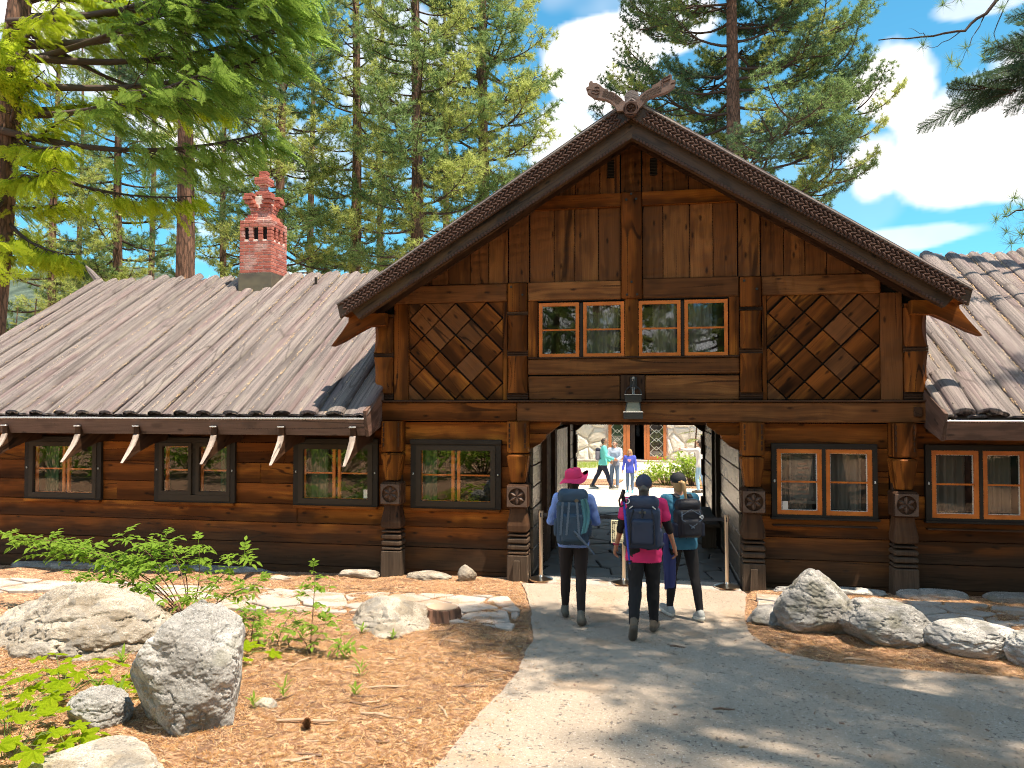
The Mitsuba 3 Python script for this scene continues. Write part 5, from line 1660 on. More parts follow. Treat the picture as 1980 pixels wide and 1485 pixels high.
# ---------------------------------------------------------------- plants and litter
def leaflet(p, d, up, ln, w, fold=.35):
    """a pointed oval leaf, folded along its midrib: 8 triangles"""
    d, up = unit(np.asarray(d, float)), np.asarray(up, float)
    s = unit(np.cross(d, up)); up = np.cross(s, d)
    t = np.array([0, .28, .62, 1.0]); ww = np.array([.05, 1.0, .78, 0.0]) * w / 2
    mid = p + d * (t * ln)[:, None] - up * (.16 * ln * t ** 2)[:, None]
    l = mid + s * ww[:, None] + up * (fold * ww)[:, None]
    r = mid - s * ww[:, None] + up * (fold * ww)[:, None]
    v = np.vstack([mid, l, r])
    f = []
    for i in range(3):
        f += [[i, i + 1, 5 + i], [i, 5 + i, 4 + i], [i + 1, i, 8 + i], [i + 1, 8 + i, 9 + i]]
    return v, np.array(f)


def compound_leaf(seed, n=3, L=.20, ln=.095, w=.040):
    r = np.random.default_rng(seed)
    parts_ = [tube(np.array([[0, 0, 0], [L * .5, 0, .012], [L, 0, -.01]]), [.003, .0025, .001], 4, False)]
    for k in range(n):
        x = L * (.35 + .55 * k / n)
        for s in (-1, 1):
            a = math.radians(r.uniform(48, 66)) * s
            parts_.append(leaflet(np.array([x, 0, .01]), (math.cos(a), math.sin(a), r.uniform(-.25, .15)), (0, 0, 1), ln * r.uniform(.8, 1.1), w))
    parts_.append(leaflet(np.array([L, 0, -.008]), (1, 0, -.25), (0, 0, 1), ln * 1.1, w * 1.1))
    return cat(parts_)


ELDER = [mikit.ply(compound_leaf(s, n), 'elder_leaf') for s, n in ((1, 3), (2, 3), (3, 2), (4, 2))]


def orient(p, az, pitch, roll, s):
    return T().translate([float(a) for a in p]).rotate([0, 0, 1], float(az)).rotate([0, 1, 0], float(-pitch)).rotate([1, 0, 0], float(roll)).scale(float(s))


def elder(label, stems, size=1.0, every=.075, group_=None, name='elderberry_shrub', start=.35, thick=.008):
    k = thing(name, label, 'shrub', group_)
    tubes_ = []
    for pts in stems:
        pts = np.asarray(pts, float)
        t = np.linspace(0, 1, len(pts)); q = np.linspace(0, 1, 14)
        c = np.stack([np.interp(q, t, pts[:, a]) for a in range(3)], 1)
        c[1:-1] = (c[:-2] + c[1:-1] * 2 + c[2:]) / 4
        tubes_.append(tube(c, thick * (1 - .75 * q), 5))
        ln = np.linalg.norm(np.diff(c, axis=0), axis=1).sum()
        m = max(3, int(ln * (1 - start) / every))
        for i in range(m):
            u = start + (1 - start) * (i + .6) / m
            p = np.array([np.interp(u, q, c[:, a]) for a in range(3)])
            for s in (0, 180):
                if R.random() < .12:
                    continue
                d = c[-1] - c[0]
                az = math.degrees(math.atan2(d[1], d[0])) + 90 + s + R.uniform(-55, 55) + (i % 2) * 60
                part(k, 'leaf', ELDER[R.integers(4)], at=orient(p, az, R.uniform(-25, 35), R.uniform(-30, 30), size * R.uniform(.65, 1.1) * (1.05 - .3 * u)))
        part(k, 'leaf', ELDER[R.integers(4)], at=orient(c[-1], R.uniform(0, 360), R.uniform(10, 60), 0, size * .7))
    put(k + '__stem', mikit.ply(cat(tubes_), 'stem_brown', smooth=True))
    return k


g0 = lambda x, y: float(litter_h(np.array([x]), np.array([y]))[0])
b = np.array([-5.05, -3.38, g0(-5.05, -3.38)])
elder('arching elderberry shrub with pinnate leaves behind the broad tan boulder', [
    [b, b + [-.55, .1, .42], b + [-1.25, .2, .68], b + [-2.0, .3, .80], b + [-2.7, .35, .80]], [b, b + [-.45, .15, .35], b + [-1.0, .25, .55], b + [-1.6, .3, .62], b + [-2.3, .4, .60]],
    [b, b + [-.3, .1, .45], b + [-.65, .15, .75], b + [-1.0, .2, .90]], [b, b + [-.12, .1, .40], b + [-.30, .15, .72], b + [-.45, .2, .92]],
    [b, b + [.05, .1, .38], b + [.0, .2, .66], b + [-.05, .25, .84]], [b, b + [.2, .1, .36], b + [.38, .2, .60], b + [.52, .25, .72]], [b, b + [-.5, .1, .30], b + [-1.0, .05, .42], b + [-1.5, .0, .45]],
    [b, b + [-.2, -.05, .25], b + [-.45, -.1, .45], b + [-.7, -.15, .52]], [b, b + [.3, .1, .22], b + [.55, .15, .36], b + [.85, .2, .46]], [b, b + [.1, -.1, .2], b + [.2, -.15, .35], b + [.3, -.2, .42]],
    [b, b + [-.6, .3, .5], b + [-1.5, .45, .62], b + [-2.5, .5, .66]], [b, b + [-.2, .25, .5], b + [-.5, .35, .70], b + [-.8, .4, .78]]], 1.28, .070)
b = np.array([-3.10, -4.48, g0(-3.10, -4.48)])
elder('upright elderberry sapling standing alone right of the tall pointed boulder', [[b, b + [.01, .02, .30], b + [.03, .03, .62], b + [.02, .02, .78]], [b, b + [.06, 0, .15], b + [.16, -.02, .28]], [b, b + [-.05, 0, .12], b + [-.16, .02, .24]],
                                                                              [b + [.3, -.1, 0], b + [.33, -.1, .14], b + [.36, -.12, .24]], [b + [-.25, .1, 0], b + [-.28, .1, .12], b + [-.2, .08, .22]]], .95, .062, start=.25, thick=.006)
b = np.array([-3.84, -4.22, g0(-3.84, -4.22)])
elder('slender pair of elderberry seedlings between the tall boulder and the upright sapling', [[b, b + [.02, 0, .20], b + [.05, .02, .42]], [b + [.25, .05, 0], b + [.32, .05, .2], b + [.48, .07, .44]], [b + [-.1, .1, 0], b + [-.14, .1, .2], b + [-.12, .1, .36]], [b + [.12, -.1, 0], b + [.14, -.1, .14], b + [.2, -.1, .22]]], .85, .062, start=.25, thick=.005)
b = np.array([-4.35, -4.0, g0(-4.35, -4.0)])
elder('low elderberry seedling against the back of the tall pointed boulder', [[b, b + [.03, 0, .18], b + [.06, .02, .34]], [b + [.15, 0, 0], b + [.18, 0, .16], b + [.26, .02, .30]], [b + [-.15, .05, 0], b + [-.2, .05, .2], b + [-.22, .05, .40]], [b + [.3, .05, 0], b + [.36, .05, .1], b + [.42, .05, .2]]], 1.0, .06, start=.2, thick=.005)


def lobed_leaf(seed, size):
    """a five-lobed leaf with a raised toothed blade; the stalk joins at the origin, the tip points along +x"""
    r = np.random.default_rng(seed)
    out = []
    for k in range(5):
        a = math.radians(-104 + 52 * k)
        L = size * (.62, .86, 1.0, .86, .62)[k] * .62
        for da, q in ((-19, .70), (-10, .86), (0, 1.0), (10, .86), (19, .70)):
            out.append((math.cos(a + math.radians(da)) * L * q, math.sin(a + math.radians(da)) * L * q))
        if k < 4:
            out.append((math.cos(a + math.radians(26)) * L * .52, math.sin(a + math.radians(26)) * L * .52))
    o = np.array(out)
    c = np.array([0.0, 0.0])
    dist = np.linalg.norm(o, axis=1)
    ang = np.arctan2(o[:, 1], o[:, 0])
    zo = -.28 * dist ** 2 / size + .030 * size * np.cos(ang * 6.92 + .0)
    mid = o * .55
    zm = -.10 * dist ** 2 / size + .055 * size * np.cos(ang * 6.92)
    v = np.vstack([[[0, 0, 0]], np.column_stack([mid, zm]), np.column_stack([o, zo])])
    n = len(o)
    f = []
    for i in range(n - 1):
        f += [[0, 1 + i, 2 + i], [1 + i, 1 + n + i, 2 + n + i], [1 + i, 2 + n + i, 2 + i]]
    return v, np.array(f)


THIM = [mikit.ply(trimesh.Trimesh(*lobed_leaf(s, .205), process=False), 'thimble_leaf') for s in range(4)]


def thimble(label, x, y, n, spread, hts):
    k = thing('thimbleberry_plant', label, 'plant')
    st = []
    base = np.array([x, y, g0(x, y)])
    for i in range(n):
        a = 2.4 * i + R.uniform(-.4, .4)
        rr = spread * math.sqrt((i + .5) / n)
        h = hts * R.uniform(.45, 1.0) * (1 - .35 * rr / spread)
        p = base + [math.cos(a) * rr, math.sin(a) * rr * .85, h]
        p[2] = max(p[2], g0(p[0], p[1]) + .05)
        st.append(tube(np.array([base + [math.cos(a) * rr * .25, math.sin(a) * rr * .2, 0], base * .5 + p * .5 + [0, 0, .04], p]), [.004, .003, .002], 4, False))
        part(k, 'leaf', THIM[i % 4], at=orient(p, math.degrees(a) + R.uniform(-50, 50), R.uniform(-30, 12), R.uniform(-25, 25), R.uniform(.65, 1.25)))
    put(k + '__stem', mikit.ply(cat(st), 'stem_green'))


thimble('broad leaved thimbleberry at the bottom left corner beside the pale slab', -3.98, -6.98, 20, .44, .34)
thimble('thimbleberry at the left edge above the bottom corner clump', -4.40, -6.45, 20, .44, .30)
thimble('thimbleberry with yellow green leaves below the broad tan boulder', -4.60, -5.80, 22, .52, .26)
thimble('small thimbleberry with flat leaves left of the tall pointed boulder', -3.95, -5.55, 11, .34, .20)
thimble('thimbleberry seedling tucked under the small speckled rock', -3.72, -6.72, 5, .20, .12)
thimble('low thimbleberry patch behind the tall pointed boulder', -3.70, -4.75, 9, .34, .16)


def blades(name, label, x, y, n, L, w, leaf, up=1.0):
    k = thing(name, label, 'plant')
    p = np.array([x, y, g0(x, y)])
    for i in range(n):
        a = 2.4 * i + R.uniform(-.3, .3)
        d = np.array([math.cos(a), math.sin(a), up * R.uniform(.7, 1.5)])
        part(k, 'leaf', leaflet(p + [0, 0, .01 * i], d, (-d[0], -d[1], 1), L * R.uniform(.7, 1.1), w), leaf)
    return k


for x, y, n, L, w, lab in ((-3.98, -5.95, 7, .24, .030, 'strap leaved lily shoot left of the small speckled rock'), (-4.30, -5.75, 6, .20, .026, 'strap leaved shoot among thimbleberry leaves below the tan boulder'), (-2.86, -5.95, 7, .11, .020, 'tiny seedling left of the small pale stone'), (-2.74, -5.72, 9, .13, .016, 'tiny seedling with narrow leaves behind the small pale stone'),
                           (-2.22, -5.58, 8, .10, .024, 'lone star shaped seedling near the path edge'), (-2.38, -5.05, 10, .13, .014, 'tufted seedling on the open needle floor'), (-4.62, -5.05, 7, .14, .030, 'small green plant before the foot of the tan boulder'), (-3.42, -3.98, 12, .13, .020, 'pale leafy tuft right of the slender seedlings'),
                           (-2.92, -3.62, 8, .11, .022, 'small leafy plant at the left foot of the half buried boulder'), (-2.55, -3.72, 7, .08, .018, 'tiny plant in front of the half buried boulder'), (-2.70, -4.62, 12, .14, .022, 'bushy little plant right of the upright sapling')):
    blades('seedling', lab, x, y, n, L, w, 'elder_leaf')


def bush(label, x, y, rx, ry, h, n, leaf, seed, size=.085):
    r = np.random.default_rng(seed)
    k = thing('green_bush', label, 'bush', 'bushes behind the viewpoint' if y < -8 else None)
    z0 = float(gz(x, y))
    c = r.normal(size=(26, 3)); c = unit(c) * r.uniform(.35, .85, (26, 1))
    i = r.integers(0, 26, n)
    p = c[i] + r.normal(size=(n, 3)) * .20
    p = p * [rx, ry, h / 2] + [x, y, z0 + h / 2]
    p[:, 2] = np.maximum(p[:, 2], z0 + .05)
    d = unit(r.normal(size=(n, 3)) * [1, 1, .6])
    v, f, o = [], [], 0
    for a, b_ in zip(p, d):
        q, g_ = leaflet(a, b_, (0, 0, 1), size * r.uniform(.7, 1.3), size * .5)
        v.append(q); f.append(g_ + o); o += len(q)
    put(k + '__foliage', mikit.ply((np.vstack(v), np.vstack(f)), leaf))
    st = [tube(np.array([[x + a[0] * .15, y + a[1] * .15, z0 - .05], a_ * .5 + np.array([x, y, z0]) * .5, a_]), [.014, .009, .004], 4) for a, a_ in zip(c, c * [rx, ry, h / 2] + [x, y, z0 + h / 2])]
    put(k + '__stem', mikit.ply(cat(st), 'stem_brown'))


bush('bright green bush in the courtyard directly below the right leaded window', .72, 17.2, .95, .7, 1.15, 900, 'shrub_leaf', 1, .13)
bush('bright green bush in the courtyard at the right side of the passage view', 1.62, 17.0, .75, .6, 1.30, 800, 'shrub_leaf', 2, .13)
bush('low yellow green bush between the girl and the larger bushes', .05, 18.5, .55, .5, .60, 350, 'shrub_leaf', 3, .12)
for i, (x, y, h) in enumerate(((-11, -15.5, 1.8), (-8.2, -16.5, 2.4), (-5.4, -15.2, 1.6), (-2.9, -16.2, 2.2), (-.2, -15.4, 1.7), (2.4, -16.4, 2.5), (4.9, -15.2, 1.7), (7.6, -16.4, 2.2), (-13.6, -16.4, 2.3), (10.4, -15.6, 2.0), (-4.6, -10.2, 1.3), (-6.6, -9.6, 1.5), (-8.8, -10.0, 1.7), (-11.2, -9.4, 1.6), (-13.6, -10.2, 1.9), (-16.0, -9.6, 1.8), (-18.5, -10.2, 1.9))):
    bush('leafy green bush on the bank behind the viewpoint', x, y, 1.7, 1.0, h, 420, 'elder_leaf' if i % 2 else 'shrub_leaf', 20 + i, .26)
k, at, r = column('young_fir', 'young fir against the stone house wall at the right side of the passage view', 'tree', 2.0, 20.5, 4.2, .10, seed=71, sides=8)
for i in range(26):
    f = (i + .5) / 26
    bough_at(k, f'young_fir_bough_{i % 2}', at(.0 + 4.0 * f), i * 137.5, r.uniform(-5, 15), (.15 + .95 * (1 - f)) / 3.0)
GR = thing('lawn_grass', 'strip of short green grass before the stone house wall', 'grass', kind='stuff')
n = 5000
p = np.stack([R.uniform(-5.5, -1.9, n), R.uniform(25.5, 29, n), np.zeros(n)], 1); p[:, 2] = gz(p[:, 0], p[:, 1]) + .02
d = unit(np.stack([R.normal(0, .4, n), R.normal(0, .4, n), np.ones(n)], 1))
put(GR, mikit.ply(tris_from(p, p + d * R.uniform(.08, .20, (n, 1)), unit(np.cross(d, [1, .3, 0])), .03), 'shrub_leaf'))


def scatter(n, box_, test):
    x, y = R.uniform(box_[0], box_[1], n), box_[2] + (box_[3] - box_[2]) * R.uniform(0, 1, n) ** 1.0
    ok = test(x, y)
    x, y = x[ok], y[ok]
    return np.stack([x, y, litter_h(x, y)], 1)


off = lambda x, y: (on_path(x, y) > .01 + .05 * meshkit.fbm(np.stack([x * 4, y * 4, 0 * x], -1), 3)) & ~((x > -1.8) & (x < 1.4) & (y > -.4)) & (y < -.06)
for nm, leaf, n, l0, l1, w in (('pine_needle_litter', 'dry_needle', 70000, .04, .11, .0055), ('pine_needle_litter', 'dry_needle_dark', 30000, .03, .10, .007), ('pine_needle_litter', 'dry_needle_pale', 42000, .03, .09, .005)):
    p = np.vstack([scatter(int(n * .80), (-7.0, -1.0, -7.4, -.3), off), scatter(int(n * .35), (1.0, 5.5, -4.6, -.4), off), scatter(int(n * .10), (-2.0, 6.0, -7.4, -.45), lambda x, y: (on_path(x, y) < .02) & (R.random(len(x)) < .018 + np.exp(on_path(x, y) / .16)))])
    p[:, 2] = np.where(on_path(p[:, 0], p[:, 1]) < .05, np.maximum(p[:, 2], gz(p[:, 0], p[:, 1]) + .008), p[:, 2])
    p = p[R.random(len(p)) < np.clip(1.3 - (p[:, 1] + 7) / 8, .3, 1)]
    m = len(p)
    d = unit(np.stack([R.normal(0, 1, m), R.normal(0, 1, m), R.normal(.12, .16, m)], 1))
    p[:, 2] += R.uniform(0, .012, m)
    ln = R.uniform(l0, l1, (m, 1))
    k = thing(nm, {'dry_needle': 'tan pine needles', 'dry_needle_dark': 'dark brown pine needles', 'dry_needle_pale': 'pale straw coloured pine needles'}[leaf] + ' scattered over the forest floor', 'pine needles', kind='stuff')
    put(k, mikit.ply(tris_from(p - d * ln * .5, p + d * ln * .5, unit(np.cross(d, [0, 0, 1.0])), w), leaf))
# twigs and chips
p = scatter(620, (-6.5, -1.0, -7.2, -1.0), off)
ms, mp = [], []
for i, c in enumerate(p):
    a = R.normal(0, .8); ln = .05 + .22 * R.random() ** 2.2
    d = np.array([math.cos(a), math.sin(a), R.uniform(-.05, .1)])
    bend = np.array([-d[1], d[0], .1]) * R.normal(0, .10) * ln
    q = np.array([c - d * ln / 2, c + bend, c + d * ln / 2]) + [0, 0, .008]
    (ms if i % 3 else mp).append(tube(q, R.uniform(.003, .0075), 4))
k = thing('fallen_twigs', 'pale and brown twigs strewn over the needle floor', 'twigs', kind='stuff')
put(k + '__brown', mikit.ply(cat(ms), 'stick_wood')); put(k + '__pale', mikit.ply(cat(mp), 'stick_pale'))
labels[k + '__brown'] = {'kind': 'stuff'}; labels[k + '__pale'] = {'kind': 'stuff'}
# crumbs of bark and needles blown on to the asphalt
n = 420
x, y = R.uniform(-2, 6, n), R.uniform(-7.5, -.5, n)
dd = on_path(x, y)
ok = (dd < -.02) & (R.random(n) < np.clip(.28 + .9 * np.exp(dd / .12), 0, 1))
ms = []
for a, b_ in zip(x[ok], y[ok]):
    s = R.uniform(.006, .018)
    ms.append(turned(cbox(-s, s, -s * .4, s * .4, 0, s * .35, .001), rot((0, 0, 1), R.uniform(0, 180)), (a, b_, float(gz(a, b_)) + .006)))
k = thing('bark_crumbs', 'dark crumbs of bark strewn over the asphalt path', 'bark crumbs', kind='stuff')
put(k, mikit.ply(cat(ms), 'stick_wood'))
# sticks and a cone
for (x, y, a, ln, w, lab, mat) in ((.56, -5.29, 4, .16, .007, 'straight brown stick lying on the sunlit asphalt', 'stick_wood'), (.29, -3.55, -12, .15, .009, 'reddish brown stick lying on the shaded asphalt behind the walkers', 'stick_wood'), (.62, -6.0, 20, .06, .008, 'short stub of twig on the asphalt near the bottom edge', 'stick_pale'),
                                   (-2.35, -6.15, 8, .42, .011, 'long pale stick on the needle floor right of the tall boulder', 'stick_pale'), (-1.85, -6.0, -8, .34, .010, 'bent pale stick on the needle floor near the path', 'stick_pale'), (-2.05, -5.3, 15, .34, .009, 'thin pale stick on the needle floor by the star shaped seedling', 'stick_pale'), (1.9, -3.62, 2, .20, .012, 'pale stick at the path edge before the row of boulders', 'stick_pale')):
    k = thing('fallen_stick', lab, 'stick')
    z = (g0(x, y) + .012) if on_path(np.array([x]), np.array([y]))[0] > 0 else float(gz(x, y)) + .012
    d = np.array([math.cos(math.radians(a)), math.sin(math.radians(a)), 0])
    c = np.array([x, y, z])
    put(k, mikit.ply(tube(np.array([c - d * ln / 2, c - d * ln * .1 + [0, .012, .004], c + d * ln * .2, c + d * ln / 2 + [0, .01, 0]]), [w * .8, w, w * .9, w * .5], 6), mat, smooth=40))
k = thing('pine_cone', 'dark open pine cone lying on the needle floor', 'pine cone')
c = np.array([-2.30, -6.25, g0(-2.30, -6.25) + .03]); ms = []
for i in range(60):
    t = i / 60; a = 2.4 * i
    rr = .040 * math.sin(math.pi * (.15 + .8 * t))
    d = np.array([math.cos(a), math.sin(a), .5])
    ms.append(leaflet(c + [0, 0, -.03 + .075 * t], d, (0, 0, 1), rr + .008, .022))
put(k, mikit.ply(cat(ms), 'dry_needle_dark'))
# ---------------------------------------------------------------- lantern, stanchions
LN = thing('wall_lantern', 'dark iron lantern with an arched top hanging on the beam above the passage', 'lantern')
lx, ly = -.178, -.33
part(LN, 'wall_plate', cbox(lx - .05, lx + .05, -.085, -.055, 2.78, 2.96), 'iron')
part(LN, 'arm', tube([(lx, -.07, 2.90), (lx, -.22, 2.945), (lx, ly, 2.93)], .018, 8), 'pale_iron')
a = np.linspace(0, math.pi, 15)
part(LN, 'arch', cat([tube(np.column_stack([lx + .115 * np.cos(a), np.full(15, ly), 2.70 + .125 * np.sin(a)]), .009, 6), tube(np.column_stack([np.full(15, lx), ly + .115 * np.cos(a), 2.70 + .125 * np.sin(a)]), .009, 6)]), 'iron', smooth=40)
part(LN, 'hook', tube([(lx, ly, 2.93), (lx + .01, ly, 2.87), (lx, ly, 2.82)], .014, 6), 'iron')
part(LN, 'ring', cat([tube([(lx, ly, 2.815), (lx, ly, 2.70)], .018, 8)]), 'pale_iron')
part(LN, 'top_box', cbox(lx - .115, lx + .115, ly - .115, ly + .115, 2.60, 2.70), 'iron')
part(LN, 'top_rim', cbox(lx - .120, lx + .120, ly - .120, ly + .120, 2.698, 2.708, .003), 'pale_iron')
w0, w1 = .085, .105
part(LN, 'glass', loft([[(lx + a * w, ly + b * w, z) for a, b in ((-1, -1), (1, -1), (1, 1), (-1, 1))] for z, w in ((2.465, w1), (2.60, w0))]), 'lantern_glass')
part(LN, 'bar', cat([tube([(lx + a * (w1 + .004), ly + b * (w1 + .004), 2.46), (lx + a * (w0 + .004), ly + b * (w0 + .004), 2.60)], .009, 5) for a in (-1, 1) for b in (-1, 1)]), 'iron')
part(LN, 'base_box', cbox(lx - .135, lx + .135, ly - .135, ly + .135, 2.36, 2.455), 'iron')
part(LN, 'base_rim', cbox(lx - .138, lx + .138, ly - .138, ly + .138, 2.453, 2.465, .003), 'pale_iron')

ST_X = (-1.51, -.322, 1.093)
for x, lab in zip(ST_X, ('brass coloured queue post at the left side of the passage entrance', 'brass coloured queue post in the middle of the entrance behind the woman in pink', 'brass coloured queue post at the right side of the passage entrance')):
    s = thing('queue_post', lab, 'post', 'queue posts across the passage entrance')
    y = -.22
    put(s + '__pole', mikit.ply(trimesh.creation.cylinder(.032, .93, sections=20).apply_translation((x, y, .03 + .465)), 'steel', smooth=40))
    part(s, 'base', trimesh.creation.revolve([[0, .0], [.175, .0], [.178, .018], [.13, .036], [.05, .055], [.036, .075], [0, .075]], sections=28).apply_translation((x, y, .03)), 'steel', smooth=40)
    part(s, 'head', trimesh.creation.cylinder(.036, .10, sections=20).apply_translation((x, y, .975)), 'steel', smooth=40)
    part(s, 'slot', cbox(x - .008, x + .008, y - .042, y - .03, .935, 1.0, .002), 'belt_black')
for a, b_, lab in ((ST_X[0], ST_X[1], 'black barrier belt stretched between the left and middle queue posts'), (ST_X[1], ST_X[2], 'black barrier belt stretched between the middle and right queue posts')):
    t = np.linspace(0, 1, 12)
    xs = a + .036 + (b_ - a - .072) * t
    zs = .968 - .018 * np.sin(math.pi * t)
    k = thing('barrier_belt', lab, 'belt')
    put(k, mikit.ply(loft([[(x, -.222, z - .024), (x, -.218, z - .024), (x, -.218, z + .024), (x, -.222, z + .024)] for x, z in zip(xs, zs)]), 'belt_black'))
SG = thing('notice_sign', 'cream notice with a black fret border and red heading hung on the middle queue post', 'sign')
plain('cream_board', (.72, .66, .44), .5); plain('ink_black', (.02, .02, .02), .6); plain('ink_red', (.65, .03, .03), .5)
sx0, sx1, sz0, sz1, sy = -.50, -.145, .60, .925, -.275
put(SG + '__board', mikit.ply(cbox(sx0, sx1, sy, sy + .012, sz0, sz1, .004), 'cream_board'))
q = sbox(sx0 + .018, sz0 + .018, sx1 - .018, sz1 - .018)
br = q.difference(q.buffer(-.008)).union(q.buffer(-.026, join_style=2).difference(q.buffer(-.032, join_style=2)))
for x in (sx0 + .018, sx1 - .052):
    for z in (sz0 + .018, sz1 - .052, (sz0 + sz1) / 2 - .017):
        e = sbox(x, z, x + .034, z + .034)
        br = br.difference(e).union(e.difference(e.buffer(-.008, join_style=2))).union(sbox(x + .013, z + .013, x + .021, z + .021))
part(SG, 'border', extrude_xz(br, sy - .002, sy), 'ink_black')
tx = meshkit.text_mesh('EXIT', .036, .002, bold=True)
tv = tx.vertices
tx = trimesh.Trimesh(np.column_stack([tv[:, 0] - tv[:, 0].mean() + (sx0 + sx1) / 2, sy - .001 - tv[:, 2], tv[:, 1] + .835]), tx.faces[:, ::-1], process=False)
part(SG, 'heading', tx, 'ink_red')
part(SG, 'small_print', cat([cbox(sx0 + .085, sx1 - .085 - .03 * (i % 2), sy - .002, sy - .0005, z, z + .008, .0003) for i, z in enumerate((.80, .785, .755, .74))]), 'ink_black')

# ---------------------------------------------------------------- people
OPS = m3.OpType.Add


def skin_over(groups, res=.020, it=10, amp=0.0, seed=0):
    """one smooth surface over hulls of spheres; groups: lists of (point, radius)"""
    ms = []
    for gset in groups:
        ms.append(m3.Manifold.batch_hull([m3.Manifold.sphere(float(r), 18).translate([float(c) for c in p]) for p, r in gset]))
    m = m3.Manifold.batch_boolean(ms, OPS).refine_to_length(res).to_mesh()
    t = trimesh.Trimesh(np.array(m.vert_properties[:, :3]), np.array(m.tri_verts))
    trimesh.smoothing.filter_taubin(t, lamb=.5, nu=.52, iterations=it)
    if amp:
        n = t.vertex_normals
        f = meshkit.fbm(t.vertices * np.array([9, 9, 14]) + seed, 3, seed) - .5
        t.vertices = t.vertices + n * (f * amp)[:, None]
    return t


def vec(pitch, side=0.0):
    """a limb's direction: hanging down, swung forward (+y) by pitch and out (+x) by side degrees"""
    p, s = math.radians(pitch), math.radians(side)
    return np.array([math.sin(s), math.sin(p) * math.cos(s), -math.cos(p) * math.cos(s)])


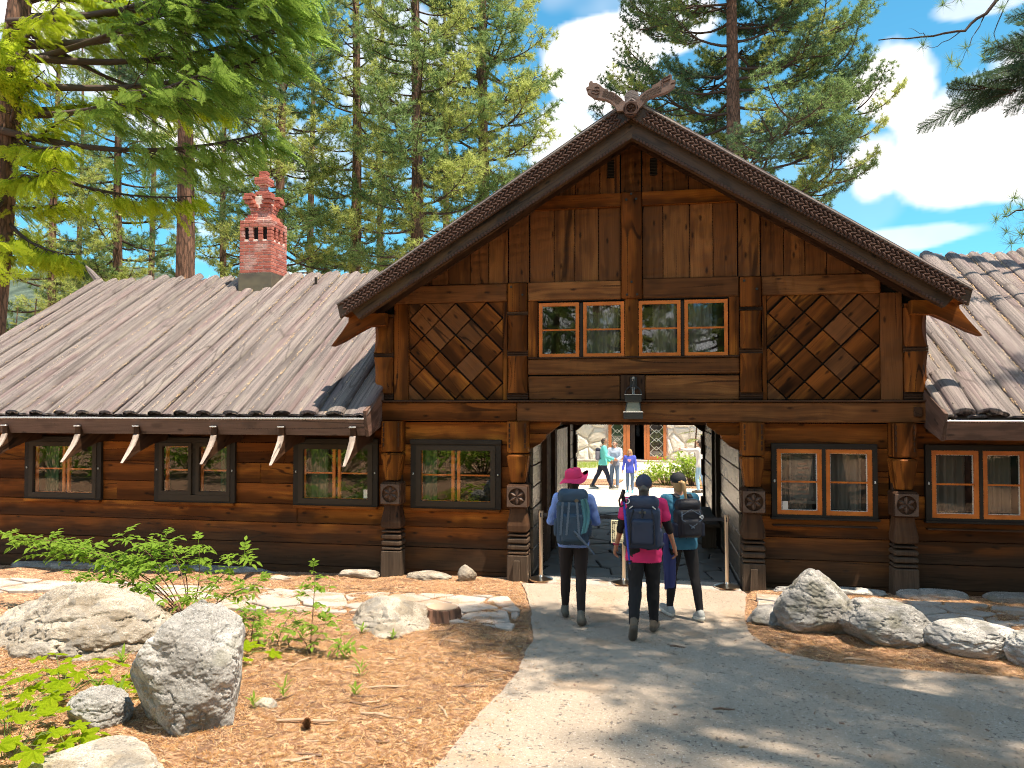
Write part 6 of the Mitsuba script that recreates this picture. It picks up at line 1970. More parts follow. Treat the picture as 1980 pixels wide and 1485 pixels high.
class Figure:
    def __init__(self, name_label, pos, yaw, h, pose, build=1.0, female=True, group_=None, fine=True, ztop=None):
        self.key = thing('person', name_label, 'person', group_)
        self.h, self.b, self.fine = h, build, fine
        J = {}
        hz = .525 * h
        lean = pose.get('lean', 0)
        J['pel'] = np.array([0, 0, hz])
        sway = pose.get('sway', 0)
        for s, S in ((-1, 'L'), (1, 'R')):
            J['hip' + S] = np.array([s * .050 * h, 0, hz - .02 * h])
            th, kn, so = pose.get('leg' + S, (0, 0, 1))
            J['knee' + S] = J['hip' + S] + vec(th, s * so) * .245 * h
            J['ank' + S] = J['knee' + S] + vec(th - kn, s * so * .6) * .235 * h
            fp = pose.get('foot' + S, 0)
            fd = np.array([s * .12, math.cos(math.radians(fp)), -math.sin(math.radians(fp))])
            up = np.array([0, math.sin(math.radians(fp)), math.cos(math.radians(fp))])
            J['heel' + S] = J['ank' + S] - fd * .030 * h - up * .032 * h
            J['ball' + S] = J['ank' + S] + fd * .075 * h - up * .036 * h
            J['toe' + S] = J['ank' + S] + fd * .115 * h - up * .038 * h
        ln = math.radians(lean)
        spine = np.array([math.sin(math.radians(sway)), math.sin(ln), math.cos(ln)])
        J['waist'] = J['pel'] + spine * .085 * h
        J['chest'] = J['pel'] + spine * .215 * h
        J['neck'] = J['pel'] + spine * .315 * h
        J['head'] = J['neck'] + np.array(pose.get('head', (0, .01, 1.0))) * .092 * h
        sw = (.108 if female else .122) * h * build ** .3
        for s, S in ((-1, 'L'), (1, 'R')):
            J['sho' + S] = J['neck'] + np.array([s * sw, -.005 * h, -.030 * h])
            pit, out, bend, inw = pose.get('arm' + S, (5, 12, 15, 0))
            J['elb' + S] = J['sho' + S] + vec(pit, s * out) * .165 * h
            J['wri' + S] = J['elb' + S] + vec(pit + bend, s * (out - inw)) * .142 * h
            J['armdir' + S] = unit(J['wri' + S] - J['elb' + S])
        low = min(J[a + S][2] for a in ('heel', 'toe', 'ball') for S in 'LR') - .016 * h
        gr = pos[2]
        for k in J:
            if not k.startswith('armdir'):
                J[k] = J[k] - [0, 0, low]
        self.J, self.pos, self.M = J, np.array(pos, float), rot((0, 0, 1), yaw)

    def w(self, t):
        return trimesh.Trimesh(np.asarray(t.vertices) @ self.M.T + self.pos, t.faces, process=False)

    def add(self, name, mesh, bsdf, smooth=True, **kw):
        return part(self.key, name, self.w(mesh), bsdf, smooth=smooth, **kw)

    def torso(self, e=0.0, hem=None):
        J, h, b = self.J, self.h, self.b
        X = np.array([1., 0, 0])
        pel, wa, ch, ne = J['pel'], J['waist'], J['chest'], J['neck']
        P = [(pel + s * X * .042 * h * b + [0, dy, -.01], .056 * h * b + e) for s in (-1, 1) for dy in (-.012 * h, .008 * h)]
        W = [(wa + s * X * .040 * h * b, .046 * h * b + e) for s in (-1, 1)]
        C = [(ch + s * X * .046 * h * b, .058 * h * b ** .6 + e) for s in (-1, 1)]
        S = [(J['sho' + S], .030 * h + e) for S in 'LR'] + [(ne - [0, 0, .03 * h], .034 * h + e)]
        return P, W, C, S

    def arm(self, S, e=0.0, to='wri'):
        J, h = self.J, self.h
        k = h * (.9 + .1 * self.b)
        out = [[(J['sho' + S], .030 * k + e), (J['elb' + S], .0225 * k + e)]]
        if to == 'wri':
            out.append([(J['elb' + S], .0225 * k + e), (J['wri' + S], .0155 * k + e)])
        elif to != 'elb':
            f = float(to)
            out = [[(J['sho' + S], .030 * k + e), (J['sho' + S] * (1 - f) + J['elb' + S] * f, (.030 * (1 - f) + .0225 * f) * k + e)]] if f <= 1 else out + [[(J['elb' + S], .0225 * k + e), (J['elb' + S] * (2 - f) + J['wri' + S] * (f - 1), .020 * k + e)]]
        return out

    def leg(self, S, e=0.0, to=1.0):
        J, h, b = self.J, self.h, self.b
        an = J['knee' + S] * (1 - to) + J['ank' + S] * to
        calf = J['knee' + S] * .68 + J['ank' + S] * .32 + np.array([0, -.008 * h, 0])
        return [[(J['hip' + S] + [0, -.006 * h, 0], .052 * h * b + e), (J['knee' + S], .0325 * h * b ** .6 + e)], [(J['knee' + S], .0325 * h * b ** .6 + e), (calf, .031 * h * b ** .6 + e)], [(calf, .031 * h * b ** .6 + e), (an, .0205 * h + e)]]

    def hand(self, S, curl=22):
        """palm, four fingers and a thumb"""
        J, h = self.J, self.h
        s = -1 if S == 'L' else 1
        d = J['armdir' + S]
        fwd = np.array([0, 1.0, 0]); fwd = unit(fwd - d * (fwd @ d))         # the thumb side
        inn = unit(np.cross(d, fwd)) * s                                    # towards the palm
        if inn[0] * s > 0: inn = -inn
        w = J['wri' + S]
        gs = [[(w, .0150 * h)] + [(w + d * .048 * h + fwd * a * .020 * h, .0075 * h) for a in (-1, -.3, .4, 1)]]
        for i, (a, ln) in enumerate(((1, .040), (.35, .045), (-.3, .042), (-.95, .033))):
            p = w + d * .048 * h + fwd * a * .019 * h
            ang = math.radians(curl + 7 * i)
            q, dirn = p, d
            for seg in (.45, .32, .25):
                dirn = unit(dirn * math.cos(ang) + inn * math.sin(ang))
                n_ = q + dirn * ln * seg * h
                gs.append([(q, .0054 * h), (n_, .0048 * h)])
                q = n_
        p = w + d * .018 * h + fwd * .014 * h
        q = p + unit(d * .6 + fwd * .75 + inn * .35) * .026 * h
        gs += [[(p, .0070 * h), (q, .0060 * h)], [(q, .0060 * h), (q + unit(d * .9 + fwd * .25 + inn * .4) * .020 * h, .0050 * h)]]
        return gs

    def head_groups(self, e=0.0, face=True):
        c, h = self.J['head'], self.h
        g_ = [[(c + [0, -.010 * h, .014 * h], .046 * h + e), (c + [0, .012 * h, .010 * h], .043 * h + e), (c + [0, .016 * h, -.026 * h], .030 * h + e)]]
        if face:
            g_ += [[(c + [0, .030 * h, -.040 * h], .017 * h), (c + [0, .014 * h, -.02 * h], .03 * h)], [(c + [0, .058 * h, -.004 * h], .005 * h), (c + [0, .064 * h, -.016 * h], .0075 * h), (c + [0, .045 * h, -.012 * h], .011 * h)]]
            for s in (-1, 1):
                g_.append([(c + [s * .048 * h, -.004 * h, .004 * h], .009 * h), (c + [s * .046 * h, -.002 * h, -.014 * h], .007 * h)])
        g_.append([(self.J['neck'] - [0, 0, .02 * h], .034 * h), (c + [0, -.006 * h, -.028 * h], .032 * h)])
        return g_

    def body(self, skin, hands=True):
        P, W, C, S = self.torso(-.010)
        gs = [P + W, W + C, C + S] + self.head_groups()
        for q in 'LR':
            gs += self.arm(q, -.004) + self.leg(q, -.010)
            if hands:
                gs += self.hand(q)
            J = self.J
            gs.append([(J['ank' + q], .018 * self.h), (J['heel' + q] + [0, 0, .012], .015 * self.h), (J['ball' + q] + [0, 0, .01], .014 * self.h)])
        m = skin_over(gs, .016 if self.fine else .03, 6)
        self.add('body', m, skin)
        c, h = self.J['head'], self.h
        for s in (-1, 1):
            self.add('eye', trimesh.creation.icosphere(subdivisions=1, radius=.0065 * h).apply_translation(c + np.array([s * .020 * h, .050 * h, .004 * h])), 'ink_black')
        self.add('mouth', turned(cbox(-.016, .016, -.004, .004, -.004, .004, .002), np.eye(3) * h / 1.7, c + np.array([0, .052 * h, -.034 * h])), 'lip_red', smooth=False)

    def shirt(self, bsdf, sleeve='wri', e=.010, hem=-.02, amp=.016, seed=1, flare=0.0):
        P, W, C, S = self.torso(e)
        low = [(p + np.array([0, 0, hem * self.h]), r + flare) for p, r in P]
        gs = [low + P, P + W, W + C, C + S]
        for q in 'LR':
            gs += self.arm(q, e + .004, sleeve)
        m = skin_over(gs, .018 if self.fine else .035, 8, amp, seed)
        cut = self.J['pel'][2] + (hem - .022) * self.h
        v = m.vertices
        v[:, 2] = np.where(v[:, 2] < cut, cut + (v[:, 2] - cut) * .06, v[:, 2])
        self.add('shirt', m, bsdf)

    def trousers(self, bsdf, e=.006, to=1.0, amp=.010, seed=2):
        P, W, C, S = self.torso(e)
        gs = [P, P + [(p, r * .8) for p, r in W]]
        for q in 'LR':
            gs += self.leg(q, e, to)
        m = skin_over(gs, .018 if self.fine else .035, 8, amp, seed)
        self.add('trousers', m, bsdf)

    def shoes(self, bsdf, sole, high=True):
        J, h = self.J, self.h
        for q in 'LR':
            a = J['ank' + q]; he, ba, to = J['heel' + q], J['ball' + q], J['toe' + q]
            gs = [[(he + [0, 0, .006], .025 * h), (ba, .027 * h)], [(ba, .027 * h), (to, .021 * h)], [(a + [0, 0, .02 * h if high else -.002 * h], .025 * h), (he + [0, 0, .01 * h], .022 * h), (ba + [0, 0, .006], .019 * h)]]
            k = self.add('shoe', skin_over(gs, .018, 4), bsdf)
            up = unit(np.cross(np.cross(to - he, [0, 0, 1.0]), to - he)) * 1.0
            if up[2] < 0: up = -up
            gs = [[(he - up * .012 * h, .024 * h), (ba - up * .012 * h, .029 * h), (to - up * .010 * h, .022 * h)]]
            m = skin_over(gs, .02, 2)
            d = (m.vertices - (he + to) / 2) @ up
            m.vertices = m.vertices - np.outer(np.clip(d + .013 * h, -.010 * h, .2) - (d + .013 * h), -up) * -1 * 0
            part(k, 'sole', self.w(m), sole, smooth=True)


def cloth(name, c, rough=.85, **kw):
    lo, hi = [x * .78 for x in c], [min(1, x * 1.18) for x in c]
    return bumped(name, lambda p, n, uv: mix(lo, hi, fbm(p.x * 11, p.y * 11, p.z * 11)), None, rough=rough, **kw)


plain('skin_fair', (.56, .30, .20), .5); plain('skin_tan', (.45, .22, .13), .5); plain('lip_red', (.42, .12, .10), .5)
cloth('periwinkle_cloth', (0.180, 0.288, 0.647)); cloth('hot_pink_cloth', (0.680, 0.030, 0.162)); cloth('teal_cloth', (0.035, 0.154, 0.252)); plain('black_cloth', (0.011, 0.010, 0.012), .85)
plain('brown_black_cloth', (0.021, 0.014, 0.014), .85); plain('navy_cloth', (0.011, 0.016, 0.037), .8); cloth('hat_red', (.56, .028, .130)); plain('cap_navy', (0.045, 0.054, 0.096), .8); plain('cap_black', (0.011, 0.013, 0.018), .8)
cloth('pack_blue', (0.030, 0.063, 0.109), .7); cloth('pack_navy', (0.023, 0.036, 0.075), .6); plain('pack_black', (0.013, 0.014, 0.022), .6); plain('strap_grey', (0.098, 0.140, 0.196), .7); plain('towel_mint', (.09, .25, .30), .9)
plain('boot_grey', (0.105, 0.105, 0.091), .8); plain('boot_tan', (0.143, 0.109, 0.079), .85); plain('shoe_grey', (.34, .36, .36), .7); plain('sole_white', (.62, .62, .58), .7); plain('sole_dark', (.085, .072, .060), .8); plain('lime', (.55, .75, .05), .6)
plain('hair_grey', (0.120, 0.108, 0.096), .7); plain('hair_blond', (.48, .30, .14), .6); plain('hair_dark', (.045, .030, .022), .6); plain('pole_blue', (.02, .05, .42), .4); plain('reflector', (.80, .82, .82), .4); plain('jacket_indigo', (0.052, 0.059, 0.182), .85)
plain('turquoise_cloth', (.14, .58, .55), .85); plain('pale_blue_cloth', (.46, .52, .66), .85); plain('royal_blue_cloth', (.075, .11, .58), .8); plain('jeans_blue', (.13, .19, .30), .85); plain('jeans_pale', (.32, .50, .66), .85); plain('white_cloth', (.68, .66, .64), .85); plain('pink_print', (.85, .45, .60), .7); plain('grey_pack', (.17, .17, .21), .8)


def rbox(lo, hi, r):
    lo, hi = np.array(lo) + r, np.array(hi) - r
    return [(np.where([i & 1, i >> 1 & 1, i >> 2 & 1], hi, lo), r) for i in range(8)]


def hat_brimmed(F, bsdf):
    c, h = F.J['head'], F.h
    a = np.linspace(0, 2 * math.pi, 41)[:-1]
    rings = []
    for r, z in ((.168, -.012), (.160, -.006), (.125, .006), (.100, .012), (.096, .05), (.088, .085), (.062, .104), (.02, .108)):
        wv = .022 * np.sin(2 * a + .6) * (r / .168) ** 3 + .016 * np.sin(3 * a + 1) * (r / .168) ** 3 + (.03 * np.cos(a - 0.2)) * (r / .168) ** 4
        rings.append(np.column_stack([r * np.cos(a), r * 1.06 * np.sin(a), z + wv + (.004 * np.sin(7 * a) if .03 < r < .1 else 0)]))
    for r, z in ((.02, .100), (.06, .097), (.084, .08), (.092, .05), (.098, .006), (.125, .000), (.160, -.012)):
        wv = .022 * np.sin(2 * a + .6) * (r / .168) ** 3 + .016 * np.sin(3 * a + 1) * (r / .168) ** 3 + (.03 * np.cos(a - 0.2)) * (r / .168) ** 4
        rings.append(np.column_stack([r * np.cos(a), r * 1.06 * np.sin(a), z + wv]))
    m = loft(rings)
    m = turned(m, rot((1, 0, 0), 8) @ rot((0, 1, 0), -9), c + np.array([0, -.012, .022 * h]))
    k = F.add('hat', m, bsdf, smooth=50)
    band = trimesh.creation.torus(.100, .008, major_sections=32, minor_sections=6)
    part(k, 'band', F.w(turned(band, rot((1, 0, 0), 8) @ rot((0, 1, 0), -9), c + np.array([0, -.012, .022 * h + .022]))), bsdf, smooth=True)


def cap(F, bsdf, strap=None):
    c, h = F.J['head'], F.h
    m = skin_over([[(c + [0, -.014 * h, .018 * h], .054 * h), (c + [0, .010 * h, .018 * h], .051 * h)]], .014, 3)
    v = m.vertices
    cut = c[2] - .006 * h
    v[:, 2] = np.where(v[:, 2] < cut, cut - (cut - v[:, 2]) * .12, v[:, 2])
    k = F.add('cap', m, bsdf)
    br = [[(c[0] + s * .040 * h * (1 - t ** 2 * .6), c[1] + (.045 + .050 * t) * h, c[2] + (.010 - .016 * t) * h + (.0 if abs(s) > .5 else .008 * h)) for s in (-1, -.4, .4, 1)] for t in np.linspace(0, 1, 6)]
    br = np.array(br)
    v = np.vstack([br.reshape(-1, 3), br.reshape(-1, 3) - [0, 0, .006]])
    f = []
    for i in range(5):
        for j in range(3):
            q = [i * 4 + j, i * 4 + j + 1, (i + 1) * 4 + j + 1, (i + 1) * 4 + j]
            f += [[q[0], q[1], q[2]], [q[0], q[2], q[3]], [24 + q[0], 24 + q[2], 24 + q[1]], [24 + q[0], 24 + q[3], 24 + q[2]]]
    part(k, 'brim', F.w(trimesh.Trimesh(v, np.array(f), process=False)), bsdf)
    if strap:
        part(k, 'strap', F.w(cbox(c[0] - .035, c[0] + .035, c[1] - .068 * h, c[1] - .058 * h, c[2] + .0 * h, c[2] + .012 * h, .003)), strap)
    part(k, 'button', F.w(trimesh.creation.icosphere(subdivisions=1, radius=.008).apply_translation(c + np.array([0, 0, .070 * h]))), bsdf, smooth=True)


def hair_under(F, bsdf, low=.05, back=.0):
    c, h = F.J['head'], F.h
    m = skin_over([[(c + [0, -.016 * h, (.010 + back) * h], .0475 * h), (c + [0, -.004 * h, (.016 + back) * h], (.0475 + back * .25) * h), (c + [0, -.022 * h, -low * h], .030 * h)]], .014, 4, .010, 5)
    F.add('hair', m, bsdf)


def pack_base(F, label, bsdf, z0, z1, w, d, lid=None, strap='strap_grey', back=.105):
    k = thing('backpack', label, 'backpack')
    h = F.h
    y1 = -back
    off = F.J['chest'] * [1, 0, 0]
    add = lambda name, mesh, m, parent=k, smooth=True: part(parent, name, F.w(move(mesh, off)), m, smooth=smooth)
    m = skin_over([rbox((-w / 2, y1 - d, z0), (w / 2, y1, z0 + (z1 - z0) * .80), .055)], .022, 6, .014, 9)
    put(k + '__body', mikit.ply(F.w(move(m, off)), bsdf, smooth=True)); USED.add(k + '__body')
    add('lid', skin_over([rbox((-w / 2 + .012, y1 - d * .95, z0 + (z1 - z0) * .74), (w / 2 - .012, y1 + .01, z1), .06)], .022, 5, .012, 4), lid or bsdf)
    J = F.J
    for S, s in (('L', -1), ('R', 1)):
        p = J['sho' + S] - off
        add('shoulder_strap', cat([loft([[(q[0] - .022, q[1], q[2] - .008), (q[0] + .022, q[1], q[2] - .008), (q[0] + .022, q[1], q[2] + .008), (q[0] - .022, q[1], q[2] + .008)] for q in
                                   [(s * .075, y1 + .0, p[2] + .03), (s * .085, -.02, p[2] + .058), (s * .092, .06, p[2] + .035), (s * .095, .115, p[2] - .06), (s * .11, .125, p[2] - .18), (s * .13, .07, p[2] - .30), (s * .14, y1, p[2] - .36)]])]), strap, smooth=40)
    return k, add, y1 - d


def torso_z(F, t):
    return F.J['pel'][2] + t * F.h


# -- the woman in the red brimmed hat
gA = (-.80, -2.72)
A = Figure('hiker in a red brimmed hat, light blue top and dark leggings', (gA[0], gA[1], float(gz(*gA)) + .006), 3, 1.60,
           {'legL': (14, 4, 2), 'legR': (-9, 8, .5), 'footL': -4, 'footR': 14, 'armL': (6, 17, 78, 30), 'armR': (4, 16, 80, 30), 'lean': 3, 'head': (.03, .02, 1.0)}, 1.02)
A.body('skin_fair'); A.trousers('brown_black_cloth', .006); A.shirt('periwinkle_cloth', 'wri', .012, amp=.030); A.shoes('boot_grey', 'sole_dark')
hair_under(A, 'hair_dark', .045); hat_brimmed(A, 'hat_red')
k, add, yb = pack_base(A, 'dusty blue backpack with loose straps on the hiker in the red hat', 'pack_blue', torso_z(A, -.005), torso_z(A, .365), .35, .21)
add('front_pocket', skin_over([rbox((-.12, yb - .05, torso_z(A, .02)), (.125, yb + .04, torso_z(A, .21)), .04)], .022, 5, .01, 3), 'pack_blue')
add('bottle_pocket', skin_over([rbox((-.205, yb + .03, torso_z(A, .05)), (-.14, yb + .15, torso_z(A, .17)), .03)], .022, 4), 'pack_blue')
add('bottle_pocket', skin_over([rbox((.14, yb + .03, torso_z(A, .05)), (.205, yb + .15, torso_z(A, .17)), .03)], .022, 4), 'pack_blue')
for x0, x1 in ((-.10, -.125), (-.03, -.06), (.05, .075)):
    add('strap', loft([[(x + a, yb - .055 + b - (.02 if i in (0, 4) else 0) * 0, z) for a, b in ((-.012, 0), (.012, 0), (.012, .006), (-.012, .006))] for i, (x, z) in enumerate(zip(np.linspace(x0, x1, 5), np.linspace(torso_z(A, .29), torso_z(A, .07), 5)))]), 'strap_grey', smooth=False)
add('loose_strap', tube([(.02, yb - .055, torso_z(A, .10)), (.09, yb - .075, torso_z(A, .06)), (.17, yb - .085, torso_z(A, .005)), (.235, yb - .08, torso_z(A, -.05))], [.010, .010, .009, .008], 6), 'strap_grey')
add('loose_strap', tube([(.05, yb - .055, torso_z(A, .07)), (.12, yb - .07, torso_z(A, .03)), (.20, yb - .08, torso_z(A, -.02))], [.009, .009, .008], 6), 'strap_grey')
add('hip_belt', skin_over([[((s * .10, -.115, torso_z(A, .04)), .030), ((s * .175, -.02, torso_z(A, .035)), .026)] for s in (-1, 1)], .022, 3), 'pack_blue')
em = part(k, 'logo', A.w(move(turned(trimesh.creation.cylinder(.022, .006, sections=20), rot((1, 0, 0), 90)) , A.J['chest'] * [1, 0, 0] + [.045, yb + .012, torso_z(A, .295)])), 'boot_tan')
tw = thing('mint_towel', 'mint and pale blue towel hanging down the right side of the dusty blue backpack', 'towel')
vs = []
for i, t in enumerate(np.linspace(0, 1, 9)):
    c = np.array([.120 + .030 * math.sin(3 * t), yb - .035 + .02 * math.sin(4 * t), torso_z(A, .31) - .36 * t])
    wv = .026 + .016 * math.sin(2.5 * t + .4)
    vs.append([(c[0] + a * wv, c[1] + .018 * math.sin(a * 5 + 2 * t) + b, c[2] + .01 * a) for a, b in [(x, 0) for x in np.linspace(-1, 1, 7)] + [(x, .008) for x in np.linspace(1, -1, 7)]])
put(tw, mikit.ply(A.w(move(loft(vs), A.J['chest'] * [1, 0, 0])), 'towel_mint', smooth=40))

# -- the woman in pink
gB = (-.03, -3.10)
B = Figure('hiker in a hot pink shirt, black sleeves and navy cap', (gB[0], gB[1], float(gz(*gB)) + .006), -2, 1.59,
           {'legL': (-15, 22, 1), 'legR': (10, 3, 1.5), 'footL': 44, 'footR': 0, 'armL': (2, 13, 14, -2), 'armR': (6, 17, 10, 2), 'lean': 4, 'head': (.01, .05, 1.0)}, 1.08)
B.body('skin_tan'); B.trousers('black_cloth', .014, amp=.022); B.shirt('hot_pink_cloth', '0.55', .014, -.065, .030, 4, .006); B.shoes('boot_tan', 'sole_dark')
for q in 'LR':
    f0, f1 = .45, 1.12
    J = B.J
    pts = [(J['sho' + q] * .5 + J['elb' + q] * .5, .026 * B.h + .010), (J['elb' + q], .0225 * B.h + .010)]
    low = J['elb' + q] * .86 + J['wri' + q] * .14
    B.add('sleeve', skin_over([pts, [pts[1], (low, .021 * B.h + .010)]], .018, 5, .008, 2), 'black_cloth')
hair_under(B, 'hair_grey', .05); cap(B, 'cap_navy')
c, h = B.J['head'], B.h
B.add('hair_bun', skin_over([[(c + [.0, -.060 * h, -.012 * h], .018 * h), (c + [.018 * h, -.062 * h, -.026 * h], .014 * h)], [(c + [-.02 * h, -.055 * h, -.03 * h], .013 * h), (c + [0, -.06 * h, -.018 * h], .015 * h)]], .010, 3, .012, 7), 'hair_grey')
B.add('wristband', turned(trimesh.creation.torus(.030, .005, major_sections=18, minor_sections=6), np.eye(3), B.J['wriL'] + [0, 0, .02]), 'hat_red')
k, add, yb = pack_base(B, 'tall navy backpack with reflective tabs on the hiker in pink', 'pack_navy', torso_z(B, .020), torso_z(B, .350), .35, .22, None, 'pack_navy')
add('front_pocket', skin_over([rbox((-.125, yb - .045, torso_z(B, .05)), (.125, yb + .04, torso_z(B, .215)), .04)], .022, 5, .01, 3), 'pack_navy')
for s in (-1, 1):
    add('reflective_tab', turned(cbox(-.022, .022, -.004, .004, -.005, .005, .001), rot((0, 1, 0), s * 38), (s * .115, yb + .012, torso_z(B, .285))), 'reflector', smooth=False)
    add('side_pocket', skin_over([rbox((s * .16 - .035, yb + .03, torso_z(B, .03)), (s * .16 + .035, yb + .17, torso_z(B, .15)), .03)], .022, 4), 'pack_navy')
    add('strap', tube([(s * .09, yb + .01, torso_z(B, .27)), (s * .115, yb - .045, torso_z(B, .20)), (s * .12, yb - .03, torso_z(B, .05))], .007, 5), 'pack_black')
add('buckle_strap', tube([(0, yb + .0, torso_z(B, .275)), (0, yb - .03, torso_z(B, .225))], .010, 5), 'pack_black')
add('logo', cbox(-.035, .035, yb - .002, yb + .01, torso_z(B, .248), torso_z(B, .262), .002), 'boot_grey', smooth=False)
add('hip_belt', skin_over([[((s * .11, -.115, torso_z(B, .03)), .030), ((s * .19, -.02, torso_z(B, .025)), .026)] for s in (-1, 1)], .022, 3), 'pack_navy')
tp = thing('trekking_pole', 'folded blue trekking pole strapped to the left side of the navy backpack', 'trekking pole')
ox = B.J['chest'] * [1, 0, 0]
put(tp + '__shaft', mikit.ply(B.w(move(tube([(-.185, yb - .01, torso_z(B, .32)), (-.155, yb - .06, torso_z(B, .13)), (-.125, yb - .07, torso_z(B, -.06))], [.013, .012, .009], 8), ox)), 'pole_blue', smooth=True))
put(tp + '__grip', mikit.ply(B.w(move(tube([(-.175, yb, torso_z(B, .31)), (-.20, yb + .01, torso_z(B, .36)), (-.185, yb + .01, torso_z(B, .395))], [.017, .023, .018], 8), ox)), 'black_cloth', smooth=True))
put(tp + '__wrist_loop', mikit.ply(B.w(move(tube([(-.19, yb - .015, torso_z(B, .385)), (-.23, yb - .02, torso_z(B, .33)), (-.22, yb - .02, torso_z(B, .29)), (-.18, yb - .02, torso_z(B, .30))], .012, 6), ox)), 'hair_dark', smooth=True))
put(tp + '__basket', mikit.ply(B.w(move(turned(trimesh.creation.cylinder(.026, .010, sections=16), np.eye(3), (-.127, yb - .07, torso_z(B, -.045))), ox)), 'black_cloth', smooth=40))
put(tp + '__tip', mikit.ply(B.w(move(tube([(-.125, yb - .07, torso_z(B, -.06)), (-.118, yb - .072, torso_z(B, -.10))], [.006, .003], 6), ox)), 'boot_tan'))
put(tp + '__clip', mikit.ply(B.w(move(turned(trimesh.creation.torus(.026, .005, major_sections=18, minor_sections=6), rot((1, 0, 0), 70), (-.155, yb + .0, torso_z(B, .325))), ox)), 'reflector', smooth=True))

# -- the woman with the ponytail
gC = (.40, -2.28)
C_ = Figure('hiker with a blond ponytail, black cap and blue shirt', (gC[0], gC[1], float(gz(*gC)) + .006), 20, 1.60,
            {'legL': (13, 6, 2), 'legR': (-8, 6, 6), 'footL': -6, 'footR': 10, 'armL': (6, 10, 30, 10), 'armR': (2, 10, 45, 8), 'lean': 4, 'sway': -2, 'head': (-.12, .02, 1.0)}, .98)
C_.body('skin_fair'); C_.trousers('black_cloth', .006); C_.shirt('teal_cloth', '0.75', .012, -.04, .028, 6); C_.shoes('shoe_grey', 'sole_white', False)
hair_under(C_, 'hair_blond', .045, -.012); cap(C_, 'cap_black', 'hair_blond')
c, h = C_.J['head'], C_.h
pt = [(c + [0, -.058 * h, .008 * h], .010 * h), (c + [.008 * h, -.084 * h, -.004 * h], .013 * h), (c + [.016 * h, -.085 * h, -.055 * h], .0145 * h), (c + [.026 * h, -.082 * h, -.105 * h], .010 * h), (c + [.032 * h, -.08 * h, -.138 * h], .003 * h)]
C_.add('ponytail', skin_over([[a, b_] for a, b_ in zip(pt[:-1], pt[1:])], .012, 4, .012, 3), 'hair_blond')
k, add, yb = pack_base(C_, 'small black backpack with a pale clip loop on the hiker with the ponytail', 'pack_black', torso_z(C_, .035), torso_z(C_, .29), .31, .17, None, 'pack_black')
add('front_pocket', skin_over([rbox((-.115, yb - .05, torso_z(C_, .045)), (.115, yb + .03, torso_z(C_, .17)), .04)], .022, 5, .01, 3), 'pack_black')
for s in (-1, 1):
    add('mesh_pocket', skin_over([rbox((s * .15 - .03, yb + .02, torso_z(C_, .04)), (s * .15 + .03, yb + .13, torso_z(C_, .14)), .026)], .022, 4), 'navy_cloth')
    add('strap', tube([(s * .10, yb + .01, torso_z(C_, .22)), (s * .12, yb - .035, torso_z(C_, .17)), (-s * .02, yb - .055, torso_z(C_, .11))], .006, 5), 'strap_grey')
add('clip_loop', tube([(.10 + .022 * math.cos(a), yb - .045, torso_z(C_, .185) + .012 * math.sin(2 * a) + .012 * math.sin(a)) for a in np.linspace(0, 6.28, 16)], .005, 5), 'reflector')
add('zip', tube([(-.12, yb + .0, torso_z(C_, .19)), (0, yb - .012, torso_z(C_, .235)), (.12, yb + .0, torso_z(C_, .19))], .005, 5), 'strap_grey')
jk = thing('indigo_jacket', 'indigo jacket hanging at the left hip of the hiker with the ponytail', 'jacket')
vs = []
for t in np.linspace(0, 1, 9):
    c = C_.J['hipL'] + np.array([-.085 - .01 * t, -.03 + .02 * math.sin(5 * t), .12 - .62 * t])
    wv = .060 + .012 * math.sin(3 * t)
    vs.append([(c[0] + a * wv, c[1] + .022 * math.sin(a * 4 + 3 * t) + b_, c[2] + .012 * a) for a, b_ in [(x, -.018) for x in np.linspace(-1, 1, 7)] + [(x, .018) for x in np.linspace(1, -1, 7)]])
put(jk, mikit.ply(C_.w(loft(vs)), 'jacket_indigo', smooth=50))

# -- visitors in the courtyard
def z_at(x, y):
    return float(gz(x, y)) + .025


D1 = Figure('visitor in a turquoise jacket and dark trousers striding right in the courtyard', (-1.46, 14.9, z_at(-1.46, 14.9)), -84, 1.74, {'legL': (-22, 6, 1), 'legR': (22, 4, 1), 'footL': 10, 'footR': -8, 'armL': (5, 8, 40, 5), 'armR': (10, 8, 60, 5), 'lean': 5}, 1.1, False, None, False)
D1.body('skin_tan'); D1.trousers('navy_cloth', .012); D1.shirt('turquoise_cloth', 'wri', .022, -.03, .02, 3); D1.shoes('boot_grey', 'sole_white')
hair_under(D1, 'hair_dark', .03)
k, add, yb = pack_base(D1, 'small grey and navy backpack worn by the visitor in turquoise', 'grey_pack', torso_z(D1, .04), torso_z(D1, .27), .30, .16, 'navy_cloth', 'grey_pack', .095)
D2 = Figure('boy in a pale blue hoodie and jeans standing behind the striding visitor', (-1.08, 15.6, z_at(-1.08, 15.6)), 168, 1.60, {'legL': (6, 4, 2), 'legR': (-4, 4, 6), 'armL': (14, 8, 55, 25), 'armR': (14, 8, 55, 25)}, .95, False, None, False)
D2.body('skin_fair'); D2.trousers('jeans_blue', .014); D2.shirt('pale_blue_cloth', 'wri', .018, -.03, .02, 8); D2.shoes('boot_tan', 'sole_white'); hair_under(D2, 'hair_dark', .02)
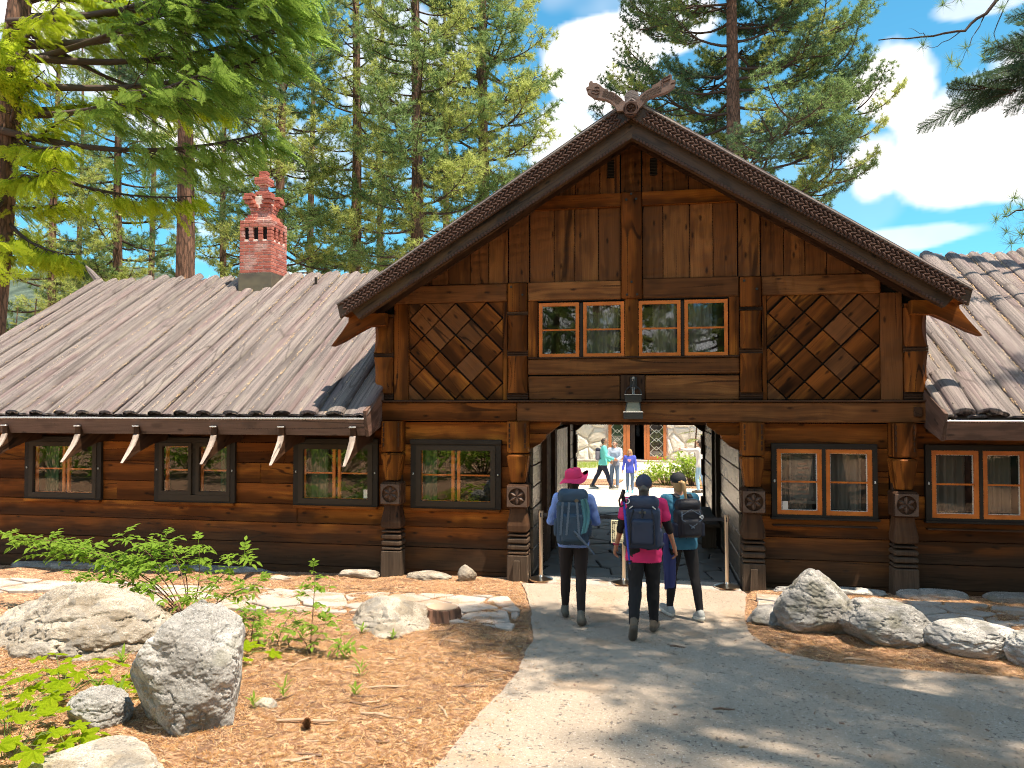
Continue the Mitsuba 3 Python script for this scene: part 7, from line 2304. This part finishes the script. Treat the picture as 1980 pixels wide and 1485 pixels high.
bd_ = thing('grey_bundle', 'dark grey bundle of clothing held in front by the boy in the pale hoodie', 'clothing')
put(bd_, mikit.ply(D2.w(skin_over([[(D2.J['waist'] + [-.08, .17, -.06], .07), (D2.J['waist'] + [.08, .17, -.04], .07), (D2.J['waist'] + [0, .16, -.17], .07)]], .03, 4, .03, 3)), 'grey_pack', smooth=True))
D3 = Figure('blond girl in a royal blue top and jeans standing in the courtyard', (-.52, 13.4, z_at(-.52, 13.4)), 172, 1.36, {'legL': (3, 2, 2), 'legR': (-3, 3, 2), 'armL': (4, 10, 16, 4), 'armR': (2, 12, 12, 2)}, .92, True, None, False)
D3.body('skin_fair'); D3.trousers('jeans_blue', .008); D3.shirt('royal_blue_cloth', 'wri', .012, -.06, .014, 5); D3.shoes('turquoise_cloth', 'sole_white', False)
c, h = D3.J['head'], D3.h
D3.add('hair', skin_over([[(c + [0, -.014 * h, .014 * h], .051 * h), (c + [0, .004 * h, .022 * h], .047 * h)], [(c + [0, -.022 * h, 0], .046 * h), (c + [0, -.035 * h, -.10 * h], .030 * h)]] + [[(c + [s * .040 * h, 0, 0], .020 * h), (c + [s * .050 * h, .010 * h, -.10 * h], .016 * h)] for s in (-1, 1)], .022, 4, .015, 5), 'hair_blond')
ht = Polygon([(0, -.055), (.05, 0), (.05, .028), (.028, .045), (0, .025), (-.028, .045), (-.05, .028), (-.05, 0)]).buffer(.004)
D3.add('heart_print', move(turned(extrude_xz(ht, -.006, .006), rot((0, 0, 1), 180)), D3.J['chest'] + [0, .093, -.01]), 'pink_print', smooth=False)
D4 = Figure('visitor in pale jeans and a white shirt raising an arm in the courtyard', (1.72, 14.1, z_at(1.72, 14.1)), 60, 1.66, {'legL': (12, 20, 1), 'legR': (-4, 6, 1), 'armL': (85, 8, 12, 4), 'armR': (80, 8, 20, 6), 'lean': 4}, 1.0, True, None, False)
D4.body('skin_fair'); D4.trousers('jeans_pale', .010); D4.shirt('white_cloth', 'wri', .018, -.03, .02, 4); D4.shoes('boot_tan', 'sole_dark', False); hair_under(D4, 'hair_dark', .05)
